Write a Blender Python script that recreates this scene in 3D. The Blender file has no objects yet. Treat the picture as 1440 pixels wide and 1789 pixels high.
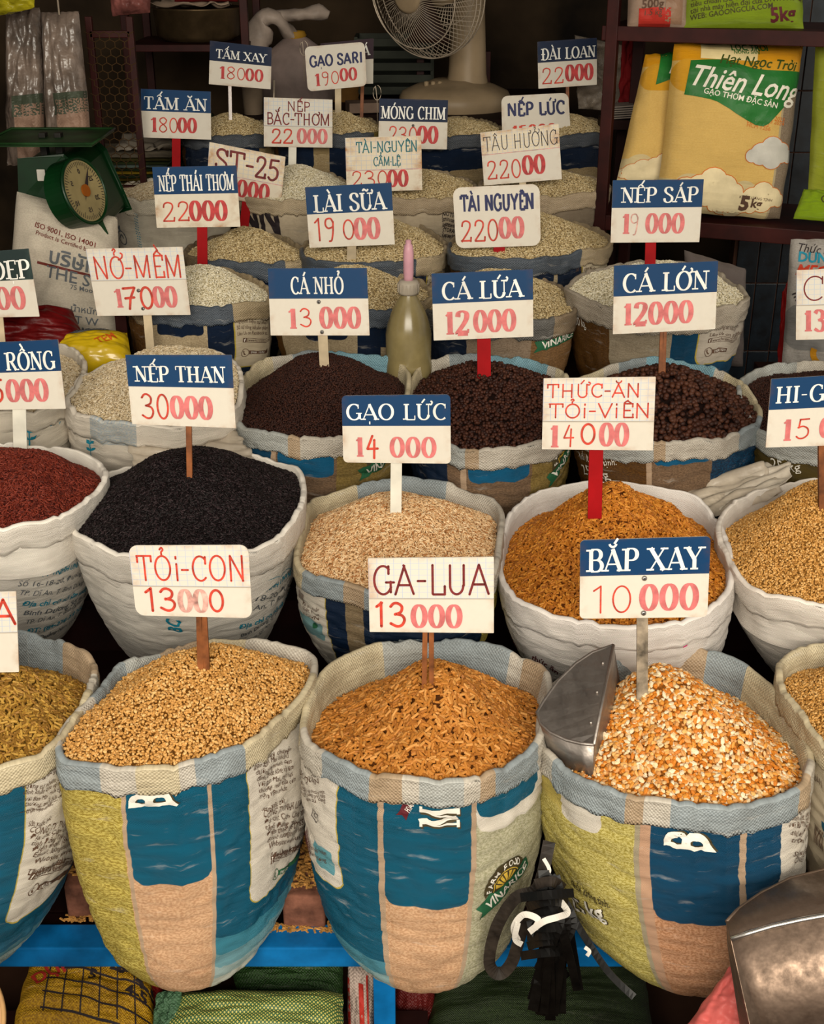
import bpy, bmesh, math, random
from mathutils import Vector, Matrix, noise
C = bpy.context.scene.collection
PI = math.pi
random.seed(7)

# ---------------------------------------------------------------- camera
FOC, CX, CY = 2200.0, 720.0, 894.5
CAM = Vector((0.0, 0.0, 2.0)); PITCH = math.radians(25)
FW = Vector((0, math.cos(PITCH), -math.sin(PITCH))); UPV = Vector((0, math.sin(PITCH), math.cos(PITCH)))
cd = bpy.data.cameras.new('camera'); cam = bpy.data.objects.new('camera', cd); C.objects.link(cam)
cam.location = CAM; cam.rotation_euler = (PI/2 - PITCH, 0, 0)
cd.sensor_fit = 'HORIZONTAL'; cd.sensor_width = 36; cd.lens = 36*FOC/1440.0
cd.clip_start = 0.05; cd.clip_end = 50
bpy.context.scene.camera = cam

# ---------------------------------------------------------------- light
w = bpy.data.worlds.new('street_daylight'); bpy.context.scene.world = w; w.use_nodes = True
bg = w.node_tree.nodes['Background']; bg.inputs[0].default_value = (1.0, 0.93, 0.82, 1); bg.inputs[1].default_value = 0.62
ld = bpy.data.lights.new('daylight_under_awning', 'AREA'); ld.shape = 'RECTANGLE'; ld.size = 4.5; ld.size_y = 1.6
ld.energy = 325; ld.color = (1.0, 0.925, 0.79)
lo = bpy.data.objects.new('daylight_under_awning', ld); C.objects.link(lo)
lo.location = (0.3, -2.2, 3.1); lo.rotation_euler = (math.radians(66), 0, 0)
vs = bpy.context.scene.view_settings
bpy.context.scene.display_settings.display_device = 'sRGB'
vs.view_transform = 'Standard'; vs.look = 'None'; vs.gamma = 1.0; vs.use_curve_mapping = False; vs.exposure = 0.0

# ---------------------------------------------------------------- picture coordinates to places
def ray(px, py):
    return FW + Vector((1, 0, 0))*((px-CX)/FOC) + UPV*((CY-py)/FOC)
def pt(px, py, Y):
    d = ray(px, py); return CAM + d*(Y/d.y)
def onplane(px, py, P, n):
    d = ray(px, py); return CAM + d*((P-CAM).dot(n)/d.dot(n))
def onz(px, py, z):
    return onplane(px, py, Vector((0, 0, z)), Vector((0, 0, 1)))

# ---------------------------------------------------------------- objects
def tag(o, label=None, cat=None, group=None, kind=None):
    if label: o['label'] = label
    if cat: o['category'] = cat
    if group: o['group'] = group
    if kind: o['kind'] = kind
    return o
def empty(name, loc=(0, 0, 0), label=None, cat=None, group=None):
    o = bpy.data.objects.new(name, None); C.objects.link(o); o.location = loc; o.empty_display_size = .05
    return tag(o, label, cat, group)
def link(name, me, mats, parent=None, loc=None, smooth=False):
    o = bpy.data.objects.new(name, me); C.objects.link(o)
    if not isinstance(mats, (list, tuple)): mats = [mats]
    if not me.materials:
        for m in mats: me.materials.append(m)
    if smooth:
        for p in me.polygons: p.use_smooth = True
    if parent is not None:                       # geometry given in world space: bring it into the parent's space
        o.parent = parent
        o.location = -Vector(parent.location)
    if loc is not None: o.location = loc
    return o
def mesh(verts, faces, name='m', uvs=None):
    me = bpy.data.meshes.new(name); me.from_pydata([tuple(v) for v in verts], [], faces)
    if uvs is not None:
        ul = me.uv_layers.new(name='UVMap')
        li = 0
        for p in me.polygons:
            for k in p.loop_indices:
                ul.data[k].uv = uvs[me.loops[k].vertex_index]
    me.update(); return me
def bmlink(name, bm, mats, parent=None, smooth=False):
    me = bpy.data.meshes.new(name); bm.to_mesh(me); bm.free()
    return link(name, me, mats, parent, smooth=smooth)
def add_box(bm, c, s, rot=None, bevel=0.0, mi=0):
    r = bmesh.ops.create_cube(bm, size=1.0)
    M = Matrix.Translation(Vector(c)) @ (rot.to_4x4() if rot else Matrix.Identity(4)) @ Matrix.Diagonal((s[0], s[1], s[2], 1))
    bmesh.ops.transform(bm, matrix=M, verts=r['verts'])
    fs = set(f for v in r['verts'] for f in v.link_faces)
    for f in fs: f.material_index = mi
    if bevel > 0:
        es = list(set(e for v in r['verts'] for e in v.link_edges))
        bmesh.ops.bevel(bm, geom=es, offset=bevel, segments=2, affect='EDGES', profile=.6)
def box(name, c, s, m, parent=None, rot=None, bevel=0.002, smooth=False):
    bm = bmesh.new(); add_box(bm, c, s, rot, bevel); return bmlink(name, bm, m, parent, smooth)
def tube_mesh(pts, rad, seg=8, closed=False, flat=1.0, up=Vector((0, 0, 1))):
    pts = [Vector(p) for p in pts]; V = []; Fc = []; n = len(pts)
    rads = rad if isinstance(rad, (list, tuple)) else [rad]*n
    for i, p in enumerate(pts):
        if closed: t = pts[(i+1) % n]-pts[i-1]
        else: t = pts[min(i+1, n-1)]-pts[max(i-1, 0)]
        t.normalize(); a = up.cross(t)
        if a.length < .05: a = Vector((1, 0, 0)).cross(t)
        a.normalize(); b = t.cross(a)
        for k in range(seg):
            q = 2*PI*k/seg; V.append(p + a*(math.cos(q)*rads[i]) + b*(math.sin(q)*rads[i]*flat))
    for i in range(n if closed else n-1):
        j = (i+1) % n
        for k in range(seg):
            Fc.append((i*seg+k, i*seg+(k+1) % seg, j*seg+(k+1) % seg, j*seg+k))
    if not closed:
        Fc.append(tuple(range(seg))[::-1]); Fc.append(tuple((n-1)*seg+k for k in range(seg)))
    return V, Fc
def tube(name, pts, rad, m, parent=None, seg=8, closed=False, flat=1.0):
    V, Fc = tube_mesh(pts, rad, seg, closed, flat); return link(name, mesh(V, Fc, name), m, parent, smooth=True)
def lathe_mesh(prof, seg=40, center=(0, 0, 0)):
    V = []; Fc = []; c = Vector(center)
    for r, z in prof:
        for k in range(seg):
            a = 2*PI*k/seg; V.append(c+Vector((r*math.cos(a), r*math.sin(a), z)))
    for i in range(len(prof)-1):
        for k in range(seg):
            Fc.append((i*seg+k, i*seg+(k+1) % seg, (i+1)*seg+(k+1) % seg, (i+1)*seg+k))
    return V, Fc
def lathe(name, prof, center, m, parent=None, seg=40):
    V, Fc = lathe_mesh(prof, seg, center); return link(name, mesh(V, Fc, name), m, parent, smooth=True)
def smooth_curve(P, per=6, closed=False):
    P = [Vector(p) for p in P]; out = []; n = len(P)
    for i in range(n if closed else n-1):
        if closed: a, b, c, d = P[i-1], P[i], P[(i+1) % n], P[(i+2) % n]
        else: a, b, c, d = P[max(i-1, 0)], P[i], P[i+1], P[min(i+2, n-1)]
        for k in range(per):
            t = k/per
            out.append(.5*((2*b)+(c-a)*t+(2*a-5*b+4*c-d)*t*t+(3*b-a-3*c+d)*t**3))
    if not closed: out.append(P[-1])
    return out

# ---------------------------------------------------------------- materials
def lin(c):
    return tuple((x/12.92 if x <= .04045 else ((x+.055)/1.055)**2.4) for x in c)
def hexc(h):
    return lin(tuple(int(h[i:i+2], 16)/255 for i in (0, 2, 4)))
class NT:
    def __init__(s, name):
        s.m = bpy.data.materials.new(name); s.m.use_nodes = True; s.t = s.m.node_tree
        s.b = s.t.nodes['Principled BSDF']
    def n(s, ty, **kw):
        x = s.t.nodes.new(ty)
        for k, v in kw.items(): setattr(x, k, v)
        return x
    def l(s, a, b): s.t.links.new(a, b)
    def math(s, op, a, b=None, c=None):
        x = s.n('ShaderNodeMath', operation=op)
        for i, v in enumerate((a, b, c)):
            if v is None: continue
            if isinstance(v, (int, float)): x.inputs[i].default_value = v
            else: s.l(v, x.inputs[i])
        return x.outputs[0]
    def mix(s, f, a, b, mode='MIX'):
        x = s.n('ShaderNodeMix', data_type='RGBA', blend_type=mode)
        for i, v in ((0, f), (6, a), (7, b)):
            if isinstance(v, (int, float)): x.inputs[i].default_value = v
            elif isinstance(v, tuple): x.inputs[i].default_value = (*v[:3], 1)
            else: s.l(v, x.inputs[i])
        return x.outputs[2]
    def noise(s, vec, scale, detail=3, rough=.55, out=0):
        x = s.n('ShaderNodeTexNoise'); x.inputs['Scale'].default_value = scale
        x.inputs['Detail'].default_value = detail; x.inputs['Roughness'].default_value = rough
        if vec is not None: s.l(vec, x.inputs['Vector'])
        return x.outputs[out]
    def ramp(s, f, a, b, ca=0.0, cb=1.0):
        x = s.n('ShaderNodeMapRange'); x.clamp = True
        s.l(f, x.inputs[0]); x.inputs[1].default_value = a; x.inputs[2].default_value = b
        x.inputs[3].default_value = ca; x.inputs[4].default_value = cb
        return x.outputs[0]
    def bump(s, h, strength=.3, dist=.002):
        x = s.n('ShaderNodeBump'); x.inputs['Strength'].default_value = strength; x.inputs['Distance'].default_value = dist
        s.l(h, x.inputs['Height']); s.l(x.outputs[0], s.b.inputs['Normal'])
    def set(s, **kw):
        for k, v in kw.items():
            k = {'rough': 'Roughness', 'metal': 'Metallic', 'spec': 'Specular IOR Level', 'trans': 'Transmission Weight', 'alpha': 'Alpha', 'coat': 'Coat Weight', 'sheen': 'Sheen Weight', 'sss': 'Subsurface Weight'}.get(k, k)
            if isinstance(v, (int, float)): s.b.inputs[k].default_value = v
            else: s.l(v, s.b.inputs[k])
MATS = {}
def plain(name, col, rough=.6, metal=0.0, var=.12, scale=12, bump=.1, bscale=60, spec=.15, dist=.002, **kw):
    if name in MATS: return MATS[name]
    t = NT(name); tc = t.n('ShaderNodeTexCoord').outputs['Object']
    nz = t.noise(tc, scale, 4)
    d = tuple(c*(1-var*2.2) for c in col); e = tuple(min(1, c*(1+var*.7)) for c in col)
    f = t.ramp(nz, .3, .7)
    t.l(t.mix(f, d, e), t.b.inputs['Base Color'])
    if bump: t.bump(t.noise(tc, bscale, 3), bump, dist)
    t.set(rough=rough, metal=metal, spec=spec, **kw)
    MATS[name] = t.m; return t.m

def rr_group():
    g = bpy.data.node_groups.new('rounded_patch', 'ShaderNodeTree'); I = g.interface
    for nm, ty in (('P', 'NodeSocketVector'), ('C', 'NodeSocketVector'), ('H', 'NodeSocketVector'), ('R', 'NodeSocketFloat')):
        I.new_socket(nm, in_out='INPUT', socket_type=ty)
    I.new_socket('Mask', in_out='OUTPUT', socket_type='NodeSocketFloat')
    N = g.nodes; L = g.links; gi = N.new('NodeGroupInput'); go = N.new('NodeGroupOutput')
    def vm(op, a, b=None):
        x = N.new('ShaderNodeVectorMath'); x.operation = op
        for i, v in enumerate((a, b)):
            if v is None: continue
            if isinstance(v, tuple): x.inputs[i].default_value = v
            else: L.new(v, x.inputs[i])
        return x.outputs[1 if op == 'LENGTH' else 0]
    q = vm('SUBTRACT', vm('ABSOLUTE', vm('SUBTRACT', gi.outputs[0], gi.outputs[1])), gi.outputs[2])
    ln = vm('LENGTH', vm('MAXIMUM', q, (0, 0, 0)))
    s = N.new('ShaderNodeMath'); s.operation = 'SUBTRACT'; L.new(ln, s.inputs[0]); L.new(gi.outputs[3], s.inputs[1])
    mr = N.new('ShaderNodeMapRange'); mr.clamp = True; L.new(s.outputs[0], mr.inputs[0])
    mr.inputs[1].default_value = -.0005; mr.inputs[2].default_value = .0006; mr.inputs[3].default_value = 1; mr.inputs[4].default_value = 0
    L.new(mr.outputs[0], go.inputs[0]); return g
RR = rr_group()
def layered(name, base, layers, circ, weave=.0022, gloss=.45, wear_glint=.42, dirt=.12, shine=0.0):
    """woven plastic cloth: printed patches in the cloth's own (around, down) metres.  layer: (u0,u1,v0,v1,radius,colour[,colour2])"""
    t = NT(name); uv = t.n('ShaderNodeUVMap').outputs[0]
    sep = t.n('ShaderNodeSeparateXYZ'); t.l(uv, sep.inputs[0]); comb = t.n('ShaderNodeCombineXYZ')
    t.l(sep.outputs[0], comb.inputs[0]); t.l(sep.outputs[1], comb.inputs[1]); P = comb.outputs[0]
    wob = t.n('ShaderNodeVectorMath', operation='MULTIPLY_ADD')
    t.l(t.noise(P, 14, 2, out=1), wob.inputs[0]); wob.inputs[1].default_value = (.003, .003, 0)
    sub = t.n('ShaderNodeVectorMath', operation='ADD'); t.l(P, sub.inputs[0]); sub.inputs[1].default_value = (-.0015, -.0015, 0)
    t.l(sub.outputs[0], wob.inputs[2]); PW0 = wob.outputs[0]
    flat = t.n('ShaderNodeVectorMath', operation='MULTIPLY'); t.l(PW0, flat.inputs[0]); flat.inputs[1].default_value = (1, 1, 0); PW = flat.outputs[0]
    mp = t.n('ShaderNodeMapping'); t.l(P, mp.inputs[0]); mp.inputs['Scale'].default_value = (1, 1.9, 1)
    speck = t.ramp(t.noise(mp.outputs[0], 190, 2, .6), .42, .58)
    def colr(c, c2=None):
        return t.mix(speck, c, c2) if c2 else c
    col = colr(base) if len(base) == 3 and not isinstance(base[0], tuple) else colr(base[0], base[1])
    if isinstance(col, tuple): col = t.mix(0.0, col, col)
    for L in layers:
        u0, u1, v0, v1, r, c = L[:6]; c2 = L[6] if len(L) > 6 else None
        g = t.n('ShaderNodeGroup'); g.node_tree = RR; t.l(PW, g.inputs[0])
        r = max(.0012, r)
        g.inputs[1].default_value = ((u0+u1)/2*circ, (v0+v1)/2, 0)
        g.inputs[2].default_value = (max(0, (u1-u0)/2*circ-r), max(0, (v1-v0)/2-r), 0); g.inputs[3].default_value = r
        col = t.mix(g.outputs[0], col, colr(c, c2))
    # pale streaks: worn scuffs plus painted-in fold highlights, faint dirt
    stretch = t.n('ShaderNodeMapping'); t.l(P, stretch.inputs[0]); stretch.inputs['Scale'].default_value = (9, 55, 1)
    sc = t.ramp(t.noise(stretch.outputs[0], 1.2, 5, .65), .60, .74, 0, wear_glint)
    col = t.mix(sc, col, (.75, .72, .66))
    dt = t.ramp(t.noise(P, 7, 5, .7), .42, .8, 0, dirt*2.5)
    col = t.mix(dt, col, (.22, .14, .07), 'MULTIPLY')
    # weave
    k = 2*PI/weave
    sx = t.math('SINE', t.math('MULTIPLY', sep.outputs[0], k)); sy = t.math('SINE', t.math('MULTIPLY', sep.outputs[1], k))
    wv = t.math('MULTIPLY', sx, sy)
    col = t.mix(t.math('MULTIPLY_ADD', wv, .20, .20), col, (.40, .34, .28), 'MULTIPLY')
    t.l(col, t.b.inputs['Base Color'])
    h = t.math('ADD', t.math('MULTIPLY', wv, .35), t.math('MULTIPLY', t.noise(stretch.outputs[0], .5, 5, .6), 7.0))
    t.bump(h, .7, .0026)
    t.set(rough=gloss, spec=.25)
    if shine: t.set(coat=shine)
    return t.m

# ---------------------------------------------------------------- the stall
Z1, Z2, Z3, Z4, Z5, Z6, Z7 = .355, .47, .60, .78, .84, .93, 1.05
M_wall = plain('stained_concrete', hexc('33271a'), .9, var=.4, scale=2.5, bump=.3, bscale=12)
M_floor = plain('dark_cement', hexc('3a2418'), .9)
M_darkwood = plain('dark_red_wood', hexc('220a07'), .7, var=.3, scale=8)
M_rack = plain('dark_red_painted_iron', hexc('34100c'), .5, var=.25, scale=10)
M_blueiron = plain('blue_painted_iron', hexc('0b66a4'), .4, var=.22, scale=14, spec=.2)
M_tile = plain('blue_black_glazed_tile', hexc('131e26'), .25, var=.4, scale=20, bump=.1, spec=.5)
M_grout = plain('brown_grout', hexc('50362a'), .9)
def stru(name, c, s, m, rot=None):
    o = box(name, c, s, m, rot=rot, bevel=0); o['kind'] = 'structure'; return o
stru('floor', (0, 1.9, -.02), (7, 9, .04), M_floor)
stru('wall_back', (0, 5.85, 1.6), (7, .1, 3.4), M_wall)
stru('wall_left', (-2.6, 3.9, 1.6), (.1, 4.1, 3.4), M_darkwood)
stru('ceiling', (0, 4.0, 3.1), (7, 3.8, .05), M_darkwood)
# tiled wall on the right, every tile a piece of its own
tw = box('wall_right', (1.93, 4.42, 1.3), (1.6, .06, 2.6), M_grout, bevel=0); tw['kind'] = 'structure'
_tm = {}
for r, (z0, z1, wd) in enumerate([(.35, .60, .077), (.60, .85, .077), (.85, 1.10, .077)]+[(1.10+.2*k, 1.30+.2*k, .154) for k in range(5)]):
    x = 1.14
    while x < 2.6:
        k = (wd, r > 2)
        if k not in _tm:
            bm = bmesh.new(); add_box(bm, (0, 0, 0), (wd-.004, .010, z1-z0-.004), bevel=.0015); me = bpy.data.meshes.new('tile'); bm.to_mesh(me); bm.free(); me.materials.append(M_tile); _tm[k] = me
        o = bpy.data.objects.new('tile', _tm[k]); C.objects.link(o); o.parent = tw; o.location = (x+wd/2, 4.387, (z0+z1)/2); x += wd
# stepped stand the sacks are set out on, blue iron rail at the front
st = empty('display_stand', (0, 1.75, 0), 'stepped wooden display stand with a blue iron front rail carrying all sacks', 'stand')
tiers = [(Z1, 1.74, 2.06), (Z2, 2.06, 2.52), (Z3, 2.52, 3.02), (Z4, 3.02, 3.44), (Z5, 3.44, 3.84), (Z6, 3.84, 4.26), (Z7, 4.26, 4.66), (1.37, 4.66, 5.6)]
for k, (z, y0, y1) in enumerate(tiers):
    n = 4
    for i in range(n):
        w_ = (y1-y0)/n; xa, xb = [(-1.5, 1.6), (-1.5, 1.6), (-1.5, 1.6), (-1.3, .93), (-1.25, .54), (-1.05, .54), (-.78, .54), (-.62, .60)][k]
        box('plank', ((xa+xb)/2, y0+w_*(i+.5), z-.0125-(.03 if k == 0 else 0)), (xb-xa, w_-.006, .025), M_darkwood, st, bevel=0)
    if k: box('riser', ((xa+xb)/2, y0+.012, (tiers[k-1][0]+z)/2-.02), (xb-xa, .02, z-tiers[k-1][0]), M_darkwood, st, bevel=0)
for i in range(3): box('lower_plank', (-.72, 1.60+.07*i, .115), (1.5, .066, .02), M_darkwood, st, bevel=0)
def block(c, s_, label, m=None):
    o = box('wooden_crate', c, s_, m or M_darkwood, bevel=.004); tag(o, label, 'crate'); return o
block((-.93, 3.32, .875), (.42, .20, .19), 'dark wooden crate under the white closed sack')
block((-.93, 3.06, .80), (.50, .14, .38), 'dark wooden crate behind the leftmost rice sacks, under the red and yellow bags')
block((pt(714, 636, 2.98).x, 2.985, .80), (.10, .06, .395), 'narrow wooden block that raises the squeeze bottle')
block((.62, 1.26, .235), (.60, .24, .47), 'wooden crate below the big steel scoop at the lower right')
block((-.56, 1.24, .27), (.20, .20, .53), 'wooden crate below the round tray at the lower left')
bm = bmesh.new(); add_box(bm, (0, 1.735, Z1-.03), (3.2, .06, .045), bevel=.003); bmlink('front_rail', bm, M_blueiron, st)
for px in (673, -260, 1700):
    X = onz(px, 1690, Z1-.05).x
    box('leg', (X*1.05, 1.735, (Z1-.05)/2), (.04, .04, Z1-.05), M_blueiron, st, bevel=.002)
for x, y in ((-1.1, 3.0), (.8, 3.1), (-.7, 4.5), (.4, 4.5)): box('leg', (x, y, .4), (.05, .05, .78), M_darkwood, st, bevel=0)

# ---------------------------------------------------------------- sacks
class Sack:
    N = 144; off = Vector((0, 0, 0))
    def __init__(s, poly, Y, tilt, basepx, rx, ry, zb, bulge=.012, fold=.006, seed=0, sq=2.4, ydep=None, cuff=.05, tap=1.3, rb=.05):
        s.tap = tap; s.rb = rb
        s.off = Vector((seed*3.7, seed*1.3, seed*7.1))
        xs = [p[0] for p in poly]; ys = [p[1] for p in poly]
        s.C = pt((min(xs)+max(xs))/2, (min(ys)+max(ys))/2, Y)
        a = math.radians(tilt); s.n = Vector((0, -math.sin(a), math.cos(a))); s.seed = seed
        W = [onplane(x, y, s.C, s.n) for x, y in poly]
        s.C = sum(W, Vector())/len(W)
        W = smooth_curve(W, 6, True)
        e2 = s.n.cross(Vector((1, 0, 0)))      # in-plane, away from the camera
        if e2.y < 0: e2 = -e2
        s.e2 = e2; pol = []
        for p in W:
            d = p-s.C; x = d.x; y = d.dot(e2)
            u = (math.atan2(-x, y)/(2*PI)) % 1.0; pol.append((u, math.hypot(x, y)))
        pol.sort(); s.R = []
        for i in range(s.N):
            u = i/s.N
            k = 0
            while k < len(pol) and pol[k][0] < u: k += 1
            a0 = pol[k-1] if k > 0 else (pol[-1][0]-1, pol[-1][1]); b0 = pol[k] if k < len(pol) else (pol[0][0]+1, pol[0][1])
            f = (u-a0[0])/max(1e-6, b0[0]-a0[0]); s.R.append(a0[1]*(1-f)+b0[1]*f)
        s.R = [(s.R[i-1]+4*s.R[i]+s.R[(i+1) % s.N])/6 for i in range(s.N)]
        s.zb = zb
        B = onz(basepx[0], basepx[1], zb) if basepx else Vector((s.C.x, s.C.y, zb))
        s.B = Vector((B.x, B.y if ydep is None else ydep, zb)); s.rx = rx; s.ry = ry; s.bulge = bulge; s.fold = fold; s.sq = sq
        s.circ = 2*PI*sum(s.R)/s.N; s.cuff = cuff
        F0 = s.rim(.5); s.len = (F0.z-zb)*1.02
        s.off = Vector((seed*3.7, seed*1.3, seed*7.1))
    def dir(s, u):
        return Vector((-math.sin(2*PI*u), math.cos(2*PI*u), 0))
    def rad(s, u):
        x = (u % 1.0)*s.N; i = int(x) % s.N; f = x-int(x); return s.R[i]*(1-f)+s.R[(i+1) % s.N]*f
    def plane(s, u, r, h=0.0):
        q = 2*PI*u; return s.C + Vector((-math.sin(q)*r, 0, 0)) + s.e2*(math.cos(q)*r) + s.n*h
    def rim(s, u):
        d = s.dir(u)*2.2
        return s.plane(u, s.rad(u)) + Vector((0, 0, .009*noise.noise(d*1.7+s.off)-.006*max(0, 1-abs(noise.noise(d*2.6+s.off*2))*7)))
    def S(s, u, v, off=0.0):
        """point on the outside of the cloth, v metres below the crest"""
        t = v/s.len; d = s.dir(u); R = s.rim(u)
        c, sn = abs(d.y)+1e-9, abs(d.x)+1e-9
        k = (((sn)**s.sq+(c)**s.sq)**(-1/s.sq)); q = (1 if t < 0 else 1)
        Bp = s.B + Vector((d.x*s.rx*k, d.y*s.ry*k, 0))
        tt = min(max(t, 0), 1.0)
        ts = tt**s.tap
        p = R*(1-ts)+Bp*ts; p.z = R.z*(1-tt)+Bp.z*tt
        p += d*(s.bulge*math.sin(PI*min(1, tt*1.1)))
        if tt > .78:
            g = (tt-.78)/.22; p -= d*(s.rb*(1-math.sqrt(max(0, 1-g*g))))
        amp = min(1.0, tt*9)
        if s.fold:
            q3 = Vector((d.x*1.6, d.y*1.6, p.z*11))+s.off
            a = noise.noise(q3); b = noise.noise(Vector((d.x*3.2, d.y*3.2, p.z*30))+s.off)
            cc = noise.noise(Vector((d.x*7, d.y*7, p.z*5))+s.off)
            e = noise.noise(Vector((d.x*2.2+p.z*3, d.y*2.2, p.z*42))+s.off)
            p += d*(amp*s.fold*(a*.55 - .75*max(0, 1-abs(b)*5)**1.5 - .45*max(0, 1-abs(e)*4) + cc*.3))
        return p + d*off
    def proj(s, P):
        d = P-CAM; z = d.dot(FW); return (CX+FOC*d.x/z, CY-FOC*d.dot(UPV)/z)
    def facing(s, u, v):
        P = s.S(u, v); a = s.S(u+.01, v)-P; b = s.S(u, v+.03)-P
        return b.cross(a).dot(CAM-P)*(1 if b.cross(a).dot(s.dir(u)) > 0 else -1) > .12*a.length*b.length*(CAM-P).length
    def G(s, u, v, off=0.0):
        """the point of the finished cloth mesh at (u, v)"""
        x = (u % 1.0)*s.N; y = min(max((v-s.v0)/(s.len-s.v0)*s.nv, 0), s.nv-.001); i, j = int(x) % s.N, int(y); fx, fy = x-int(x), y-j; W = s.N+1
        a, b, c, d = s.V[j*W+i], s.V[j*W+i+1], s.V[(j+1)*W+i], s.V[(j+1)*W+i+1]
        n = (b-a).cross(c-a); n.normalize()
        if n.dot(s.dir(u)) < 0: n = -n
        return (a*(1-fx)+b*fx)*(1-fy)+(c*(1-fx)+d*fx)*fy + n*off
    def at(s, px, py, off=0.0):
        """(u, v) of the spot on the near side of the cloth seen at a place in the photograph"""
        if not hasattr(s, 'grid'):
            s.grid = [(u/60, v/24*s.len, *s.proj(s.S(u/60, v/24*s.len))) for u in range(11, 50) for v in range(0, 25)]
            s.grid = [g for g in s.grid if s.facing(g[0], g[1])]
        u, v, _, _ = min(s.grid, key=lambda g: (g[2]-px)**2+(g[3]-py)**2)
        du, dv = .008, .008
        for _ in range(14):
            c = [(u+a*du, v+b*dv) for a in (-1, 0, 1) for b in (-1, 0, 1)]
            def f(q):
                x, y = s.proj(s.S(q[0], max(0, q[1]))); return (x-px)**2+(y-py)**2
            u, v = min(c, key=f)
            du *= .7; dv *= .7
        return u, v
    def wall(s, u, h):
        """inside face of the cloth, h metres below the crest"""
        r = s.rad(u)-.007-.16*h
        return s.plane(u, r, -h) + Vector((0, 0, (s.rim(u).z-s.plane(u, s.rad(u)).z)*max(0, 1-h*20))) - s.dir(u)*(.004*noise.noise(Vector((s.dir(u).x*6, s.dir(u).y*6, h*30))+s.off)*min(1, h*30))

def build_sack(label, s, mat_body, mat_cuff, name='rice_sack', group=None, cat='sack', inner=.12, cuff_h=None, nv=66, cuff_jag=.004):
    root = empty(name, (s.B.x, s.B.y, s.zb), label, cat, group)
    N = s.N; V = []; U = []; Fc = []
    v0 = s.cuff*.55
    vs_ = [v0+(s.len-v0)*i/nv for i in range(nv+1)]
    for v in vs_:
        for i in range(N+1):
            V.append(s.S(i/N, v)); U.append((i/N*s.circ, v))
    W = N+1; s.V = list(V); s.v0 = v0; s.nv = nv
    for j in range(nv):
        for i in range(N): Fc.append((j*W+i, (j+1)*W+i, (j+1)*W+i+1, j*W+i+1))
    b = len(V); V.append(s.B+Vector((0, 0, .004))); U.append((0, s.len+.1))
    for i in range(N): Fc.append((nv*W+i, b, nv*W+i+1))
    body = link('body', mesh(V, Fc, 'sack_body', U), mat_body, root, smooth=True)
    # cuff: inner lining, crest roll, folded-over band with a thin lower lip
    V = []; U = []; Fc = []; rows = []
    ni = 7
    for i in range(ni): rows.append(('w', inner*(1-i/ni)))
    for a in (150, 100, 50, 10): rows.append(('r', a))
    no = 7
    for i in range(no+1): rows.append(('o', i/no))
    rows.append(('l', 1))
    for k, (ty, x) in enumerate(rows):
        for i in range(N+1):
            u = i/N; d = s.dir(u)
            ch = s.cuff + cuff_jag*noise.noise(d*5+s.off)*2 + cuff_jag*noise.noise(d*22+s.off)
            if ty == 'w': p = s.wall(u, x+.004); vv = -x
            elif ty == 'r':
                a = math.radians(x); pw = s.wall(u, .004); po = s.S(u, .006, .0045); m = (pw+po)*.5; h = (po-pw)*.5
                p = m + h*math.cos(a) + Vector((0, 0, 1))*(.004*math.sin(a)) + Vector((0, 0, .0025*noise.noise(d*13+s.off))); vv = .0
            elif ty == 'o': p = s.S(u, .006+(ch-.006)*x, .0045+.002*noise.noise(Vector((d.x*9, d.y*9, x*2))+s.off)*min(1, x*3)); vv = .006+(ch-.006)*x
            else: p = s.S(u, ch, .0002); vv = ch+.003
            V.append(p); U.append((u*s.circ, vv))
    for j in range(len(rows)-1):
        for i in range(N): Fc.append((j*W+i, (j+1)*W+i, (j+1)*W+i+1, j*W+i+1))
    link('cuff', mesh(V, Fc, 'sack_cuff', U), mat_cuff, root, smooth=True)
    s.root = root
    return root

# ---------------------------------------------------------------- lettering of the small print (made early, before the scene fills up)
_fm = {}
def font_mesh(txt, bold=0.0, shear=0.0):
    key = (txt, bold, shear)
    if key in _fm: return _fm[key]
    c = bpy.data.curves.new('t', 'FONT'); c.body = txt; c.resolution_u = 2; c.offset = bold; c.shear = shear
    c.space_line = .95
    o = bpy.data.objects.new('t', c); C.objects.link(o)
    dg = bpy.context.evaluated_depsgraph_get(); me = o.evaluated_get(dg).to_mesh()
    me.calc_loop_triangles()
    V = [(v.co.x, v.co.y) for v in me.vertices]; T = [tuple(t.vertices) for t in me.loop_triangles]
    bpy.data.objects.remove(o); bpy.data.curves.remove(c)
    _fm[key] = (V, T); return V, T
def split_long(V, T, lim):
    V = list(V); T = list(T); out = []; mid = {}
    while T:
        a, b, c = T.pop(); L = [math.dist(V[p], V[q]) for p, q in ((a, b), (b, c), (c, a))]; m = max(L)
        if m <= lim: out.append((a, b, c)); continue
        i = L.index(m); p, q, r_ = ((a, b, c), (b, c, a), (c, a, b))[i]; k = (min(p, q), max(p, q))
        if k not in mid: mid[k] = len(V); V.append(((V[p][0]+V[q][0])/2, (V[p][1]+V[q][1])/2))
        T += [(p, mid[k], r_), (mid[k], q, r_)]
    return V, out
def decal(name, s, V, T, u0, v0, size, mat, rot=0.0, off=.0014, sx=1.0, label=None):
    """flat shapes (x right, y up, unit text size) laid on the sack's surface at (u0, v0)"""
    cr, sr = math.cos(rot), math.sin(rot); P = []
    V, T = split_long([(x*size*sx, y*size) for x, y in V], T, .007)
    for x, y in V:
        X = x*cr-y*sr; Yy = x*sr+y*cr
        P.append(s.G(u0 + X/s.circ, v0 - Yy, off+.0006))
    return tag(link(name, mesh(P, T, name), mat, s.root), label)
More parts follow.
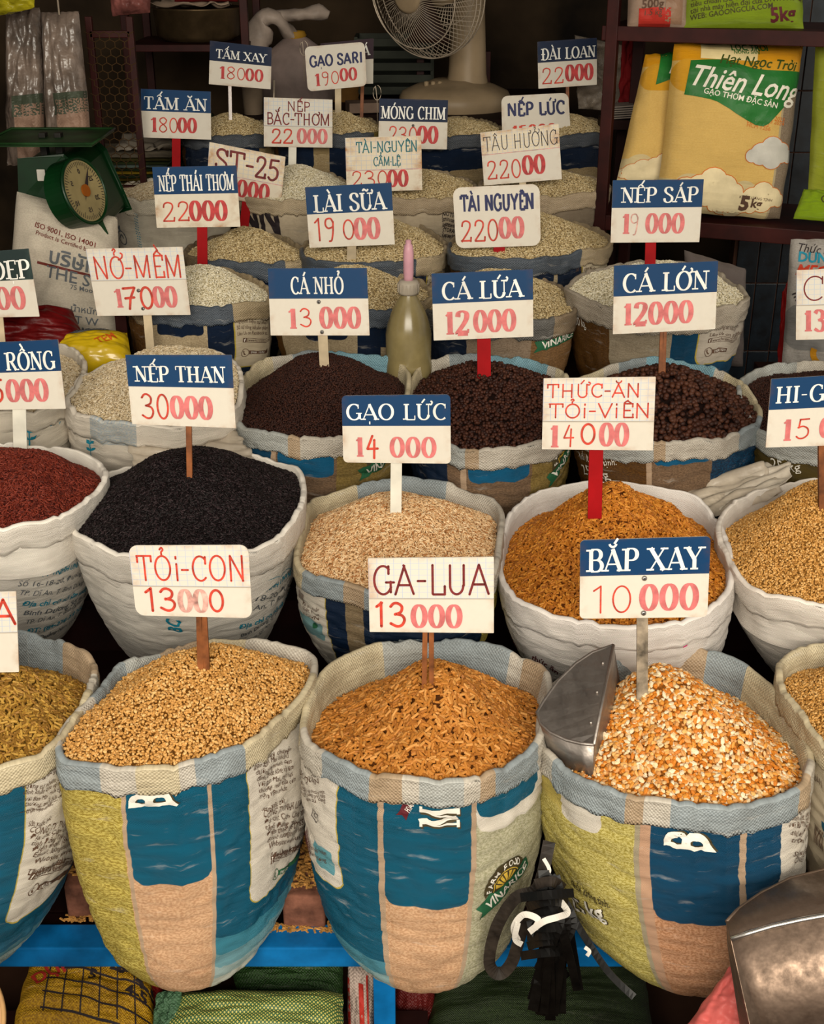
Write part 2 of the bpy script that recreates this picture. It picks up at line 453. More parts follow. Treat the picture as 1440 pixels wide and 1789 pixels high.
def text_on(s, txt, u0, v0, size, mat, bold=0.0, rot=0.0, sx=1.0, shear=0.0, off=.0014, name='lettering', label=None):
    V, T = font_mesh(txt, bold, shear); return decal(name, s, V, T, u0, v0, size, mat, rot, off, sx, label)

# ---------------------------------------------------------------- loose grain
def scatter_tree(name, shape, size, dens, mats, tilt=.35, squash=.55, jitter=.3, smooth=True):
    g = bpy.data.node_groups.new(name, 'GeometryNodeTree')
    g.interface.new_socket('Geometry', in_out='INPUT', socket_type='NodeSocketGeometry')
    g.interface.new_socket('Geometry', in_out='OUTPUT', socket_type='NodeSocketGeometry')
    N = g.nodes; L = g.links; gi = N.new('NodeGroupInput'); go = N.new('NodeGroupOutput')
    d = N.new('GeometryNodeDistributePointsOnFaces'); d.inputs['Density'].default_value = dens
    L.new(gi.outputs[0], d.inputs['Mesh'])
    if shape == 'pellet':
        p = N.new('GeometryNodeMeshCylinder'); p.inputs['Vertices'].default_value = 7
        p.inputs['Radius'].default_value = .5; p.inputs['Depth'].default_value = 1.0
        tr = N.new('GeometryNodeTransform'); L.new(p.outputs[0], tr.inputs[0]); tr.inputs['Rotation'].default_value = (0, PI/2, 0)
        src = tr.outputs[0]
    else:
        p = N.new('GeometryNodeMeshIcoSphere'); p.inputs['Radius'].default_value = .5
        p.inputs['Subdivisions'].default_value = 1 if shape == 'crumb' else 2
        src = p.outputs[0]
    if smooth and shape not in ('crumb',):
        ss = N.new('GeometryNodeSetShadeSmooth'); L.new(src, ss.inputs[0])
        if shape == 'pellet': ss.inputs[2].default_value = False
        src = ss.outputs[0]
    T2 = N.new('GeometryNodeTransform'); L.new(src, T2.inputs[0]); T2.inputs['Scale'].default_value = size; src = T2.outputs[0]
    sm = N.new('GeometryNodeSetMaterial'); L.new(src, sm.inputs[0]); sm.inputs['Material'].default_value = mats
    src = sm.outputs[0]
    rz = N.new('FunctionNodeRandomValue'); rz.inputs[2].default_value = -.15*size[2]; rz.inputs[3].default_value = 1.15*size[2]; rz.inputs['Seed'].default_value = 9
    vm = N.new('ShaderNodeVectorMath'); vm.operation = 'SCALE'; L.new(d.outputs['Normal'], vm.inputs[0]); L.new(rz.outputs[1], vm.inputs['Scale'])
    spn = N.new('GeometryNodeSetPosition'); L.new(d.outputs['Points'], spn.inputs[0]); L.new(vm.outputs[0], spn.inputs['Offset'])
    ip = N.new('GeometryNodeInstanceOnPoints'); L.new(spn.outputs[0], ip.inputs['Points']); L.new(src, ip.inputs['Instance'])
    rv = N.new('FunctionNodeRandomValue'); rv.data_type = 'FLOAT_VECTOR'
    rv.inputs[0].default_value = (-tilt, -tilt, 0); rv.inputs[1].default_value = (tilt, tilt, 2*PI)
    er = N.new('FunctionNodeEulerToRotation'); L.new(rv.outputs[0], er.inputs[0])
    rr = N.new('FunctionNodeRotateRotation'); rr.rotation_space = 'LOCAL'
    L.new(d.outputs['Rotation'], rr.inputs[0]); L.new(er.outputs[0], rr.inputs[1]); L.new(rr.outputs[0], ip.inputs['Rotation'])
    rs = N.new('FunctionNodeRandomValue'); rs.data_type = 'FLOAT_VECTOR'
    rs.inputs[0].default_value = (1-jitter*1.2, 1-jitter*.6, 1-jitter*.6); rs.inputs[1].default_value = (1+jitter*1.2, 1+jitter*.6, 1+jitter*.6)
    rs.inputs['Seed'].default_value = 5
    L.new(rs.outputs[0], ip.inputs['Scale'])
    j = N.new('GeometryNodeJoinGeometry'); L.new(gi.outputs[0], j.inputs[0]); L.new(ip.outputs[0], j.inputs[0])
    L.new(j.outputs[0], go.inputs[0]); return g
def grain_mat(name, cols, rough=.6, spec=.35, sss=0):
    """each grain takes one of the colours"""
    t = NT(name); oi = t.n('ShaderNodeObjectInfo'); r = t.n('ShaderNodeValToRGB'); t.l(oi.outputs['Random'], r.inputs[0])
    el = r.color_ramp.elements; n = len(cols)
    r.color_ramp.interpolation = 'CONSTANT'
    while len(el) < n: el.new(.5)
    for i, c in enumerate(cols): el[i].position = i/n; el[i].color = (*c, 1)
    t.l(r.outputs[0], t.b.inputs['Base Color']); t.set(rough=rough, spec=spec); return t.m
def heap(label, s, kind, H=.06, df=.012, db=.04, ax=0.0, ay=.02, p=1.7, lump=.006, name='grain_heap', dl=0.0, extra=None):
    """a pile inside the mouth of sack s: H peak above the mouth, df/db drop at the front/back edge"""
    under, tree, cat = kind
    M = 96; RR_ = 30; V = []; Fc = []; A = s.plane(0, 0) + Vector((ax, 0, 0)) + s.e2*ay + s.n*H
    V.append(A)
    def edge(u):
        q = math.cos(2*PI*u); x = -math.sin(2*PI*u)
        return df*(1-q)/2 + db*(1+q)/2 + dl*(1-x)/2
    for j in range(1, RR_+1):
        r = j/RR_
        for i in range(M):
            u = i/M; h = edge(u); E = s.wall(u, h) - s.dir(u)*.001; 
            k = 1-r**p if r < 1 else 0
            base = A.lerp(E, r); hA = (A-E).dot(s.n)
            lin_h = hA*(1-r); want = hA*(.5*(1+math.cos(PI*r))*.45+(1-r**p)*.55)
            q = base + s.n*(want-lin_h)
            q += s.n*(lump*min(1, (1-r)*5)*(noise.noise(q*14+s.off)+.5*noise.noise(q*37+s.off)))
            if extra: q += s.n*extra((q-s.C).x, (q-s.C).dot(s.e2), r)
            V.append(q)
    for i in range(M): Fc.append((0, 1+i, 1+(i+1) % M))
    for j in range(RR_-1):
        a = 1+j*M; b = a+M
        for i in range(M): Fc.append((a+i, b+i, b+(i+1) % M, a+(i+1) % M))
    o = link(name, mesh(V, Fc, name), under, smooth=True)
    if tree:
        md = o.modifiers.new('loose_grains', 'NODES'); md.node_group = tree
    tag(o, label, cat, kind='stuff'); s.heap = o
    s.apex = A
    return o

# ---------------------------------------------------------------- painted lettering: one skeleton, three brushes
import unicodedata
def arc(cx, cy, rx, ry, a0, a1, n=12):
    return [(cx+rx*math.cos(math.radians(a0+(a1-a0)*i/n)), cy+ry*math.sin(math.radians(a0+(a1-a0)*i/n))) for i in range(n+1)]
def sp(*P):
    return [(v.x, v.y) for v in smooth_curve([Vector((a, b, 0)) for a, b in P], 5)]
# char: (advance, [(points, flag)], serifs [(x, y)])   flag '' by direction, 't' thin, 'k' thick
GL = {
 'A': (.84, [([(.07, 0), (.42, 1)], 't'), ([(.40, 1), (.77, 0)], 'k'), ([(.2, .32), (.64, .32)], 't')], [(.07, 0), (.77, 0)]),
 'B': (.76, [([(.2, 0), (.2, 1)], ''), ([(.2, 1)]+arc(.42, .76, .22, .24, 90, -90)+[(.2, .52)], ''), ([(.2, .52)]+arc(.44, .26, .25, .26, 90, -90)+[(.2, 0)], '')], [(.15, 0), (.15, 1)]),
 'C': (.80, [(arc(.46, .5, .34, .5, 48, 312, 22), ''), ([(.69, .98), (.69, .7)], 't')], []),
 'D': (.84, [([(.2, 0), (.2, 1)], ''), ([(.2, 1)]+arc(.38, .5, .37, .5, 90, -90, 16)+[(.2, 0)], '')], [(.15, 0), (.15, 1)]),
 'E': (.70, [([(.2, 0), (.2, 1)], ''), ([(.2, 1), (.63, 1)], 't'), ([(.2, .52), (.5, .52)], 't'), ([(.2, 0), (.65, 0)], 't'), ([(.63, 1), (.63, .78)], 't'), ([(.65, 0), (.65, .24)], 't')], [(.15, 0), (.15, 1)]),
 'F': (.66, [([(.2, 0), (.2, 1)], ''), ([(.2, 1), (.62, 1)], 't'), ([(.2, .52), (.5, .52)], 't'), ([(.62, 1), (.62, .78)], 't')], [(.2, 0), (.15, 1)]),
 'G': (.86, [(arc(.46, .5, .34, .5, 50, 330, 22), ''), ([(.68, .98), (.68, .72)], 't'), ([(.74, .42), (.74, .05)], ''), ([(.56, .42), (.86, .42)], 't')], []),
 'H': (.90, [([(.2, 0), (.2, 1)], ''), ([(.7, 0), (.7, 1)], ''), ([(.2, .5), (.7, .5)], 't')], [(.2, 0), (.2, 1), (.7, 0), (.7, 1)]),
 'I': (.42, [([(.21, 0), (.21, 1)], '')], [(.21, 0), (.21, 1)]),
 'i': (.34, [([(.17, 0), (.17, .68)], ''), ([(.17, .9), (.17, .98)], '')], [(.17, 0)]),
 'K': (.86, [([(.2, 0), (.2, 1)], ''), ([(.7, 1), (.2, .38)], 't'), ([(.36, .56), (.74, 0)], 'k')], [(.2, 0), (.2, 1), (.7, 1), (.76, 0)]),
 'L': (.68, [([(.2, 0), (.2, 1)], ''), ([(.2, 0), (.64, 0)], 't'), ([(.64, 0), (.64, .26)], 't')], [(.2, 1), (.15, 0)]),
 'M': (1.02, [([(.14, 0), (.14, 1)], 't'), ([(.16, 1), (.5, .06)], 'k'), ([(.5, .06), (.82, 1)], 't'), ([(.84, 0), (.84, 1)], '')], [(.14, 0), (.12, 1), (.84, 0), (.88, 1)]),
 'N': (.86, [([(.15, 0), (.15, 1)], 't'), ([(.15, 1), (.7, 0)], 'k'), ([(.7, 0), (.7, 1)], 't')], [(.15, 0), (.1, 1), (.7, 1)]),
 'O': (.88, [(arc(.44, .5, .34, .5, 90, 450, 28), '')], []),
 'P': (.74, [([(.2, 0), (.2, 1)], ''), ([(.2, 1)]+arc(.42, .74, .24, .26, 90, -90)+[(.2, .48)], '')], [(.2, 0), (.15, 1)]),
 'R': (.84, [([(.2, 0), (.2, 1)], ''), ([(.2, 1)]+arc(.42, .75, .23, .25, 90, -90)+[(.2, .5)], ''), ([(.42, .5), (.72, 0)], 'k')], [(.2, 0), (.15, 1), (.76, 0)]),
 'S': (.70, [(sp((.58, .78), (.5, .95), (.34, 1), (.18, .93), (.13, .76), (.24, .6), (.44, .47), (.58, .33), (.57, .13), (.42, .01), (.26, 0), (.13, .1), (.09, .26)), ''), ([(.58, .96), (.58, .74)], 't'), ([(.09, .04), (.09, .28)], 't')], []),
 'T': (.76, [([(.38, 0), (.38, 1)], ''), ([(.06, 1), (.7, 1)], 't'), ([(.06, 1), (.06, .77)], 't'), ([(.7, 1), (.7, .77)], 't')], [(.38, 0)]),
 'U': (.86, [([(.18, 1), (.18, .3)]+arc(.43, .3, .25, .3, 180, 360, 14)[1:], ''), ([(.68, .3), (.68, 1)], 't')], [(.18, 1), (.68, 1)]),
 'V': (.82, [([(.07, 1), (.41, 0)], 'k'), ([(.41, 0), (.74, 1)], 't')], [(.07, 1), (.74, 1)]),
 'X': (.84, [([(.1, 1), (.72, 0)], 'k'), ([(.1, 0), (.72, 1)], 't')], [(.1, 1), (.72, 0), (.1, 0), (.72, 1)]),
 'Y': (.80, [([(.07, 1), (.4, .45)], 'k'), ([(.4, .45), (.72, 1)], 't'), ([(.4, .48), (.4, 0)], '')], [(.07, 1), (.72, 1), (.4, 0)]),
 '0': (.62, [(arc(.31, .5, .21, .49, 90, 450, 28), '')], []),
 '1': (.44, [([(.24, 0), (.24, 1)], ''), ([(.24, .98), (.08, .82)], 't')], [(.24, 0)]),
 '2': (.62, [(sp((.12, .76), (.16, .93), (.3, 1), (.46, .92), (.48, .72), (.36, .45), (.12, .1), (.1, .04)), ''), ([(.1, .04), (.52, .04)], 'k'), ([(.52, .04), (.54, .22)], 't')], []),
 '3': (.60, [(sp((.1, .85), (.2, .98), (.34, .98), (.46, .84), (.42, .62), (.24, .52)), ''), (sp((.24, .52), (.44, .46), (.52, .28), (.44, .06), (.28, 0), (.08, .12)), '')], []),
 '4': (.60, [([(.3, 1), (.08, .36)], ''), ([(.08, .36), (.5, .38)], ''), ([(.38, .8), (.36, -.1)], '')], []),
 '5': (.60, [([(.48, .98), (.16, .96)], ''), ([(.16, .96), (.12, .56)], ''), (sp((.12, .56), (.3, .62), (.47, .48), (.48, .2), (.34, .02), (.18, 0), (.08, .1)), '')], []),
 '7': (.60, [([(.08, .94), (.5, .98)], ''), ([(.5, .98), (.3, .5), (.22, 0)], ''), ([(.12, .48), (.46, .52)], '')], []),
 '8': (.60, [(sp((.48, .86), (.34, 1), (.14, .9), (.14, .7), (.4, .44), (.5, .2), (.3, 0), (.1, .16), (.16, .42), (.42, .62), (.5, .82), (.48, .86)), '')], []),
 '9': (.56, [(sp((.44, .8), (.34, .98), (.14, .94), (.1, .7), (.22, .54), (.42, .62), (.44, .84), (.42, .4), (.34, 0), (.24, -.05)), '')], []),
 '-': (.46, [([(.08, .45), (.36, .45)], '')], []), '·': (.26, [([(.1, .42), (.16, .42)], '')], []),
 '.': (.24, [([(.1, .02), (.13, .02)], 'k')], []), ' ': (.42, [], []),
}
MARK = {
 '\u0301': lambda x, y: [([(x-.04, y+.06), (x+.12, y+.30)], 'm')],
 '\u0300': lambda x, y: [([(x-.12, y+.30), (x+.04, y+.06)], 'm')],
 '\u0302': lambda x, y: [([(x-.17, y+.05), (x, y+.21)], 't'), ([(x, y+.21), (x+.17, y+.05)], 'm')],
 '\u0306': lambda x, y: [(arc(x, y+.24, .15, .15, 185, 355, 8), 'm')],
 '\u0309': lambda x, y: [(sp((x-.06, y+.28), (x+.02, y+.35), (x+.08, y+.26), (x+.0, y+.17), (x, y+.07)), 'm')],
 '\u0303': lambda x, y: [(sp((x-.18, y+.1), (x-.1, y+.2), (x, y+.15), (x+.1, y+.1), (x+.18, y+.2)), 'm')],
 '\u0323': lambda x, y: [([(x-.03, -.2), (x+.03, -.2)], 'k')],
}
def layout(txt):
    """-> strokes [(pts, flag)], serifs, total width, in cap-height units"""
    S = []; F = []; X = 0
    for ch in txt:
        if ch in 'Đđ': dec = ['D']; bar = True
        else: dec = list(unicodedata.normalize('NFD', ch)); bar = False
        b = dec[0]; w, st, sf = GL.get(b, GL[' ']); mk = dec[1:]
        for P, f in st: S.append(([(x+X, y) for x, y in P], f))
        F += [(x+X, y) for x, y in sf]
        if bar: S.append(([(X+.0, .5), (X+.42, .5)], 't'))
        cx = {'E': .38, 'L': .4, 'P': .4}.get(b, w/2-.02 if b != 'A' else .41); y = 1.0; x = cx
        top = 1.0 if b != 'i' else .8
        horn = '\u031b' in mk; circ = '\u0302' in mk or '\u0306' in mk
        if horn:
            hx = .70 if b == 'O' else .72
            S.append((sp((X+hx-(.08 if b == 'O' else .0), .86 if b == 'O' else .98), (X+hx+.1, .95), (X+hx+.15, 1.1), (X+hx+.07, 1.16)), 'm'))
        for m in mk:
            if m == '\u031b' or m not in MARK: continue
            yy, xx = top, x+X
            if circ and m in '\u0301\u0300\u0309\u0303': yy = top+.17; xx += (.10 if m == '\u0301' else (-.0 if m == '\u0300' else .04))
            if m in '\u0302\u0306': yy = top
            if horn and m == '\u0301': xx -= .04
            S += MARK[m](xx, yy)
        X += w
    return S, F, X
def paint(txt, style, x0, y0, width, cap):
    """triangles of a painted line: left x0, baseline y0 (y up), overall width, cap height"""
    S, F, W = layout(txt); sx = width/W; V = []; T = []
    if style == 'serif': kt, th = .175, .065
    elif style == 'stencil': kt, th = .235, .085
    elif style == 'sans': kt, th = .21, .17
    else:
        kt = th = {'hand': .082, 'thin': .06, 'fat': .115}[style]
    rs = random.Random(len(txt)*7+int(x0*100))
    cond = min(1.0, max(.55, sx/cap*1.02)) if style in ('serif', 'stencil', 'sans') else 1.0
    lay = [0]
    def quad(a, b, c, d):
        i = len(V); z = lay[0]; V.extend([(*a, z), (*b, z), (*c, z), (*d, z)]); T.append((i, i+1, i+2)); T.append((i, i+2, i+3))
    def disc(c, r):
        i = len(V); z = lay[0]
        for k in range(8): V.append((c[0]+r*math.cos(PI*k/4), c[1]+r*math.sin(PI*k/4), z))
        T.extend([(i, i+k, i+k+1) for k in range(1, 7)])
    uni = style in ('hand', 'thin', 'fat')
    jit = .018 if uni else 0
    for P, f in S:
        jx, jy = rs.uniform(-jit, jit), rs.uniform(-jit, jit)
        Q = [(x0+(x+jx)*sx, y0+(y+jy)*cap) for x, y in P]
        # split at corners
        runs = [[Q[0]]]
        for i in range(1, len(Q)):
            runs[-1].append(Q[i])
            if i < len(Q)-1:
                a = (Q[i][0]-Q[i-1][0], Q[i][1]-Q[i-1][1]); b = (Q[i+1][0]-Q[i][0], Q[i+1][1]-Q[i][1])
                la, lb = math.hypot(*a), math.hypot(*b)
                if la*lb > 0 and (a[0]*b[0]+a[1]*b[1])/(la*lb) < .6: runs.append([Q[i]])
        closed = math.hypot(Q[0][0]-Q[-1][0], Q[0][1]-Q[-1][1]) < 1e-6
        for R_ in runs:
            lay[0] += 1
            n = len(R_)
            if n < 2: continue
            L_ = []; Rr = []
            for i, p in enumerate(R_):
                if closed and i in (0, n-1): a, b = R_[-2], R_[1]
                else: a, b = R_[max(0, i-1)], R_[min(n-1, i+1)]
                dx, dy = b[0]-a[0], b[1]-a[1]; l = math.hypot(dx, dy) or 1; dx /= l; dy /= l
                if uni: hw = th
                elif f == 't': hw = th
                elif f == 'k': hw = kt*cond
                elif f == 'm': hw = .10 if style != 'sans' else .12
                else: hw = th + (kt*cond-th)*abs(dy)**1.5
                if uni and f == 'm': hw = th*.9
                hw *= cap/2
                ex = ey = 0
                if not uni and not closed:
                    if i == 0: ex, ey = 0, 0
                L_.append((p[0]-dy*hw, p[1]+dx*hw)); Rr.append((p[0]+dy*hw, p[1]-dx*hw))
            for i in range(n-1): quad(L_[i], Rr[i], Rr[i+1], L_[i+1])
            if uni and not closed: disc(R_[0], th*cap/2*1.05); disc(R_[-1], th*cap/2*1.05)
    if style in ('serif', 'stencil'):
        lay[0] += 1
        for x, y in F:
            cx_, w_ = x0+x*sx, .17*cap*cond**1.3; h = .075*cap; yb = y0 if y == 0 else y0+cap-h
            if y == 0: yb = y0
            quad((cx_-w_, yb), (cx_+w_, yb), (cx_+w_, yb+h), (cx_-w_, yb+h))
    return V, T

# ---------------------------------------------------------------- colours of the printed cloth (measured by eye, then undone by gamma)
TEAL = hexc('085a76'); TEALD = hexc('084668'); NAVY = hexc('0d2440'); CREAM = hexc('d9cbb0'); PINK = (hexc('e9bf98'), hexc('cd9c74')); HESS = (hexc('d6c468'), hexc('a08a34'))
PALE = (hexc('cfcaae'), hexc('a9a684')); SEAM = hexc('c4a88c'); WH = hexc('e8e0d2'); SKY = hexc('7fa9b8'); BROWN = (hexc('6e4a1c'), hexc('553612')); YEL = hexc('cdb648')
CUFB = hexc('98a2a6'); CUFB2 = hexc('afb2ae'); CUFC = hexc('cfc2a2'); CUFW = hexc('c6bfb2'); CUFT = hexc('b39c80')
def cuffm(name, s, bands, base=None, weave=.0062, **kw):
    L = []
    for b in bands: L.append((b[0], b[1], -.5, .5, .001, b[2], b[3] if len(b) > 3 else tuple(x*.86 for x in b[2])))
    return layered(name, base or (CUFW, tuple(x*.86 for x in CUFW)), L, s.circ, weave, .38, .35, .22)
# cloth layouts: A = yellow hessian | window | blue | text panel,  B = text | blue | window | pale hessian with badge
def layoutA(hess=HESS, deep=TEAL):
    return [(.0, .452, -.1, 1, .001, *hess), (.55, .9, .0, 1, .001, hexc('ccd0c4')), (.55, .9, .0, .44, .02, hexc('a9c2c2')), (.55, .9, .0, .415, .03, hexc('74a6b2')), (.55, .9, .0, .385, .03, hexc('3c869c')), (.55, 1.0, -.1, .355, .03, deep),
            (.448, .5555, .16, 1, .001, *PINK), (.454, .5535, -.1, .224, .02, deep), (.5535, .559, -.1, 1, .001, SEAM), (.449, .454, -.1, 1, .001, SEAM),
            (.6106, .7674, -.1, .3158, .027, YEL), (.612, .766, -.1, .314, .026, WH)]
def layoutB(deep=TEAL, hess=PALE):
    return [(-.2, .45, .29, 1, .001, hexc('c4cdc4')), (-.2, .45, .0, .43, .02, hexc('93b6ba')), (-.2, .45, .0, .405, .03, hexc('4f90a4')), (-.2, .45, -.1, .37, .02, deep), (.20, .3836, -.1, .2606, .02, YEL), (.2, .382, -.1, .259, .02, WH), (.335, .372, .19, .235, .004, hexc('6aa9b5')),
            (.440, .558, .16, 1, .001, *PINK), (.448, .5515, -.1, .246, .018, deep), (.440, .4475, -.1, 1, .001, SEAM),
            (.5515, .558, -.1, 1, .001, SEAM), (.558, 1.2, -.1, 1, .001, *hess), (.558, .8, -.1, .115, .03, WH), (.558, .665, -.1, .088, .03, deep)]
M_print = plain('brown_print', (.10, .055, .035), .6, bump=0); M_printb = plain('teal_print', hexc('1c7f96'), .6, bump=0)
M_printg = plain('green_print', (.02, .10, .045), .6, bump=0); M_printw = plain('white_print', (.72, .68, .60), .6, bump=0); M_printk = plain('dark_print', (.025, .018, .02), .6, bump=0)
M_printgr = plain('grey_print', (.11, .12, .13), .6, bump=0); M_printy = plain('gold_print', (.55, .36, .05), .6, bump=0); M_printm = plain('maroon_print', (.10, .015, .02), .6, bump=0)
M_printpk = plain('pink_print', (.60, .02, .16), .6, bump=0); M_printo = plain('black_olive_print', (.06, .045, .02), .6, bump=0)

# grain kinds: (heap material, scatter tree, category)
def kind(nm, under, cols, shape, size, dens, tilt=.35, jit=.3, rough=.6, spec=.3, bs=180):
    u = plain(nm+'_bed', under, .8, var=.25, scale=bs, bump=.6, bscale=bs*1.6, dist=.003)  # bed coloured darker, standing in for the shade between grains
    tr = scatter_tree(nm+'_scatter', shape, size, dens, grain_mat(nm+'_grain', cols, rough, spec), tilt, .5, jit)
    return (u, tr, 'grain')
def H(*a): return [hexc(x) for x in a]
K_pellet = kind('orange_feed_pellet', hexc('4f2804'), H('b97a34', 'ac6d28', 'c58a45', '9c5f20', 'b5742c'), 'pellet', (.0125, .0050, .0050), 29000, .20, .14)
K_pellet2 = kind('small_orange_pellet', hexc('5a2c06'), H('bd7524', 'ad681b', 'c8842f', '9a5916'), 'pellet', (.0088, .0040, .0040), 46000, .25, .15)
K_olive = kind('olive_feed_pellet', hexc('5a3f0e'), H('a67d30', '94692a', 'b58c3d', '805a1c'), 'pellet', (.0108, .0042, .0042), 36000, .25, .15)
K_crumb = kind('golden_crumble', hexc('6e4410'), H('cc9a56', 'be8a46', 'd6ab6c', 'ae7c3c', 'c6924e'), 'crumb', (.0060, .0050, .0046), 72000, jit=.45)
K_crumb2 = kind('tan_crumble', hexc('8a5d24'), H('cf9c55', 'bf8b45', 'd8aa68', 'ab7836'), 'crumb', (.0050, .0042, .0039), 95000, jit=.4)
K_corn = kind('cracked_corn', hexc('9a5c1c'), H('dcc298', 'd08c38', 'd8a25c', 'c98e50', 'c07020', 'e0ccaa', 'c6761e', 'd8ae78'), 'crumb', (.0112, .0084, .0050), 33000, .5, .45)
K_black = kind('black_rice', hexc('080304'), H('0f0708', '14090b', '0b0506', '110808', '2c2022'), 'ball', (.0078, .0023, .0021), 120000, rough=.5, spec=.25)
K_red = kind('red_rice', hexc('3a0d05'), H('5c1a0c', '6c2310', '4c1407', '783020'), 'ball', (.0080, .0024, .0021), 110000)
K_brown = kind('brown_rice', hexc('9c7448'), H('dcb98c', 'cfa878', 'e6c9a0', 'c29768', 'a8703e', 'd8b284'), 'ball', (.0090, .0026, .0024), 100000)
K_white = kind('white_rice', hexc('b09a78'), H('d5c3a3', 'cab692', 'dfd0b4', 'bfa984'), 'ball', (.0078, .0026, .0023), 90000)
K_bright = kind('bright_white_rice', hexc('b5a988'), H('ddd3b8', 'd2c7a8', 'e6dec8', 'c8bb9a'), 'ball', (.0068, .0030, .0027), 80000)
K_dim = kind('cream_rice', hexc('98825c'), H('c8b388', 'b8a276', 'd3c199', 'a99265'), 'ball', (.0070, .0032, .0028), 60000)
K_fishs = kind('fine_fish_feed', hexc('180804'), H('301409', '3b1b0d', '260f07', '2b120a'), 'ball', (.0040, .0040, .0036), 130000)
K_fishm = kind('medium_fish_feed', hexc('180804'), H('33160a', '3e1d10', '281008', '452415'), 'ball', (.0088, .0088, .0078), 26000, jit=.15)
K_fishl = kind('large_fish_feed', hexc('180804'), H('37190c', '432112', '2b1208', '4a2817'), 'ball', (.0125, .0125, .0108), 13500, jit=.15)


SK = {}
def shaded(base, n=1): return base

# ---- front row
P = [(-240, 1180), (-160, 1120), (0, 1103), (95, 1112), (150, 1138), (166, 1165), (150, 1215), (95, 1295), (0, 1335), (-120, 1345), (-230, 1290)]
s = SK['F0'] = Sack(P, 1.80, 0, (-70, 1600), .165, .18, Z1-.02, ydep=1.76, sq=2.0, tap=1.9, seed=1)
L = [(-.2, .9, .37, 1, .02, hexc('a9c2c2')), (-.2, .9, .0, .42, .03, hexc('5f9aac')), (-.2, .9, .0, .395, .03, hexc('2a6f8e')), (-.2, .9, -.1, .37, .02, TEAL), (.5736, .7874, -.1, .336, .03, YEL), (.575, .786, -.1, .334, .028, WH)]
build_sack('blue printed feed sack cut off by the left frame edge, in the front row', s, layered('teal_sack_cloth_left', TEAL, L, s.circ), cuffm('pale_cuff_left', s, [(.0, .2, CUFB), (.8, .93, CUFT), (.93, 1, CUFB), (.5, .75, CUFC)]), group='open sacks in the front row', cuff_h=.05)
heap('heap of olive brown feed pellets at the left frame edge', s, K_olive, H=.03, df=.015, db=.07, ay=.0)

P = [(233, 1150), (300, 1130), (390, 1112), (470, 1120), (540, 1135), (550, 1160), (528, 1210), (440, 1290), (350, 1325), (240, 1340), (125, 1328), (100, 1305), (110, 1265), (160, 1215), (200, 1165)]
s = SK['F1'] = Sack(P, 1.80, 0, (352, 1600), .155, .185, Z1-.02, ydep=1.755, sq=2.0, tap=1.9, rb=.06, seed=2)
build_sack('blue and yellow printed feed sack under the TỎI-CON sign, left of the front row', s, layered('teal_sack_cloth_a', TEAL, layoutA(), s.circ),
           cuffm('pale_cuff_a', s, [(.14, .26, CUFB), (.0, .07, CUFT), (.93, 1, CUFC), (.07, .14, CUFB2), (.36, .43, CUFB), (.43, .47, CUFW), (.47, .52, CUFC), (.54, .61, CUFB), (.61, .80, CUFC), (.80, .92, CUFW)]), group='open sacks in the front row')
heap('heap of fine golden feed crumbs, left of the front row', s, K_crumb, H=.062, df=.008, db=.035, ax=.04, ay=.03, p=2.0)

P = [(569, 1167), (640, 1125), (700, 1116), (800, 1117), (880, 1132), (945, 1160), (962, 1195), (955, 1250), (930, 1305), (860, 1348), (780, 1364), (680, 1355), (600, 1330), (545, 1297), (528, 1265), (540, 1215)]
s = SK['F2'] = Sack(P, 1.80, 0, (740, 1600), .165, .19, Z1-.02, ydep=1.75, sq=2.0, tap=1.9, rb=.07, seed=3)
build_sack('blue printed feed sack with a round farm badge, centre of the front row', s, layered('teal_sack_cloth_b', TEAL, layoutB(), s.circ),
           cuffm('pale_cuff_b', s, [(.88, 1, CUFB), (0, .06, CUFB2), (.06, .12, CUFC), (.12, .3, CUFC), (.82, .86, CUFT), (.36, .43, CUFB), (.43, .47, CUFT), (.49, .54, CUFB2), (.56, .58, CUFT), (.58, .66, CUFB), (.7, .8, CUFW)]), group='open sacks in the front row')
heap('heap of orange brown stick pellets in the centre of the front row', s, K_pellet, H=.035, df=.012, db=.085, ax=.02, ay=.03, p=1.5, lump=.012,
     extra=lambda x, y, r: .028*math.exp(-((x-.03)**2+(y+.02)**2)/.006)+.02*math.exp(-((x-.05)**2+(y-.12)**2)/.003)-.016*math.exp(-((x+.12)**2+(y+.02)**2)/.004)-.016*math.exp(-((x-.14)**2+(y-.0)**2)/.003))

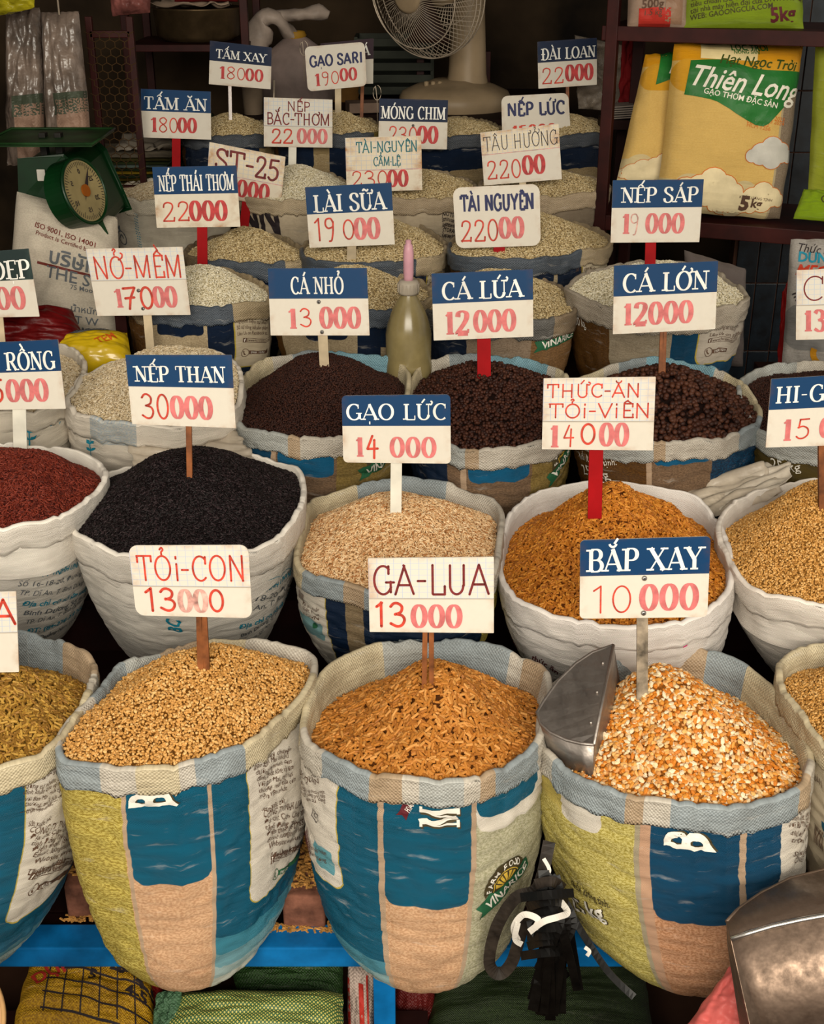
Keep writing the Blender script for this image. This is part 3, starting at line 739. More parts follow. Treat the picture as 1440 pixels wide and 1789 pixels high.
P = [(1075, 1150), (1145, 1130), (1235, 1133), (1300, 1155), (1360, 1210), (1400, 1270), (1418, 1320), (1415, 1345), (1390, 1380), (1300, 1402), (1200, 1404), (1100, 1388), (1020, 1360), (965, 1320), (945, 1290), (943, 1250), (958, 1200), (1000, 1170)]
s = SK['F3'] = Sack(P, 1.79, 0, (1205, 1630), .19, .20, Z1-.02, sq=2.0, tap=1.9, rb=.07, seed=4)
build_sack('yellow and blue printed sack holding cracked corn, right of the front row', s, layered('yellow_teal_sack_cloth', TEAL, [
    (-.2, .432, -.1, 1, .001, hexc('e0d382'), hexc('b0a048')), (.18, .37, -.1, .085, .03, hexc('c7b560')), (.20, .30, -.1, .07, .03, hexc('c3c6ae')), (.335, .392, .0, .095, .02, WH), (.431, .437, -.1, 1, .001, hexc('b3a78c')), (.437, .75, .18, 1, .001, hexc('e4b08a'), hexc('bf855c')),
    (.437, .449, -.1, 1, .001, hexc('cfa587')), (.449, .550, -.1, .232, .018, TEALD), (.550, .558, -.1, .3, .001, SEAM), (.558, .70, -.1, .25, .001, TEALD), (.600, .85, -.1, .30, .02, WH)], s.circ),
    cuffm('pale_cuff_c', s, [(.0, .07, CUFB), (.93, .97, CUFT), (.97, 1, CUFB2), (.80, .88, CUFC), (.68, .8, CUFC), (.05, .12, CUFB2), (.32, .42, CUFB), (.42, .44, CUFT), (.47, .62, CUFB), (.62, .65, CUFT), (.88, .93, CUFB)]), group='open sacks in the front row')
heap('heap of cracked orange and white corn kernels', s, K_corn, H=.050, df=.014, db=.085, ax=.0, ay=.03, p=1.6, lump=.01,
     extra=lambda x, y, r: .035*math.exp(-((x+.03)**2+(y-.10)**2)/.004)+.02*math.exp(-((x-.05)**2+(y+.02)**2)/.006))

P = [(1368, 1145), (1440, 1122), (1580, 1105), (1720, 1130), (1770, 1200), (1740, 1290), (1620, 1350), (1500, 1330), (1440, 1297), (1395, 1235), (1365, 1190)]
s = SK['F4'] = Sack(P, 1.80, 0, (1600, 1610), .17, .17, Z1, seed=5)
build_sack('printed sack with brown barcode cut off by the right frame edge, in the front row', s, layered('cream_sack_cloth', CREAM, [(.36, 1.2, .16, 1, .001, TEAL)], s.circ), cuffm('cream_cuff', s, [(0, .9, CUFC), (.9, 1, CUFB)], CUFC), group='open sacks in the front row')
heap('heap of pale brown bran at the right frame edge', s, K_crumb2, H=.04, df=.015, db=.05)

# ---- second row
def whitecloth(name, s, base=None, layers=(), **kw):
    b = tuple(min(.92, x*1.22) for x in (base or hexc('dcd6cc'))); return layered(name, b, list(layers), s.circ, .003, .5, .25, kw.get('dirt', .10))
P = [(-220, 830), (-160, 790), (-60, 773), (60, 776), (150, 793), (182, 815), (183, 838), (150, 870), (110, 898), (50, 915), (-60, 920), (-160, 900), (-225, 870)]
s = SK['S0'] = Sack(P, 2.27, 0, (-10, 1120), .17, .16, Z2, seed=6, fold=.004, cuff=.062)
m = whitecloth('white_woven_cloth', s)
build_sack('white woven sack with teal company lettering at the left frame edge', s, m, m, group='open sacks in the second row')
heap('heap of dark red rice at the left frame edge', s, K_red, H=.055, df=.01, db=.03, ax=.05)

P = [(185, 825), (250, 806), (330, 795), (400, 790), (470, 797), (520, 815), (532, 850), (522, 890), (490, 930), (430, 962), (320, 978), (210, 966), (135, 930), (121, 905), (135, 875), (160, 845)]
s = SK['S1'] = Sack(P, 2.27, 0, (348, 1135), .145, .15, Z2, seed=7, fold=.004, cuff=.075)
m = whitecloth('white_woven_cloth_b', s)
build_sack('white woven sack with teal address lettering holding black rice', s, m, m, group='open sacks in the second row')
heap('heap of black rice in a white woven sack', s, K_black, H=.088, df=.012, db=.015, ay=.03, p=1.8)

P = [(548, 870), (620, 845), (700, 832), (770, 840), (840, 860), (876, 885), (874, 940), (860, 1000), (800, 1040), (720, 1045), (640, 1028), (565, 1008), (522, 985), (518, 950), (530, 905)]
s = SK['S2'] = Sack(P, 2.27, 2, (695, 1150), .14, .15, Z2, tap=1.7, seed=8, cuff=.045)
build_sack('navy and cream printed sack holding brown rice', s, layered('navy_sack_cloth', NAVY, [(-.2, .3994, -.1, .3086, .02, YEL), (-.2, .398, -.1, .307, .02, WH), (.335, .388, .12, .175, .003, hexc('7fa9ad')), (.430, .457, -.1, 1, .001, hexc('a08b6c'), hexc('8a7658')), (.62, 1.2, -.1, 1, .001, *HESS)], s.circ),
           cuffm('pale_cuff_d', s, [(.0, .06, CUFB), (.93, 1, CUFB), (.06, .13, CUFC), (.13, .3, CUFC), (.36, .43, CUFB), (.43, .46, CUFT), (.46, .6, CUFB), (.75, .9, CUFW), (.3, .36, CUFC)]), group='open sacks in the second row')
heap('heap of beige brown rice in the middle of the second row', s, K_brown, H=.058, df=.01, db=.045, p=2.1, ay=.02)

P = [(895, 890), (935, 858), (1000, 843), (1070, 838), (1150, 849), (1220, 868), (1255, 905), (1278, 970), (1276, 1020), (1240, 1062), (1160, 1088), (1060, 1090), (960, 1068), (895, 1035), (873, 990), (878, 930)]
s = SK['S3'] = Sack(P, 2.25, 3, (1085, 1200), .155, .16, Z2, seed=9, fold=.004, cuff=.06, bulge=.02)
m = whitecloth('white_woven_cloth_c', s, hexc('ded8d2'))
build_sack('bright white woven sack holding orange pellets behind the corn', s, m, m, group='open sacks in the second row', cuff_jag=.006)
heap('tall peaked heap of small orange feed pellets', s, K_pellet2, H=.120, df=.012, db=.06, ax=-.01, ay=.02, p=1.1, lump=.008,
     extra=lambda x, y, r: .03*math.exp(-((x-.13)**2+(y-.06)**2)/.002)-.02*math.exp(-((x-.10)**2+(y-.03)**2)/.002))

P = [(1262, 895), (1300, 865), (1360, 845), (1440, 832), (1560, 835), (1640, 870), (1665, 940), (1630, 1010), (1540, 1050), (1440, 1055), (1345, 1035), (1292, 1000), (1268, 960), (1255, 925)]
s = SK['S4'] = Sack(P, 2.27, 2, (1490, 1190), .155, .16, Z2, seed=10, fold=.004, cuff=.06, bulge=.02)
m = whitecloth('white_woven_cloth_d', s, hexc('d8d0c6'))
build_sack('white woven sack of tan crumbs at the right frame edge', s, m, m, group='open sacks in the second row')
heap('heap of tan feed crumbs at the right frame edge', s, K_crumb2, H=.10, df=.012, db=.05, p=1.3)

# ---- third row
P = [(-180, 640), (-100, 610), (0, 598), (100, 598), (140, 615), (148, 640), (130, 680), (80, 710), (0, 722), (-120, 715)]
s = SK['T0'] = Sack(P, 2.75, 6, (0, 900), .15, .15, Z3, seed=11, cuff=.05)
m = whitecloth('white_woven_cloth_e', s, hexc('cfc6b6'))
build_sack('white rice sack with teal leaf border behind the left price board', s, m, m, group='open sacks in the third row')
heap('heap of cream rice at the left frame edge', s, K_white, H=.04, df=.01, db=.03, ax=.02)
P = [(165, 645), (230, 618), (300, 605), (380, 612), (415, 635), (422, 680), (400, 720), (330, 738), (250, 740), (160, 728), (118, 703), (125, 672)]
s = SK['T1'] = Sack(P, 2.72, 6, (280, 900), .15, .15, Z3, seed=12, cuff=.06, bulge=.02)
m = whitecloth('white_woven_cloth_f', s, hexc('d9d0c2'), [(.40, .49, -.1, .066, .005, hexc('a8b4bc'), hexc('c9c6bc'))])
build_sack('white rice sack with a teal leaf strip, behind the black rice', s, m, m, group='open sacks in the third row')
heap('heap of pale sticky rice behind the black rice', s, K_white, H=.06, df=.01, db=.0, ax=.04, ay=.04)
def fishsack(k, P, seed, label, hess, win, hl, hk, hd, base):
    s = SK[k] = Sack(P, 2.75, 8, base, .135, .14, Z3, seed=seed, cuff=.05)
    L = [(-.2, .40, -.1, 1, .001, NAVY if k != 'T4' else BROWN[0]), (.43, .60, .05, 1, .001, hexc('8e7258'), hexc('725a44')), (.2, .428 if k != 'T4' else .45, -.1, .3, .001, (NAVY if k == 'T3' else TEALD) if k != 'T4' else BROWN[0], None if k != 'T4' else BROWN[1])]
    L += [(win[0], win[1], -.1, .10 if k == 'T2' else .085 if k == 'T3' else .06, .016, hexc('0f5f88')), (win[0]-.012, win[0]-.003, -.1, 1, .001, SEAM), (win[1]+.005, 1.2, -.1, 1, .001, *hess)]
    build_sack(label, s, layered('fish_feed_sack_cloth_'+k, NAVY, L, s.circ), cuffm('fish_cuff_'+k, s, [(.94, 1, SKY), (0, .06, CUFB), (.88, .94, SKY), (.1, .3, CUFC), (.36, .46, CUFB2), (.46, .48, CUFT), (.48, .62, CUFW), (.62, .7, CUFB), (.7, .86, CUFC)]), group='open sacks in the third row')
    heap(hl, s, hk, H=hd[0], df=hd[1], db=hd[2], p=hd[3], ay=.02)
HG = (hexc('9a8248'), hexc('7e6834'))
fishsack('T2', [(425, 655), (465, 626), (540, 614), (610, 612), (680, 622), (712, 642), (714, 680), (700, 725), (650, 752), (560, 762), (480, 755), (418, 738), (411, 715), (415, 685)], 13,
         'printed feed sack of fine dark granules, left of the three fish feeds', HG, (.439, .534), 'heap of fine dark brown fish feed granules', K_fishs, (.075, .012, .05, 1.6), (560, 960))
fishsack('T3', [(716, 670), (745, 632), (810, 617), (880, 618), (950, 632), (990, 655), (1003, 695), (990, 745), (930, 772), (850, 782), (770, 772), (725, 745), (714, 710)], 14,
         'printed feed sack of medium dark balls, middle of the three fish feeds', HG, (.463, .560), 'heap of medium dark brown fish feed balls', K_fishm, (.055, .012, .04, 1.8), (855, 970))
fishsack('T4', [(1003, 665), (1060, 640), (1130, 620), (1200, 628), (1270, 647), (1312, 682), (1330, 715), (1318, 742), (1270, 760), (1190, 770), (1100, 770), (1030, 755), (1000, 725), (996, 690)], 15,
         'printed feed sack of large dark balls, right of the three fish feeds', (NAVY, TEALD), (.459, .564), 'heap of large dark brown fish feed balls', K_fishl, (.055, .012, .04, 1.6), (1165, 960))
P = [(1293, 665), (1325, 640), (1380, 632), (1460, 628), (1540, 640), (1590, 680), (1590, 730), (1540, 765), (1450, 775), (1370, 765), (1320, 740), (1296, 700)]
s = SK['T5'] = Sack(P, 2.75, 8, (1440, 960), .135, .14, Z3, seed=16)
build_sack('olive printed sack behind the right-hand price board at the frame edge', s, layered('olive_sack_cloth', hexc('57481c'), [], s.circ), cuffm('olive_cuff', s, [(0, .5, CUFB2), (.7, .9, CUFC)]), group='open sacks in the third row')
heap('heap of dark granules at the right frame edge', s, K_fishs, H=.03, df=.012, db=.03)

# ---- rows behind: (key, outline, Y, tilt, zbase, label, body layers, cuff bands, heap)
def back(k, P, Y, tilt, zb, seed, label, base, L, bands, cb, hl, hk, hp, rx=.13, cuff=.05, grp='fourth'):
    s = SK[k] = Sack(P, Y, tilt, None, rx, rx, zb, seed=seed, cuff=cuff, ydep=None)
    build_sack(label, s, layered('back_sack_cloth_'+k, base, L, s.circ, dirt=.2), cuffm('back_cuff_'+k, s, bands, cb), group='open sacks in the %s row' % grp, nv=22)
    heap(hl, s, hk, **hp)
TXT = hexc('dccdb0'); DN = hexc('10213a')
DL = [(-.2, .40, -.1, 1, .001, *BROWN), (.40, .62, -.1, 1, .001, hexc('ccb997'), hexc('b09d7c')), (.418, .537, -.1, .078, .012, DN), (.546, .608, -.1, 1, .001, DN), (.606, .735, -.1, .175, .02, YEL), (.609, .732, -.1, .172, .02, TXT), (.735, 1.2, -.1, 1, .001, DN)]
DB = [(.40, .606, hexc('545c66')), (.62, 1.2, hexc('b09e7e')), (.0, .4, hexc('84735a'))]
back('U1', [(225, 505), (260, 482), (320, 466), (390, 466), (450, 485), (472, 505), (465, 522), (400, 532), (320, 534), (250, 530), (226, 518)], 3.22, 2, Z4, 21, 'brown and navy printed rice sack behind the leftmost 17 000 board', NAVY, DL, DB, hexc('b09e7e'), 'heap of bright rice left in the fourth row', K_bright, dict(H=.05, df=.008, db=.02, ax=.02))
back('U2', [(478, 510), (510, 485), (570, 470), (650, 467), (720, 480), (752, 502), (750, 522), (700, 535), (600, 541), (520, 536), (482, 525)], 3.22, 2, Z4, 22, 'brown and navy printed rice sack behind the squeeze bottle', NAVY, [(-.2, .34, -.1, 1, .001, *BROWN), (.40, .9, .10, 1, .001, hexc('ccb997'), hexc('b09d7c')), (.34, .55, -.1, 1, .001, hexc('ccb997'), hexc('b09d7c')), (.40, .50, -.1, .078, .012, DN), (.522, .576, -.1, 1, .001, DN), (.8, 1.2, -.1, 1, .001, DN)], DB, hexc('b09e7e'), 'heap of cream rice beside the squeeze bottle', K_dim, dict(H=.05, df=.008, db=.02))
back('U3', [(735, 510), (770, 486), (840, 473), (920, 476), (975, 492), (1003, 525), (1000, 545), (950, 556), (860, 554), (780, 547), (738, 532)], 3.22, 2, Z4, 23, 'beige printed rice sack with a green badge on its right side', hexc('a89578'), [(.33, .423, -.1, 1, .001, DN), (.423, .56, -.1, .3, .001, hexc('b39f88'), hexc('9b8670')), (.56, .9, -.1, 1, .001, hexc('a07a50'), hexc('82603c'))], [(.60, 1.2, hexc('9c8a72')), (.2, .6, hexc('6c6a66'))], hexc('9c8a72'), 'heap of cream rice in the beige sack with the green badge', K_dim, dict(H=.055, df=.01, db=.01), cuff=.055)
back('U4', [(990, 497), (1030, 470), (1100, 456), (1180, 453), (1250, 472), (1300, 505), (1306, 522), (1270, 534), (1180, 543), (1080, 538), (1005, 515)], 3.22, 2, Z4, 24, 'brown and white printed rice sack beside the tiled wall', hexc('c4b8a6'), [(-.2, .385, -.1, 1, .001, *BROWN), (.385, .50, -.1, 1, .001, hexc('b5a78f'), hexc('a3957d')), (.50, .85, -.1, .4, .001, TEALD), (.553, .80, -.1, .155, .03, YEL), (.556, .80, -.1, .152, .03, hexc('cfc4b4'))], [(0, 1.2, hexc('b5aa9a'))], hexc('b5aa9a'), 'heap of bright white rice beside the tiled wall', K_bright, dict(H=.045, df=.012, db=.01), rx=.14, cuff=.06)
back('V1', [(322, 435), (365, 412), (430, 402), (495, 412), (538, 440), (520, 453), (430, 457), (345, 452)], 3.62, 0, Z5, 25, 'navy printed rice sack in the fifth row, left', NAVY, DL, DB, hexc('b09e7e'), 'heap of cream rice left in the fifth row', K_dim, dict(H=.05, df=.008, db=.02), grp='fifth')
back('V2', [(527, 430), (560, 405), (620, 387), (700, 383), (755, 400), (780, 425), (765, 446), (700, 456), (600, 456), (540, 450)], 3.62, 0, Z5, 26, 'navy printed rice sack in the fifth row, middle', NAVY, DL, [(.3, .58, hexc('545c66')), (.58, 1.2, hexc('b8a688'))], hexc('b09e7e'), 'heap of tan rice in the middle of the fifth row', K_dim, dict(H=.05, df=.008, db=.02, ax=.04), grp='fifth')
back('V3', [(783, 430), (810, 402), (870, 382), (940, 373), (1010, 385), (1060, 405), (1064, 425), (1000, 440), (900, 450), (810, 446)], 3.62, 0, Z5, 27, 'navy printed rice sack in the fifth row, right, beside the rack post', NAVY, DL, [(.3, .60, hexc('545c66')), (.60, 1.2, hexc('b8a688'))], hexc('b09e7e'), 'sloping heap of tan rice beside the rack post', K_dim, dict(H=.06, df=.008, db=.02, ax=.0), grp='fifth')
WD = hexc('e0cfb2')
back('W1', [(193, 332), (215, 317), (280, 308), (350, 312), (400, 330), (395, 342), (300, 348), (215, 345)], 4.03, 0, Z6, 28, 'white sack with blue stamped border behind the green scale', hexc('ece2cc'), [], [(0, 1.2, hexc('ece2cc'))], hexc('ece2cc'), 'heap of pale rice behind the green scale', K_white, dict(H=.02, df=.01, db=.02), grp='sixth')
back('W2', [(404, 330), (440, 305), (500, 292), (560, 294), (600, 310), (612, 328), (600, 342), (540, 348), (440, 345)], 4.03, 2, Z6, 29, 'white sack with a large dark letter, in the sixth row', WD, [], [(0, 1.2, hexc('c4b294'))], hexc('c4b294'), 'heap of pale rice in the sack with a large dark letter', K_bright, dict(H=.045, df=.008, db=.01), grp='sixth')
back('W3', [(618, 328), (650, 305), (710, 295), (770, 298), (822, 312), (830, 330), (800, 342), (720, 347), (630, 342)], 4.03, 2, Z6, 30, 'cream sack with black paragraph print, in the sixth row', WD, [], [(0, 1.2, hexc('b8a589'))], hexc('b8a589'), 'heap of tan rice behind the paper-labelled 23 000 board', K_dim, dict(H=.035, df=.008, db=.01), grp='sixth')
back('W4', [(838, 320), (870, 302), (930, 294), (1000, 299), (1055, 314), (1060, 330), (980, 340), (880, 338)], 4.03, 2, Z6, 31, 'grey woven sack in the sixth row, touching the rack post', hexc('9a8b76'), [], [(0, 1.2, hexc('b8a589'))], hexc('b8a589'), 'heap of brownish rice near the rack post', K_dim, dict(H=.035, df=.008, db=.01), grp='sixth')
DL7 = [(-.2, .37, -.1, 1, .001, *BROWN), (.37, .9, .07, 1, .001, hexc('c0ab84'), hexc('a8946c')), (.36, .47, -.1, .115, .014, DN), (.51, .60, -.1, .5, .001, DN)]
for k, P, sd, lb, hb, hx in (('X1', [(318, 225), (350, 209), (410, 203), (460, 210), (478, 222), (460, 232), (400, 236), (340, 234)], 33, 'brown and navy rice sack in the last row, leftmost', 'heap of cream rice leftmost in the last row', 0),
                         ('X2', [(480, 222), (510, 206), (570, 197), (630, 201), (664, 216), (658, 228), (580, 232), (500, 230)], 34, 'brown and navy rice sack in the last row, left of the fan', 'heap of cream rice left of the fan', .02),
                         ('X3', [(668, 222), (700, 207), (770, 201), (840, 207), (876, 220), (865, 232), (780, 236), (690, 232)], 35, 'navy windowed rice sack just in front of the fan base', 'low heap of rice in front of the fan base', 0),
                         ('X4', [(880, 222), (920, 206), (990, 197), (1040, 206), (1062, 222), (1045, 232), (980, 236), (900, 232)], 36, 'navy windowed rice sack in the last row, right of the fan', 'heap of cream rice right of the fan', .0)):
    LL = DL7 if k in ('X1', 'X2') else [(-.2, .3, -.1, 1, .001, DN), (.36, .95, .05, 1, .001, hexc('bfa880'), hexc('a08c64')), (.44, .64, -.1, .115, .014, DN)]
    back(k, P, 4.45, 0, Z7, sd, lb, hexc('9a8660'), LL, [(.25, .62, hexc('4c5158')), (.62, .66, hexc('8d7c3e'))], hexc('a09072'), hb, K_dim, dict(H=.035 if k != 'X3' else .0, df=.01, db=.01, ax=hx), grp='last', cuff=.045)

# ---------------------------------------------------------------- price signs
def board_mat(name, col, age=.5, rust=(.32, .13, .03)):
    t = NT(name); uv = t.n('ShaderNodeUVMap').outputs[0]
    s = t.n('ShaderNodeSeparateXYZ'); t.l(uv, s.inputs[0])
    ex = t.math('MINIMUM', s.outputs[0], t.math('SUBTRACT', 1, s.outputs[0])); ey = t.math('MINIMUM', s.outputs[1], t.math('SUBTRACT', 1, s.outputs[1]))
    e = t.math('MINIMUM', ex, ey); geo = t.n('ShaderNodeNewGeometry').outputs['Position']
    nz = t.noise(geo, 28, 5, .65); n2 = t.noise(geo, 70, 4, .6)
    m = t.math('MULTIPLY', t.ramp(e, .0, .05+.09*age, 1, 0), t.ramp(nz, .46, .72, 0, .35+.65*age))
    c = t.mix(t.ramp(n2, .35, .75, 0, .10+.16*age), col, tuple(x*.72 for x in col))
    c = t.mix(m, c, rust)
    t.l(c, t.b.inputs['Base Color']); t.set(rough=.5, spec=.12); return t.m
def paper_mat(name, col, age=.5):
    t = NT(name); uv = t.n('ShaderNodeUVMap').outputs[0]; geo = t.n('ShaderNodeNewGeometry').outputs['Position']
    s = t.n('ShaderNodeSeparateXYZ'); t.l(uv, s.inputs[0])
    def ln(x, k): return t.math('LESS_THAN', t.math('FRACT', t.math('MULTIPLY', x, k)), .09)
    g = t.math('MAXIMUM', ln(s.outputs[0], 15), ln(s.outputs[1], 7))
    c = t.mix(t.math('MULTIPLY', g, .62), col, (.33, .42, .58))
    nz = t.noise(geo, 26, 5, .65)
    ex = t.math('MINIMUM', s.outputs[0], t.math('SUBTRACT', 1, s.outputs[0])); ey = t.math('SUBTRACT', 1, s.outputs[1])
    e = t.math('MINIMUM', ex, ey)
    m = t.math('MULTIPLY', t.ramp(e, 0, .1+.1*age, 1, 0), t.ramp(nz, .42, .68, 0, .4+.6*age))
    c = t.mix(m, c, (.36, .15, .04)); c = t.mix(t.ramp(t.noise(geo, 60, 4), .4, .8, 0, .3*age), c, (.55, .42, .28))
    t.l(c, t.b.inputs['Base Color']); t.set(rough=.5, spec=.12); return t.m
WHITE = (.60, .55, .465)
M_board = [board_mat('white_sign_plastic', WHITE, .25), board_mat('aged_sign_plastic', (.64, .57, .45), .8)]
M_blue = board_mat('blue_sign_paint', hexc('04335a'), .3, (.06, .04, .05))
M_navy = board_mat('faded_navy_sign_paint', hexc('0c1d38'), .5, (.05, .04, .05))
M_bgreen = board_mat('blackish_green_sign_paint', hexc('1d2b2a'), .4, (.05, .08, .07))
M_dark = board_mat('dark_maroon_sign_paint', hexc('2a1620'), .4, (.05, .04, .05))
M_paper = [paper_mat('squared_paper', (.60, .56, .48), .25), paper_mat('stained_squared_paper', (.66, .57, .42), 1.0)]
HEADS = {'blue': M_blue, 'navy': M_navy, 'green': M_bgreen, 'dark': M_dark}
INK = {'w': plain('white_letter_paint', (.80, .78, .72), .5, bump=0), 'r': plain('red_stencil_paint', (.50, .045, .045), .5, var=.2, scale=60, bump=0),
       'p': plain('faded_red_stencil_paint', (.60, .155, .15), .5, var=.15, scale=60, bump=0), 'h': plain('red_marker', (.58, .055, .03), .5, var=.25, scale=60, bump=0),
       'm': plain('maroon_marker', (.17, .02, .02), .5, var=.2, scale=60, bump=0), 'n': plain('navy_letter_paint', (.018, .022, .085), .5, bump=0),
       'k': plain('black_marker', (.035, .025, .025), .5, bump=0), 'g': plain('green_marker', (.02, .14, .16), .5, bump=0), 'f': plain('very_faded_red_paint', (.70, .36, .30), .5, var=.3, scale=60, bump=0)}
M_stake = {'red': plain('red_plastic_strip', (.30, .004, .006), .5, spec=.05), 'cream': plain('cream_wood_strip', (.50, .40, .26), .6, var=.2),
           'white': plain('white_plastic_strip', (.70, .66, .56), .4), 'brown': plain('brown_bamboo', (.22, .07, .02), .45, var=.3, scale=30),
           'grey': plain('weathered_wood_strip', (.30, .24, .17), .65, var=.35, scale=40), 'clear': plain('clear_plastic_rod', (.45, .36, .32), .15, spec=.4)}
M_screw = plain('screw_steel', (.35, .33, .31), .35, metal=.9)
M_screwd = plain('screw_socket', (.03, .03, .03), .6)

def sign(label, TL, TR, BR, BL, Y, head, lines, stake=None, hfrac=.45, rnd=0.0, age=0, screws=(), yaw=0.0, group='painted price signs'):
    cs = [TL, TR, BR, BL]; cx = sum(c[0] for c in cs)/4; cy = sum(c[1] for c in cs)/4
    P0 = pt(cx, cy, Y); n = Vector((math.sin(yaw), -math.cos(math.radians(13)), math.sin(math.radians(13)))).normalized()
    W = [onplane(x, y, P0, n) for x, y in cs]; P0 = sum(W, Vector())/4
    wid = (W[1]-W[0]).length; hei = (W[3]-W[0]).length
    def q(s, t, z=0.0):      # s right 0..1, t down 0..1
        return W[0]*(1-s)*(1-t)+W[1]*s*(1-t)+W[2]*s*t+W[3]*(1-s)*t + n*z
    foot = None
    if stake:
        col, w_px, sx, fpx, *two = stake
        foot = onplane(fpx[0], fpx[1], P0 - n*.006, n)
    root = empty('price_sign', foot if foot else P0, label, 'sign', group)
    # board outline with rounded corners
    def outline(t0, t1, r, which=(1, 1, 1, 1)):
        out = []
        cor = [(0, t0), (1, t0), (1, t1), (0, t1)]
        for k, (s_, t_) in enumerate(cor):
            rr = r if which[k] else .0008
            rs_, rt_ = rr/wid, rr/hei
            ccx = s_+(rs_ if s_ == 0 else -rs_); ccy = t_+(rt_ if t_ == t0 else -rt_)
            a0 = (180, 270, 0, 90)[k]
            for j in range(6):
                a = math.radians(a0+90*j/5); out.append((ccx+rs_*math.cos(a), ccy+rt_*math.sin(a)))
        return out
    def slab(name, ol, z0, z1, mat, uvr=(0, 1)):
        V = [q(s, t, z1) for s, t in ol]+[q(s, t, z0) for s, t in ol]; k = len(ol)
        U = [(s, 1-(t-uvr[0])/(uvr[1]-uvr[0])) for s, t in ol]*2
        Fc = [tuple(range(k))[::-1], tuple(range(k, 2*k))]+[(i, (i+1) % k, k+(i+1) % k, k+i) for i in range(k)]
        return link(name, mesh(V, Fc, name, U), mat, root)
    r = rnd*hei if rnd else .0012
    slab('board', outline(0, 1, r), -.003, 0, M_board[age])
    if head in HEADS: slab('header_panel', outline(0, hfrac, max(r*.95, .001), (1, 1, 0, 0)), .0002, .0007, HEADS[head], (0, hfrac))
    if head in ('paper', 'stained'):
        slab('paper_label', outline(0.01, hfrac, max(r*.95, .001), (1, 1, 0, 0)), .0002, .0006, M_paper[0 if head == 'paper' else 1], (0, hfrac))
        slab('paper_edge', outline(hfrac, hfrac+.012, .0008), .0002, .0009, INK['f'] if head == 'stained' else plain('label_shadow_line', (.42, .36, .28)))
    for k, (txt, style, s0, s1, tb, tc, ink) in enumerate(lines):
        V, T = paint(txt, style, s0*wid, -tb*hei, (s1-s0)*wid, (tb-tc)*hei)
        VV = [q(x/wid, -y/hei, .0010+.00002*z) for x, y, z in V]
        link('lettering' if k == 0 else 'price', mesh(VV, T, 'lettering'), INK[ink], root)
    for s, t in screws:
        c = q(s, t, .0012); 
        bm = bmesh.new(); M = Matrix.Translation(c) @ n.to_track_quat('Z', 'Y').to_matrix().to_4x4()
        bmesh.ops.create_cone(bm, cap_ends=True, segments=14, radius1=.0048, radius2=.0034, depth=.0026, matrix=M)
        sc = bmlink('screw', bm, M_screw, root, True)
        bm = bmesh.new(); bmesh.ops.create_cone(bm, cap_ends=True, segments=6, radius1=.0018, radius2=.0018, depth=.0007, matrix=Matrix.Translation(n*.0015) @ M)
        me = bpy.data.meshes.new('socket'); bm.to_mesh(me); bm.free(); o = link('screw_socket', me, M_screwd); o.parent = sc
    if foot:
        ws = w_px*((P0-CAM).dot(FW))/FOC
        def strip(sx_, f, w_):
            top = q(sx_, .55, -.006); d = f-top; L_ = d.length; d.normalize(); f2 = f+d*.05
            x = d.cross(n).normalized(); bm = bmesh.new()
            rot = Matrix((x, n, d)).transposed()
            add_box(bm, (top+f2)/2, (w_, .0045 if col != 'brown' else w_*.7, (f2-top).length), rot, .0008)
            bmlink('stake', bm, M_stake[col], root)
        strip(sx, foot, ws)
        if two: strip(two[0], onplane(two[1][0], two[1][1], P0-n*.006, n), ws)
    return root

# ---------------------------------------------------------------- the signs, back to front (corners in the photograph, depth of the heap they stand in)
B = 'serif'; ST = 'stencil'
sign('worn blue-topped sign reading TẤM XAY, rear left', (367, 71), (475, 83), (473, 156), (365, 147), 4.42, 'navy', [('TẤM XAY', B, .10, .92, .38, .18, 'w'), ('1', ST, .15, .28, .85, .56, 'r'), ('80', 'hand', .27, .6, .84, .56, 'h'), ('00', ST, .58, .88, .84, .56, 'r')], ('clear', 6, .32, (403, 214)))
sign('dark-topped sign mostly hidden behind the rounded rear sign', (560, 76), (653, 67), (652, 146), (562, 150), 4.60, 'dark', [('GIÁ', B, .55, .93, .36, .14, 'w')], ('brown', 6, .8, (632, 200)))
sign('rounded white sign reading GẠO SARI, rear', (532, 82), (637, 73), (641, 150), (538, 160), 4.44, None, [('GẠO SARI', 'sans', .06, .96, .46, .22, 'n'), ('1', ST, .12, .24, .9, .62, 'r'), ('90', 'hand', .24, .56, .88, .6, 'h'), ('00', ST, .55, .85, .84, .56, 'r')], ('cream', 11, .53, (591, 200)), rnd=.12)
sign('blue-topped sign reading ĐÀI LOAN beside the rack post', (939, 73), (1043, 66), (1043, 148), (941, 155), 4.40, 'navy', [('ĐÀI LOAN', B, .06, .98, .40, .16, 'w'), ('22', 'hand', .05, .45, .92, .58, 'h'), ('000', ST, .46, .94, .88, .54, 'r')], ('brown', 6, .5, (992, 200)))
sign('blue-topped sign reading TẤM ĂN on a red stake', (246, 155), (368, 160), (369, 244), (247, 240), 4.2, 'blue', [('TẤM ĂN', B, .04, .95, .41, .16, 'w'), ('1', ST, .12, .25, .88, .58, 'r'), ('80', 'hand', .24, .54, .88, .58, 'h'), ('00', ST, .52, .80, .87, .57, 'r')], ('red', 15, .50, (308, 322)))
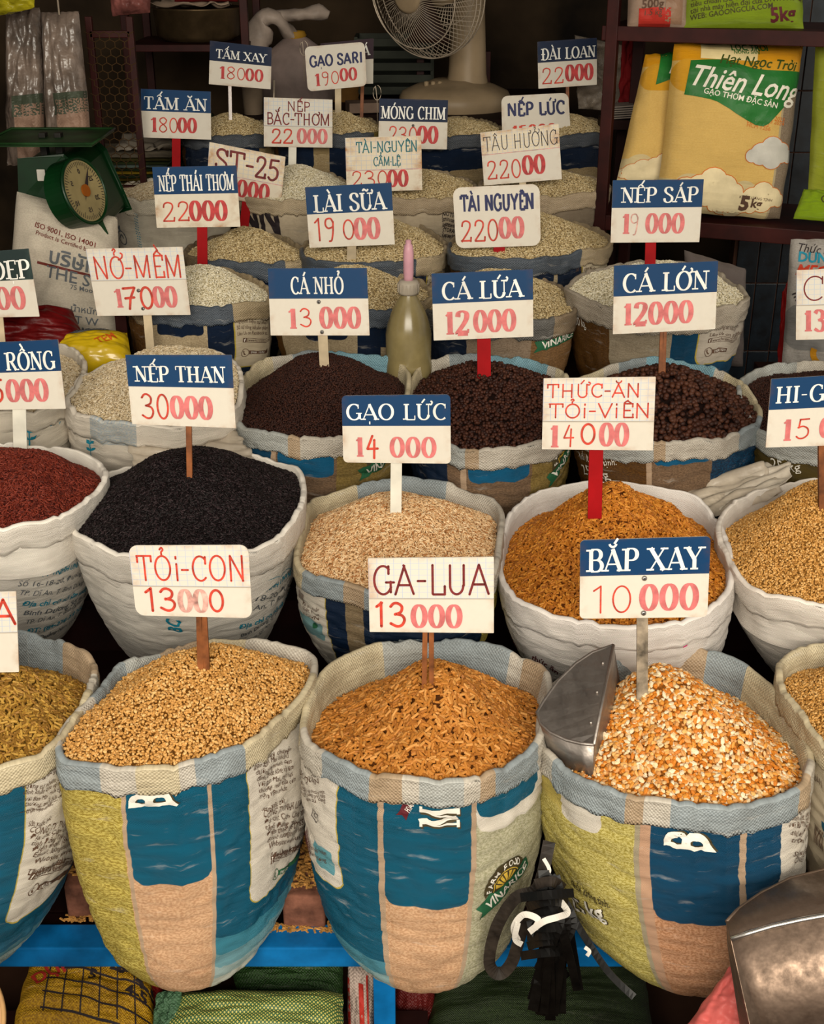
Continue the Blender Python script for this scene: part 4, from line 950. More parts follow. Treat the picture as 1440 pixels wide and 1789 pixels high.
sign('squared-paper sign reading NẾP BẮC-THƠM', (461, 170), (581, 174), (581, 258), (461, 256), 4.18, 'paper', [('NẾP', 'fat', .34, .68, .26, .07, 'm'), ('BẮC-THƠM', 'fat', .03, .97, .54, .31, 'm'), ('22', 'fat', .10, .44, .93, .64, 'h'), ('000', ST, .48, .93, .92, .62, 'p')], ('white', 14, .42, (511, 275)), hfrac=.57)
sign('blue-topped sign reading MÓNG CHIM in front of the fan', (663, 172), (783, 175), (781, 261), (661, 259), 4.18, 'navy', [('MÓNG CHIM', B, .03, .97, .40, .15, 'w'), ('230', 'hand', .13, .58, .88, .56, 'h'), ('00', ST, .56, .87, .88, .54, 'r')], ('brown', 6, .5, (722, 280)), screws=((.5, .53),))
sign('rounded white sign reading NẾP LỨC', (876, 168), (993, 162), (998, 246), (878, 253), 4.3, None, [('NẾP LỨC', 'sans', .08, .94, .42, .16, 'n'), ('15000', ST, .14, .80, .90, .62, 'h')], ('brown', 6, .5, (938, 270)), rnd=.13)
sign('tilted stained paper sign reading ST-25', (366, 248), (499, 274), (490, 363), (360, 340), 3.86, 'stained', [('ST-25', 'fat', .08, .95, .50, .10, 'm'), ('000', ST, .40, .84, .92, .60, 'r')], ('red', 16, .55, (426, 402)), hfrac=.56, age=1)
sign('stained paper sign reading TÀI-NGUYÊN CẨM-LỆ', (603, 241), (736, 237), (738, 332), (606, 336), 3.84, 'stained', [('TÀI-NGUYÊN', 'fat', .14, .95, .28, .09, 'g'), ('CẨM·LỆ', 'fat', .36, .72, .53, .37, 'g'), ('230', 'hand', .05, .56, .90, .62, 'h'), ('00', ST, .54, .82, .92, .62, 'r')], ('cream', 12, .5, (671, 360)), hfrac=.60, age=1)
sign('rusty paper sign reading TÂU HƯỞNG', (839, 232), (976, 216), (982, 313), (846, 324), 3.86, 'stained', [('TÂU HƯỞNG', 'thin', .03, .98, .36, .10, 'k'), ('220', 'hand', .04, .50, .90, .56, 'h'), ('00', ST, .50, .80, .86, .52, 'r')], ('cream', 12, .5, (915, 350)), hfrac=.42, age=0)
sign('blue-topped sign reading NẾP THÁI THƠM on a red stake', (266, 292), (413, 289), (420, 396), (274, 398), 3.45, 'blue', [('NẾP THÁI THƠM', B, .06, .96, .40, .14, 'w'), ('22', 'hand', .06, .42, .90, .58, 'h'), ('000', ST, .40, .86, .89, .57, 'r')], ('red', 18, .56, (354, 480)), age=1)
sign('blue-topped sign reading LÀI SỮA on a cream stake', (533, 327), (684, 319), (690, 427), (541, 433), 3.42, 'blue', [('LÀI SỮA', B, .08, .92, .42, .14, 'w'), ('19', 'hand', .06, .32, .88, .52, 'h'), ('0', 'hand', .38, .55, .88, .56, 'h'), ('00', ST, .53, .84, .89, .55, 'p')], ('cream', 16, .52, (614, 462)))
sign('rounded white sign reading TÀI NGUYÊN on a red stake', (791, 328), (943, 321), (945, 429), (797, 434), 3.42, None, [('TÀI NGUYÊN', 'sans', .08, .93, .40, .14, 'n'), ('220', 'hand', .05, .52, .90, .55, 'h'), ('00', ST, .51, .81, .86, .52, 'p')], ('red', 20, .53, (871, 480)), rnd=.14)
sign('blue-topped sign reading NẾP SÁP below the yellow bags', (1071, 315), (1230, 313), (1222, 423), (1067, 424), 3.28, 'blue', [('NẾP SÁP', B, .10, .95, .36, .12, 'w'), ('1', ST, .11, .22, .86, .54, 'p'), ('9', 'thin', .20, .32, .86, .54, 'f'), ('000', ST, .38, .82, .85, .54, 'p')], ('red', 19, .45, (1136, 462)), hfrac=.44)
sign('cut-off sign with a blackish green top at the left edge', (-105, 446), (50, 434), (69, 553), (-90, 556), 2.93, 'green', [('ĐẸP', B, .54, .98, .43, .16, 'w'), ('000', ST, .38, .88, .88, .55, 'p')], ('cream', 16, .56, (2, 600)))
sign('squared-paper sign reading NỞ-MỀM', (150, 435), (319, 431), (333, 550), (170, 552), 3.02, 'paper', [('NỞ-MỀM', 'hand', .04, .98, .44, .12, 'h'), ('1', ST, .20, .32, .88, .60, 'p'), ('70', 'fat', .30, .64, .90, .58, 'h'), ('00', ST, .62, .88, .88, .58, 'p')], ('cream', 15, .55, (263, 612)), hfrac=.47, screws=((.48, .63), (.50, .90)))
sign('blue-topped sign reading CÁ NHỎ on a plain wooden stake', (468, 469), (641, 468), (646, 586), (473, 586), 2.76, 'blue', [('CÁ NHỎ', B, .22, .76, .38, .13, 'w'), ('1', ST, .17, .29, .90, .60, 'p'), ('3', 'hand', .29, .43, .87, .60, 'h'), ('000', ST, .50, .92, .89, .58, 'p')], ('cream', 17, .52, (567, 640)), screws=((.50, .5), (.52, .95)))
sign('blue-topped sign reading CÁ LỨA on a red stake', (754, 478), (931, 470), (932, 588), (758, 595), 2.78, 'blue', [('CÁ LỨA', B, .09, .90, .40, .14, 'w'), ('12', ST, .11, .37, .92, .58, 'p'), ('000', ST, .40, .83, .90, .58, 'p')], ('red', 24, .51, (846, 655)))
sign('blue-topped sign reading CÁ LỚN on a bamboo stake', (1073, 464), (1255, 456), (1250, 575), (1071, 584), 2.78, 'blue', [('CÁ LỚN', B, .08, .92, .40, .13, 'w'), ('12000', ST, .09, .78, .88, .56, 'p')], ('brown', 7, .49, (1153, 662), .51, (1159, 662)))
sign('cut-off squared-paper sign beside the hanging bag at the right edge', (1392, 472), (1545, 466), (1545, 590), (1391, 594), 2.80, 'paper', [('CÁT', 'thin', .05, .90, .44, .10, 'm'), ('13', ST, .08, .34, .88, .58, 'p'), ('000', ST, .4, .8, .88, .58, 'p')], ('cream', 16, .5, (1468, 650)), hfrac=.50)
sign('cut-off blue-topped sign ending in RỒNG at the left edge', (-75, 601), (101, 593), (115, 714), (-62, 717), 2.50, 'blue', [('KIẾT RỒNG', B, .0, .95, .42, .16, 'w'), ('5', 'fat', .28, .42, .88, .55, 'h'), ('000', ST, .43, .85, .88, .56, 'p')], ('white', 24, .56, (36, 800)))
sign('blue-topped sign reading NẾP THAN above the black rice', (219, 620), (405, 620), (412, 748), (231, 741), 2.28, 'blue', [('NẾP THAN', B, .07, .93, .38, .16, 'w'), ('30', 'hand', .09, .38, .90, .55, 'h'), ('000', ST, .38, .79, .89, .58, 'p')], ('brown', 10, .56, (331, 802)))
sign('rounded blue-topped sign reading GẠO LỨC on a white stake', (597, 691), (787, 689), (788, 810), (600, 808), 2.30, 'blue', [('GẠO LỨC', B, .03, .97, .36, .13, 'w'), ('1', ST, .11, .20, .91, .62, 'p'), ('4', 'fat', .21, .34, .90, .60, 'h'), ('000', ST, .43, .87, .91, .62, 'p')], ('white', 20, .50, (692, 868)), rnd=.07)
sign('squared-paper sign reading THỨC-ĂN TỎI-VIÊN on a red stake', (950, 661), (1146, 658), (1141, 787), (947, 785), 2.26, 'paper', [('THỨC-ĂN', 'fat', .03, .87, .27, .09, 'h'), ('TỎi-ViÊN', 'fat', .05, .97, .55, .36, 'h'), ('1', ST, .06, .16, .97, .66, 'p'), ('4', 'hand', .18, .30, .93, .66, 'h'), ('0', 'fat', .33, .50, .92, .64, 'h'), ('00', ST, .51, .78, .94, .63, 'p')], ('red', 25, .49, (1040, 862)), hfrac=.60)
sign('cut-off blue-topped sign reading HI-GE at the right edge', (1348, 662), (1530, 651), (1520, 776), (1338, 782), 2.28, 'blue', [('HI-GRO', B, .05, .84, .36, .12, 'w'), ('1', ST, .14, .25, .91, .60, 'p'), ('5', 'hand', .27, .43, .88, .60, 'h'), ('000', ST, .5, .9, .88, .6, 'p')], ('brown', 12, .52, (1436, 860)))
sign('rounded squared-paper sign reading TỎI-CON', (224, 953), (434, 952), (441, 1080), (238, 1075), 1.84, 'paper', [('TỎi-CON', 'hand', .05, .97, .49, .15, 'h'), ('13', 'fat', .08, .36, .92, .60, 'h'), ('00', ST, .37, .63, .93, .62, 'f'), ('0', 'fat', .62, .78, .92, .62, 'h')], ('brown', 11, .555, (350, 1140), .585, (360, 1140)), hfrac=.57, rnd=.12)
sign('squared-paper sign reading GA-LUA on two brown sticks', (643, 975), (863, 973), (863, 1106), (646, 1104), 1.82, 'paper', [('GA-LUA', 'hand', .02, .97, .48, .10, 'm'), ('13', 'fat', .04, .30, .92, .60, 'h'), ('000', ST, .33, .75, .93, .63, 'p')], ('brown', 9, .455, (741, 1205), .50, (754, 1205)), hfrac=.54, screws=())
sign('blue-topped sign reading BẮP XAY above the corn', (1014, 944), (1242, 937), (1236, 1078), (1013, 1081), 1.84, 'blue', [('BẮP XAY', B, .05, .95, .40, .12, 'w'), ('10', 'thin', .08, .42, .92, .58, 'h'), ('000', ST, .46, .93, .90, .58, 'p')], ('grey', 20, .49, (1122, 1204)), hfrac=.455, screws=((.5, .5), (.5, .94)), rnd=.06)
sign('cut-off handwritten sign ending in A at the lower left edge', (-175, 1038), (28, 1033), (33, 1174), (-170, 1178), 1.82, 'paper', [('GA', 'fat', .55, 1.0, .40, .10, 'h')], ('brown', 9, .5, (-70, 1240)), hfrac=.50)

# ---------------------------------------------------------------- print on the sacks
def rectgrid(x0, y0, x1, y1, nx=6, ny=2, sh=0.0):
    V = [(x0+(x1-x0)*i/nx+sh*(y0+(y1-y0)*j/ny), y0+(y1-y0)*j/ny) for j in range(ny+1) for i in range(nx+1)]; T = []
    for j in range(ny):
        for i in range(nx):
            a = j*(nx+1)+i; b = a+nx+1; T += [(a, a+1, b+1), (a, b+1, b)]
    return V, T
def band(cx, cy, r0, r1, a0, a1, n=14):
    V = []; T = []
    for i in range(n+1):
        a = math.radians(a0+(a1-a0)*i/n)
        V += [(cx+r0*math.cos(a), cy+r0*math.sin(a)), (cx+r1*math.cos(a), cy+r1*math.sin(a))]
    for i in range(n): T += [(2*i, 2*i+1, 2*i+3), (2*i, 2*i+3, 2*i+2)]
    return V, T
def polyfan(P):
    c = (sum(p[0] for p in P)/len(P), sum(p[1] for p in P)/len(P)); return [c]+list(P), [(0, i+1, (i+1) % len(P)+1) for i in range(len(P))]
def join(*parts):
    V = []; T = []
    for v, t in parts:
        k = len(V); V += v; T += [tuple(a+k for a in q) for q in t]
    return V, T
def brush(txt, style, cap=1.0, width=None):
    S, F, W = layout(txt); v, t = paint(txt, style, 0, 0, width or W*cap, cap); return [(a[0], a[1]) for a in v], t
class PxText:
    """lay a line of lettering on a sack: A, B where the baseline starts and ends in the photograph, h letter height there"""
def tpx(s, txt, A, Bp, h, mat, bold=0.0, shear=0.0, name='lettering', style=None, off=.0014):
    ua, va = s.at(*A); ub, vb = s.at(*Bp); L = math.hypot((ub-ua)*s.circ, vb-va) or .01
    rot = math.atan2(-(vb-va), (ub-ua)*s.circ)
    V, T = font_mesh(txt, bold, shear) if not style else brush(txt, style)
    x1 = max(v[0] for v in V) or 1
    dep = (s.S(ua, va)-CAM).dot(FW); size = h*dep/FOC/.85/(.73 if not style else 1.0)
    return decal(name, s, V, T, ua, va, size, mat, rot, off, L/(size*x1))
def para(s, lines, st, step, slope, h, mat=None, maxu=1.0):
    for i, (txt, ln, *o) in enumerate(lines):
        if not txt: continue
        A = (st[0]+step[0]*i, st[1]+step[1]*i)
        tpx(s, txt, A, (A[0]+ln, A[1]+ln*slope), o[0] if o else h, o[1] if len(o) > 1 else (mat or M_print), bold=o[2] if len(o) > 2 else 0)
def shape_px(s, name, V, T, A, size_px, rot, mat, off=.0014, label=None):
    ua, va = s.at(*A); dep = (s.S(ua, va)-CAM).dot(FW)
    return decal(name, s, V, T, ua, va, size_px*dep/FOC, mat, math.radians(rot), off, 1.0, label)
def rrpoly(x0, y0, x1, y1, r, n=4):
    P = []
    for k, (x, y) in enumerate(((x0+r, y0+r), (x1-r, y0+r), (x1-r, y1-r), (x0+r, y1-r))):
        for j in range(n+1):
            a = math.radians(180+90*k+90*j/n); P.append((x+r*math.cos(a), y+r*math.sin(a)))
    return polyfan(P)
def badge(s, A, size, rot):
    """dark round badge with grain picture above a green name ribbon; one unit = ribbon height"""
    shape_px(s, 'badge_disc', *join(band(2.3, .9, 0, 2.0, 5, 175)), A, size, rot, M_printo, .0014)
    shape_px(s, 'badge_wheat', *join(*[band(2.3, .9, .3+.0*k, 1.05, 20+24*k, 36+24*k, 3) for k in range(6)]), A, size, rot, M_printy, .0018)
    shape_px(s, 'badge_ring', *join(band(2.3, .9, 1.15, 1.22, 5, 175)), A, size, rot, M_printy, .0018)
    V = []; T = []
    for i, ch in enumerate('FARM·FOOD'):
        if ch == '·': v, t = band(0, 0, 0, .1, 0, 360, 6)
        else: v, t = font_mesh(ch, .02)
        a = math.radians(158-17*i); k = len(V); c, sn = math.cos(a-PI/2), math.sin(a-PI/2)
        for x, y in v:
            x = (x-.33)*.6; y = y*.6+1.38; V.append((2.3+x*c-y*sn, .9+x*sn+y*c))
        T += [tuple(q+k for q in f) for f in t]
    shape_px(s, 'badge_lettering', V, T, A, size, rot, M_printw, .002)
    shape_px(s, 'ribbon', *join(rectgrid(-.1, -.1, 4.6, 1.05, 10, 2), ([(-.1, -.1), (-.75, -.25), (-.35, .3), (-.6, .95), (-.1, 1.05)], [(0, 1, 2), (0, 2, 4), (2, 3, 4)])), A, size, rot, M_printg, .0022)
    V, T = font_mesh('VINARICE', .02); x1 = max(v[0] for v in V)
    shape_px(s, 'ribbon_lettering', [(x*4.2/x1+.15, y*1.0+.12) for x, y in V], T, A, size, rot, M_printw, .003)
def phone_bar(s, A, Bp, h, col=None):
    col = col or M_print
    ua, va = s.at(*A); ub, vb = s.at(*Bp); L = math.hypot((ub-ua)*s.circ, vb-va); rot = math.atan2(-(vb-va), (ub-ua)*s.circ)
    dep = (s.S(ua, va)-CAM).dot(FW); z = h*dep/FOC; n = L/z
    decal('hotline_bar', s, *join(rectgrid(1.3, -.25, n, .55, 6, 1)), ua, va, z, col, rot, .0014)
    decal('phone_mark', s, *join(band(.5, .1, .82, .95, 0, 360, 18), band(.75, .25, .45, .72, 150, 260, 6)), ua, va, z, col, rot, .0014)
    V, T = font_mesh('1900 1570', 0); decal('hotline_number', s, [(x*.75+1.7, y*.7-.1) for x, y in V], T, ua, va, z, M_printw, rot, .0022)
def fb_bar(s, A, Bp, h):
    ua, va = s.at(*A); ub, vb = s.at(*Bp); L = math.hypot((ub-ua)*s.circ, vb-va); rot = math.atan2(-(vb-va), (ub-ua)*s.circ)
    dep = (s.S(ua, va)-CAM).dot(FW); z = h*dep/FOC; n = L/z
    decal('page_mark', s, *rectgrid(0, -.1, .95, 1, 1, 1), ua, va, z, M_print, rot, .0014)
    V, T = font_mesh('f', .03); decal('page_letter', s, [(x*1.2+.25, y*1.1+.05) for x, y in V], T, ua, va, z, M_printw, rot, .002)
    decal('page_frame', s, *join(rectgrid(1.1, -.1, n, 0, 6, 1), rectgrid(1.1, .9, n, 1, 6, 1), rectgrid(1.1, 0, 1.18, .9, 1, 1), rectgrid(n-.1, 0, n, .9, 1, 1)), ua, va, z, M_print, rot, .0014)
    V, T = font_mesh('www.facebook.com', 0); x1 = max(v[0] for v in V); decal('page_address', s, [(x*(n-1.6)/x1+1.35, y*.9+.15) for x, y in V], T, ua, va, z, M_print, rot, .0014)
BM = [('cùng dây chuyền', 80), ('gạo Ban Mai lưu giữ', 76), ('dưỡng tự nhiên. Sản', 80), ('đỉnh khắt khe và dân', 80), ('Với Ban Mai, mỗi hạt', 78), ('thương, mỗi bữa cơm', 80), ('trọn vẹn nhất.', 60), ('', 0),
      ('Sản xuất bởi:', 52, 8), ('CÔNG TY TNHH LƯƠNG', 90, 11), ('Địa chỉ: Cụm Công nghiệp', 92, 8), ('tỉnh Đồng Tháp, Việt Nam', 88, 8), ('Điện thoại: (84-277) 651 888', 95, 9), ('Email: luongthuc@vietnam', 88, 8), ('Website: www.luongthuc.vn', 95, 8), ('', 0), ('Số tự công bố sản phẩm', 86, 8), ('', 0)]
s = SK['F0']
para(s, [(a, max(0, b-12), *c) for a, b, *c in BM], (34, 1354), (1.65, 11.0), -.27, 8)
for a, b in (((34, 1420), (100, 1402)), ((48, 1521), (118, 1498)),): tpx(s, '—————', a, b, 6, M_print)
tpx(s, 'Like Us on Facebook at:', (47, 1528), (112, 1506), 9, M_print, .02)
fb_bar(s, (49, 1536), (124, 1508), 11); phone_bar(s, (53, 1556), (126, 1530), 11)
s = SK['F1']
BM1 = [(a, b*.80, *c) for a, b, *c in BM]
para(s, BM1, (441, 1332), (1.9, 10.6), -.33, 8)
tpx(s, 'Like Us on Facebook at:', (471, 1498), (525, 1475), 8, M_print, .02)
fb_bar(s, (472, 1508), (530, 1480), 10); phone_bar(s, (478, 1530), (532, 1500), 10, M_printg)
LYB = join(rectgrid(0, 0, 2.5, .32, 6, 2), rectgrid(0, .3, .34, .45, 1, 1), band(.80, .30, .40, .80, 0, 180, 12), band(1.95, .30, .42, .88, 0, 180, 12), ([(2.3, 0), (3.2, 0), (2.45, .95)], [(0, 1, 2)]))
for nm, A, w_, a_ in (('F1', (224, 1411), 25, 2), ('F3', (1159, 1474), 30, -3)):
    s = SK[nm]; shape_px(s, 'lettering', [(x+.14, y+.05) for x, y in LYB[0]], LYB[1], A, w_, a_, M_printo, .0010)
    shape_px(s, 'lettering', *LYB, A, w_, a_, M_printw, .0020)
s = SK['F2']
v, t = brush('M', 'stencil'); v = [(-y, x) for x, y in v]
shape_px(s, 'lettering', [(x*1.5+1.5, y*.8-.05) for x, y in v], t, (735, 1443), 46, 0, M_printo, .0012)
shape_px(s, 'lettering', [(x*1.5+1.5, y*.8) for x, y in v], t, (733, 1441), 46, 0, M_printw, .0020)
shape_px(s, 'side_ribbon', *join(rectgrid(0, 0, 2.4, 1, 4, 1), ([(0, 0), (-.7, -.1), (-.3, .5), (-.7, 1.1), (0, 1)], [(0, 1, 2), (0, 2, 4), (2, 3, 4)])), (713, 1424), 17, 68, M_printm, .0014)
tpx(s, 'HOÀNG', (716, 1420), (728, 1398), 9, M_printw, .01, off=.0022)
tpx(s, 'BẢO QUẢN', (527, 1352), (560, 1368), 10, M_print, 0, .2)
for i in range(3): tpx(s, ['Để nơi khô ráo thoáng mát', 'tránh ánh nắng trực tiếp', 'Hướng dẫn sử dụng'][i], (528, 1371+8*i), (570, 1386+8*i), 6, M_print)
for i in range(2): shape_px(s, 'care_mark', *join(band(.5, .5, .42, .5, 0, 360, 4) if i == 0 else band(.5, .5, .0, .001, 0, 360, 4), rectgrid(0, 0, 1.0, .07, 1, 1), rectgrid(0, .95, 1.0, 1.02, 1, 1), rectgrid(0, 0, .07, 1, 1, 1), rectgrid(.95, 0, 1.02, 1, 1, 1), band(.5, .5, .18, .28, 20, 320, 10)), (524+21*i, 1414+10*i), 19, -16, M_printk)
shape_px(s, 'barcode', *join(*[rectgrid(x, 0, x+w_, 1.6, 1, 4) for x, w_ in zip((0, .09, .2, .26, .4, .5, .56, .7, .78, .92, 1.0, 1.12), (.05, .06, .03, .08, .04, .03, .08, .03, .08, .03, .06, .04))]), (538, 1468), 26, -18, M_printm)
for i in range(2): tpx(s, ['Đạt tiêu chuẩn Việt Nam', 'Hàm lượng'][i], (540, 1478+12*i), (572, 1494+12*i), 7, M_print)
badge(s, (850, 1592), 24, 27)
s = SK['F3']
tpx(s, 'Khối lượng tịnh:', (1000, 1546), (1066, 1586), 15, M_printo, .01); tpx(s, '25 kg', (1011, 1582), (1063, 1608), 26, M_printo, .02, off=.0012); tpx(s, '25 kg', (1010, 1580), (1062, 1606), 26, M_printw, .02, off=.002)
para(s, [('dưỡng tự nhiên', 44), ('đỉnh khắt khe và', 42), ('Với Ban Mai, mỗi', 40), ('thương, mỗi bữa', 38), ('trọn vẹn', 28), ('', 0), ('Sản xuất', 24), ('CÔNG TY', 26, 10)], (1372, 1420), (2, 12.5), -.28, 9)
s = SK['F4']
shape_px(s, 'barcode', *join(*[rectgrid(x, 0, x+w_, 1.6, 1, 4) for x, w_ in zip((0, .09, .2, .26, .4, .5, .56, .7, .78), (.05, .06, .03, .08, .04, .03, .08, .03, .08))]), (1424, 1470), 28, -14, M_print)
tpx(s, 'BẢO QUẢN', (1408, 1350), (1440, 1374), 10, M_print)
s = SK['S0']
tpx(s, 'Việt Nam', (24, 979), (97, 968), 13, M_printb)
shape_px(s, 'panel_outline', *join(band(0, 0, .9, 1, 180, 250, 8)), (30, 972), 30, 0, M_printb)
tpx(s, '———————', (20, 992), (128, 976), 8, M_printb)
for i, (tx, b, c, a, e) in enumerate([('CÔNG TY TNHH UNI', .02, M_printb, (25, 1009), (134, 990)), ('Số 16-18-20, Đường', 0, M_printgr, (30, 1023), (140, 1004)), ('TP. Dĩ An, T. Bình Dương', 0, M_printgr, (32, 1038), (143, 1019)),
        ('Địa chỉ cơ sở sản xuất:', .02, M_printb, (37, 1056), (149, 1032)), ('Bình Dương: Số 16-18', .015, M_printgr, (39, 1073), (155, 1048)), ('TP. Dĩ An, T. Bình Dương', 0, M_printgr, (43, 1089), (158, 1063)), ('ĐT: (84-274) 373 2658', .02, M_printb, (45, 1105), (161, 1077)), ('Quảng Nam: Lô Số 14', .01, M_printgr, (66, 1117), (164, 1092))]):
    tpx(s, tx, a, e, 12, c, b)
s = SK['S1']
for tx, b, c, a, e in [('Việt Nam', 0, M_printb, (420, 1010), (462, 996)), ('——————', 0, M_printb, (436, 1022), (516, 984)), ('TY TNHH UNI-PRES', .02, M_printb, (438, 1040), (517, 1003)), ('18-20, Đường ĐT', 0, M_printgr, (441, 1053), (518, 1019)), ('An, T. Bình Dương', 0, M_printgr, (441, 1068), (518, 1034)),
        ('Địa chỉ cơ sở sản xuất', .02, M_printb, (416, 1098), (518, 1050)), ('Bình Dương: Số 16-18', .015, M_printgr, (420, 1112), (518, 1066)), ('TP. Dĩ An, T. Bình', 0, M_printgr, (440, 1119), (518, 1082))]:
    tpx(s, tx, a, e, 12, c, b)
v, t = font_mesh('BC', .03); v = [(-y, x) for x, y in v]; shape_px(s, 'lettering', v, t, (318, 1103), 34, 0, M_printb)
s = SK['S2']
shape_px(s, 'barcode', *join(*[rectgrid(x, 0, x+w_, 1.6, 1, 2) for x, w_ in zip((0, .09, .2, .26, .4, .5, .56, .7, .78), (.05, .06, .03, .08, .04, .03, .08, .03, .08))]), (527, 1044), 17, -14, M_print)
for i in range(3): tpx(s, ['Đạt tiêu chuẩn', 'Việt Nam', 'TCVN'][i], (530, 1056+8*i), (558, 1066+8*i), 6, M_print)
shape_px(s, 'leaf_print', *polyfan([(0, 0), (.5, .25), (.7, .8), (.5, 1.2), (.1, .9), (-.1, .4)]), (548, 1098), 17, 0, M_printg, .0018)
s = SK['S3']
tpx(s, 'hàng trồng trọt', (872, 1104), (905, 1134), 11, M_printm, .01); tpx(s, 'thức ăn', (930, 1150), (976, 1178), 17, M_printm, .02)
shape_px(s, 'pink_stripe', *rectgrid(0, 0, .32, 1.5, 1, 4, .1), (1193, 1130), 24, 0, M_printpk)
shape_px(s, 'ink_claws', *join(*[([(i*.28, 0), (i*.28+.16, 0), (i*.28-.05, .8), (i*.28-.35, 1.0)], [(0, 1, 2), (0, 2, 3)]) for i in range(4)]), (1170, 1130), 22, 0, M_printk)
shape_px(s, 'green_print', *polyfan([(0, 0), (.9, .1), (1.1, .4), (.4, .5)]), (1146, 1128), 22, 0, M_printg)
s = SK['T0']
tpx(s, 'CÔNG TY', (68, 732), (100, 724), 11, M_printgr, .02); tpx(s, 'ĐC:1', (86, 744), (104, 741), 7, M_printb)
def vine(s, A, n, step, sz, m):
    V = []; T = []
    for i in range(n):
        for sd in (-1, 1):
            k = len(V); V += [(0, -i*1.0), (sd*.55, -i*1.0+.15), (sd*.75, -i*1.0+.6), (sd*.2, -i+.5)]; T += [(k, k+1, k+2), (k, k+2, k+3)]
    V2, T2 = rectgrid(-.06, -n*1.0, .06, .6, 1, n); V, T = join((V, T), (V2, T2)); shape_px(s, 'leaf_print', V, T, A, sz, 4, m)
vine(s, (48, 728), 4, 18, 16, M_printb)
vine(SK['T1'], (156, 752), 4, 14, 15, M_printb)
badge(SK['T2'], (640, 832), 19, 18); badge(SK['T3'], (967, 838), 19, 28); badge(SK['U3'], (944, 610), 17, 6)
s = SK['T4']
tpx(s, 'Khối lượng tịnh:', (1012, 798), (1078, 812), 11, M_printw); tpx(s, '25 kg', (1022, 828), (1068, 836), 17, M_printw)
tpx(SK['T5'], 'Khối lượng tịnh:', (1342, 790), (1402, 799), 11, M_printw); tpx(SK['T5'], '25 kg', (1350, 815), (1400, 822), 16, M_printw)
tpx(SK['U4'], 'Khối lượng tịnh', (1008, 546), (1040, 552), 9, M_printk); tpx(SK['U4'], '50 kg', (1005, 568), (1026, 572), 14, M_printw)
SM = ['Chế biến từ nguồn', 'nguyên liệu tự nhiên', 'Số tự công bố sản phẩm', 'Like Us on Facebook at:']
for k, x0, y0, x1, sl in (('U1', 414, 557, 466, -.05), ('U4', 1240, 558, 1290, -.12), ('V2', 735, 462, 775, -.05), ('V3', 1006, 455, 1052, -.08)):
    s = SK[k]
    for i, tx in enumerate(SM): tpx(s, tx, (x0, y0+10*i), (x1, y0+10*i+(x1-x0)*sl), 6, M_print)
fb_bar(SK['U1'], (424, 597), (470, 594), 7); phone_bar(SK['U1'], (424, 617), (466, 612), 8)
fb_bar(SK['U4'], (1236, 598), (1286, 592), 7); phone_bar(SK['U4'], (1234, 594+22), (1268, 612), 9)
tpx(SK['W2'], 'INN', (424, 405), (492, 412), 58, M_printk, .04)
for i, tx in enumerate(['Warning: do not use', 'hooks on this bag', 'Keep dry at all times', 'NOTICE', 'Store in a cool place', 'Registration number', 'STORAGE', 'Keep away from rain']): tpx(SK['W3'], tx, (772, 352+9*i), (800, 351+9*i), 7, M_printk, .02)
for i, tx in enumerate(['GẠO', 'THƠM']): tpx(SK['W1'], tx, (197, 372+30*i), (212, 374+30*i), 9, M_printgr, .02)
shape_px(SK['W1'], 'round_stamp', *join(band(0, 0, .85, 1, 0, 360, 20), band(0, 0, .3, .5, 0, 200, 8)), (214, 415), 13, 0, M_printgr)
shape_px(SK['W1'], 'stamped_border', *join(*[([(a*.3, -i*.5), (a*.3+.25, -i*.5), (a*.3+.12+.1*(i % 2), -i*.5+.3)], [(0, 1, 2)]) for i in range(18) for a in (0, 1, 2)]), (233, 355), 9, 0, M_printb)

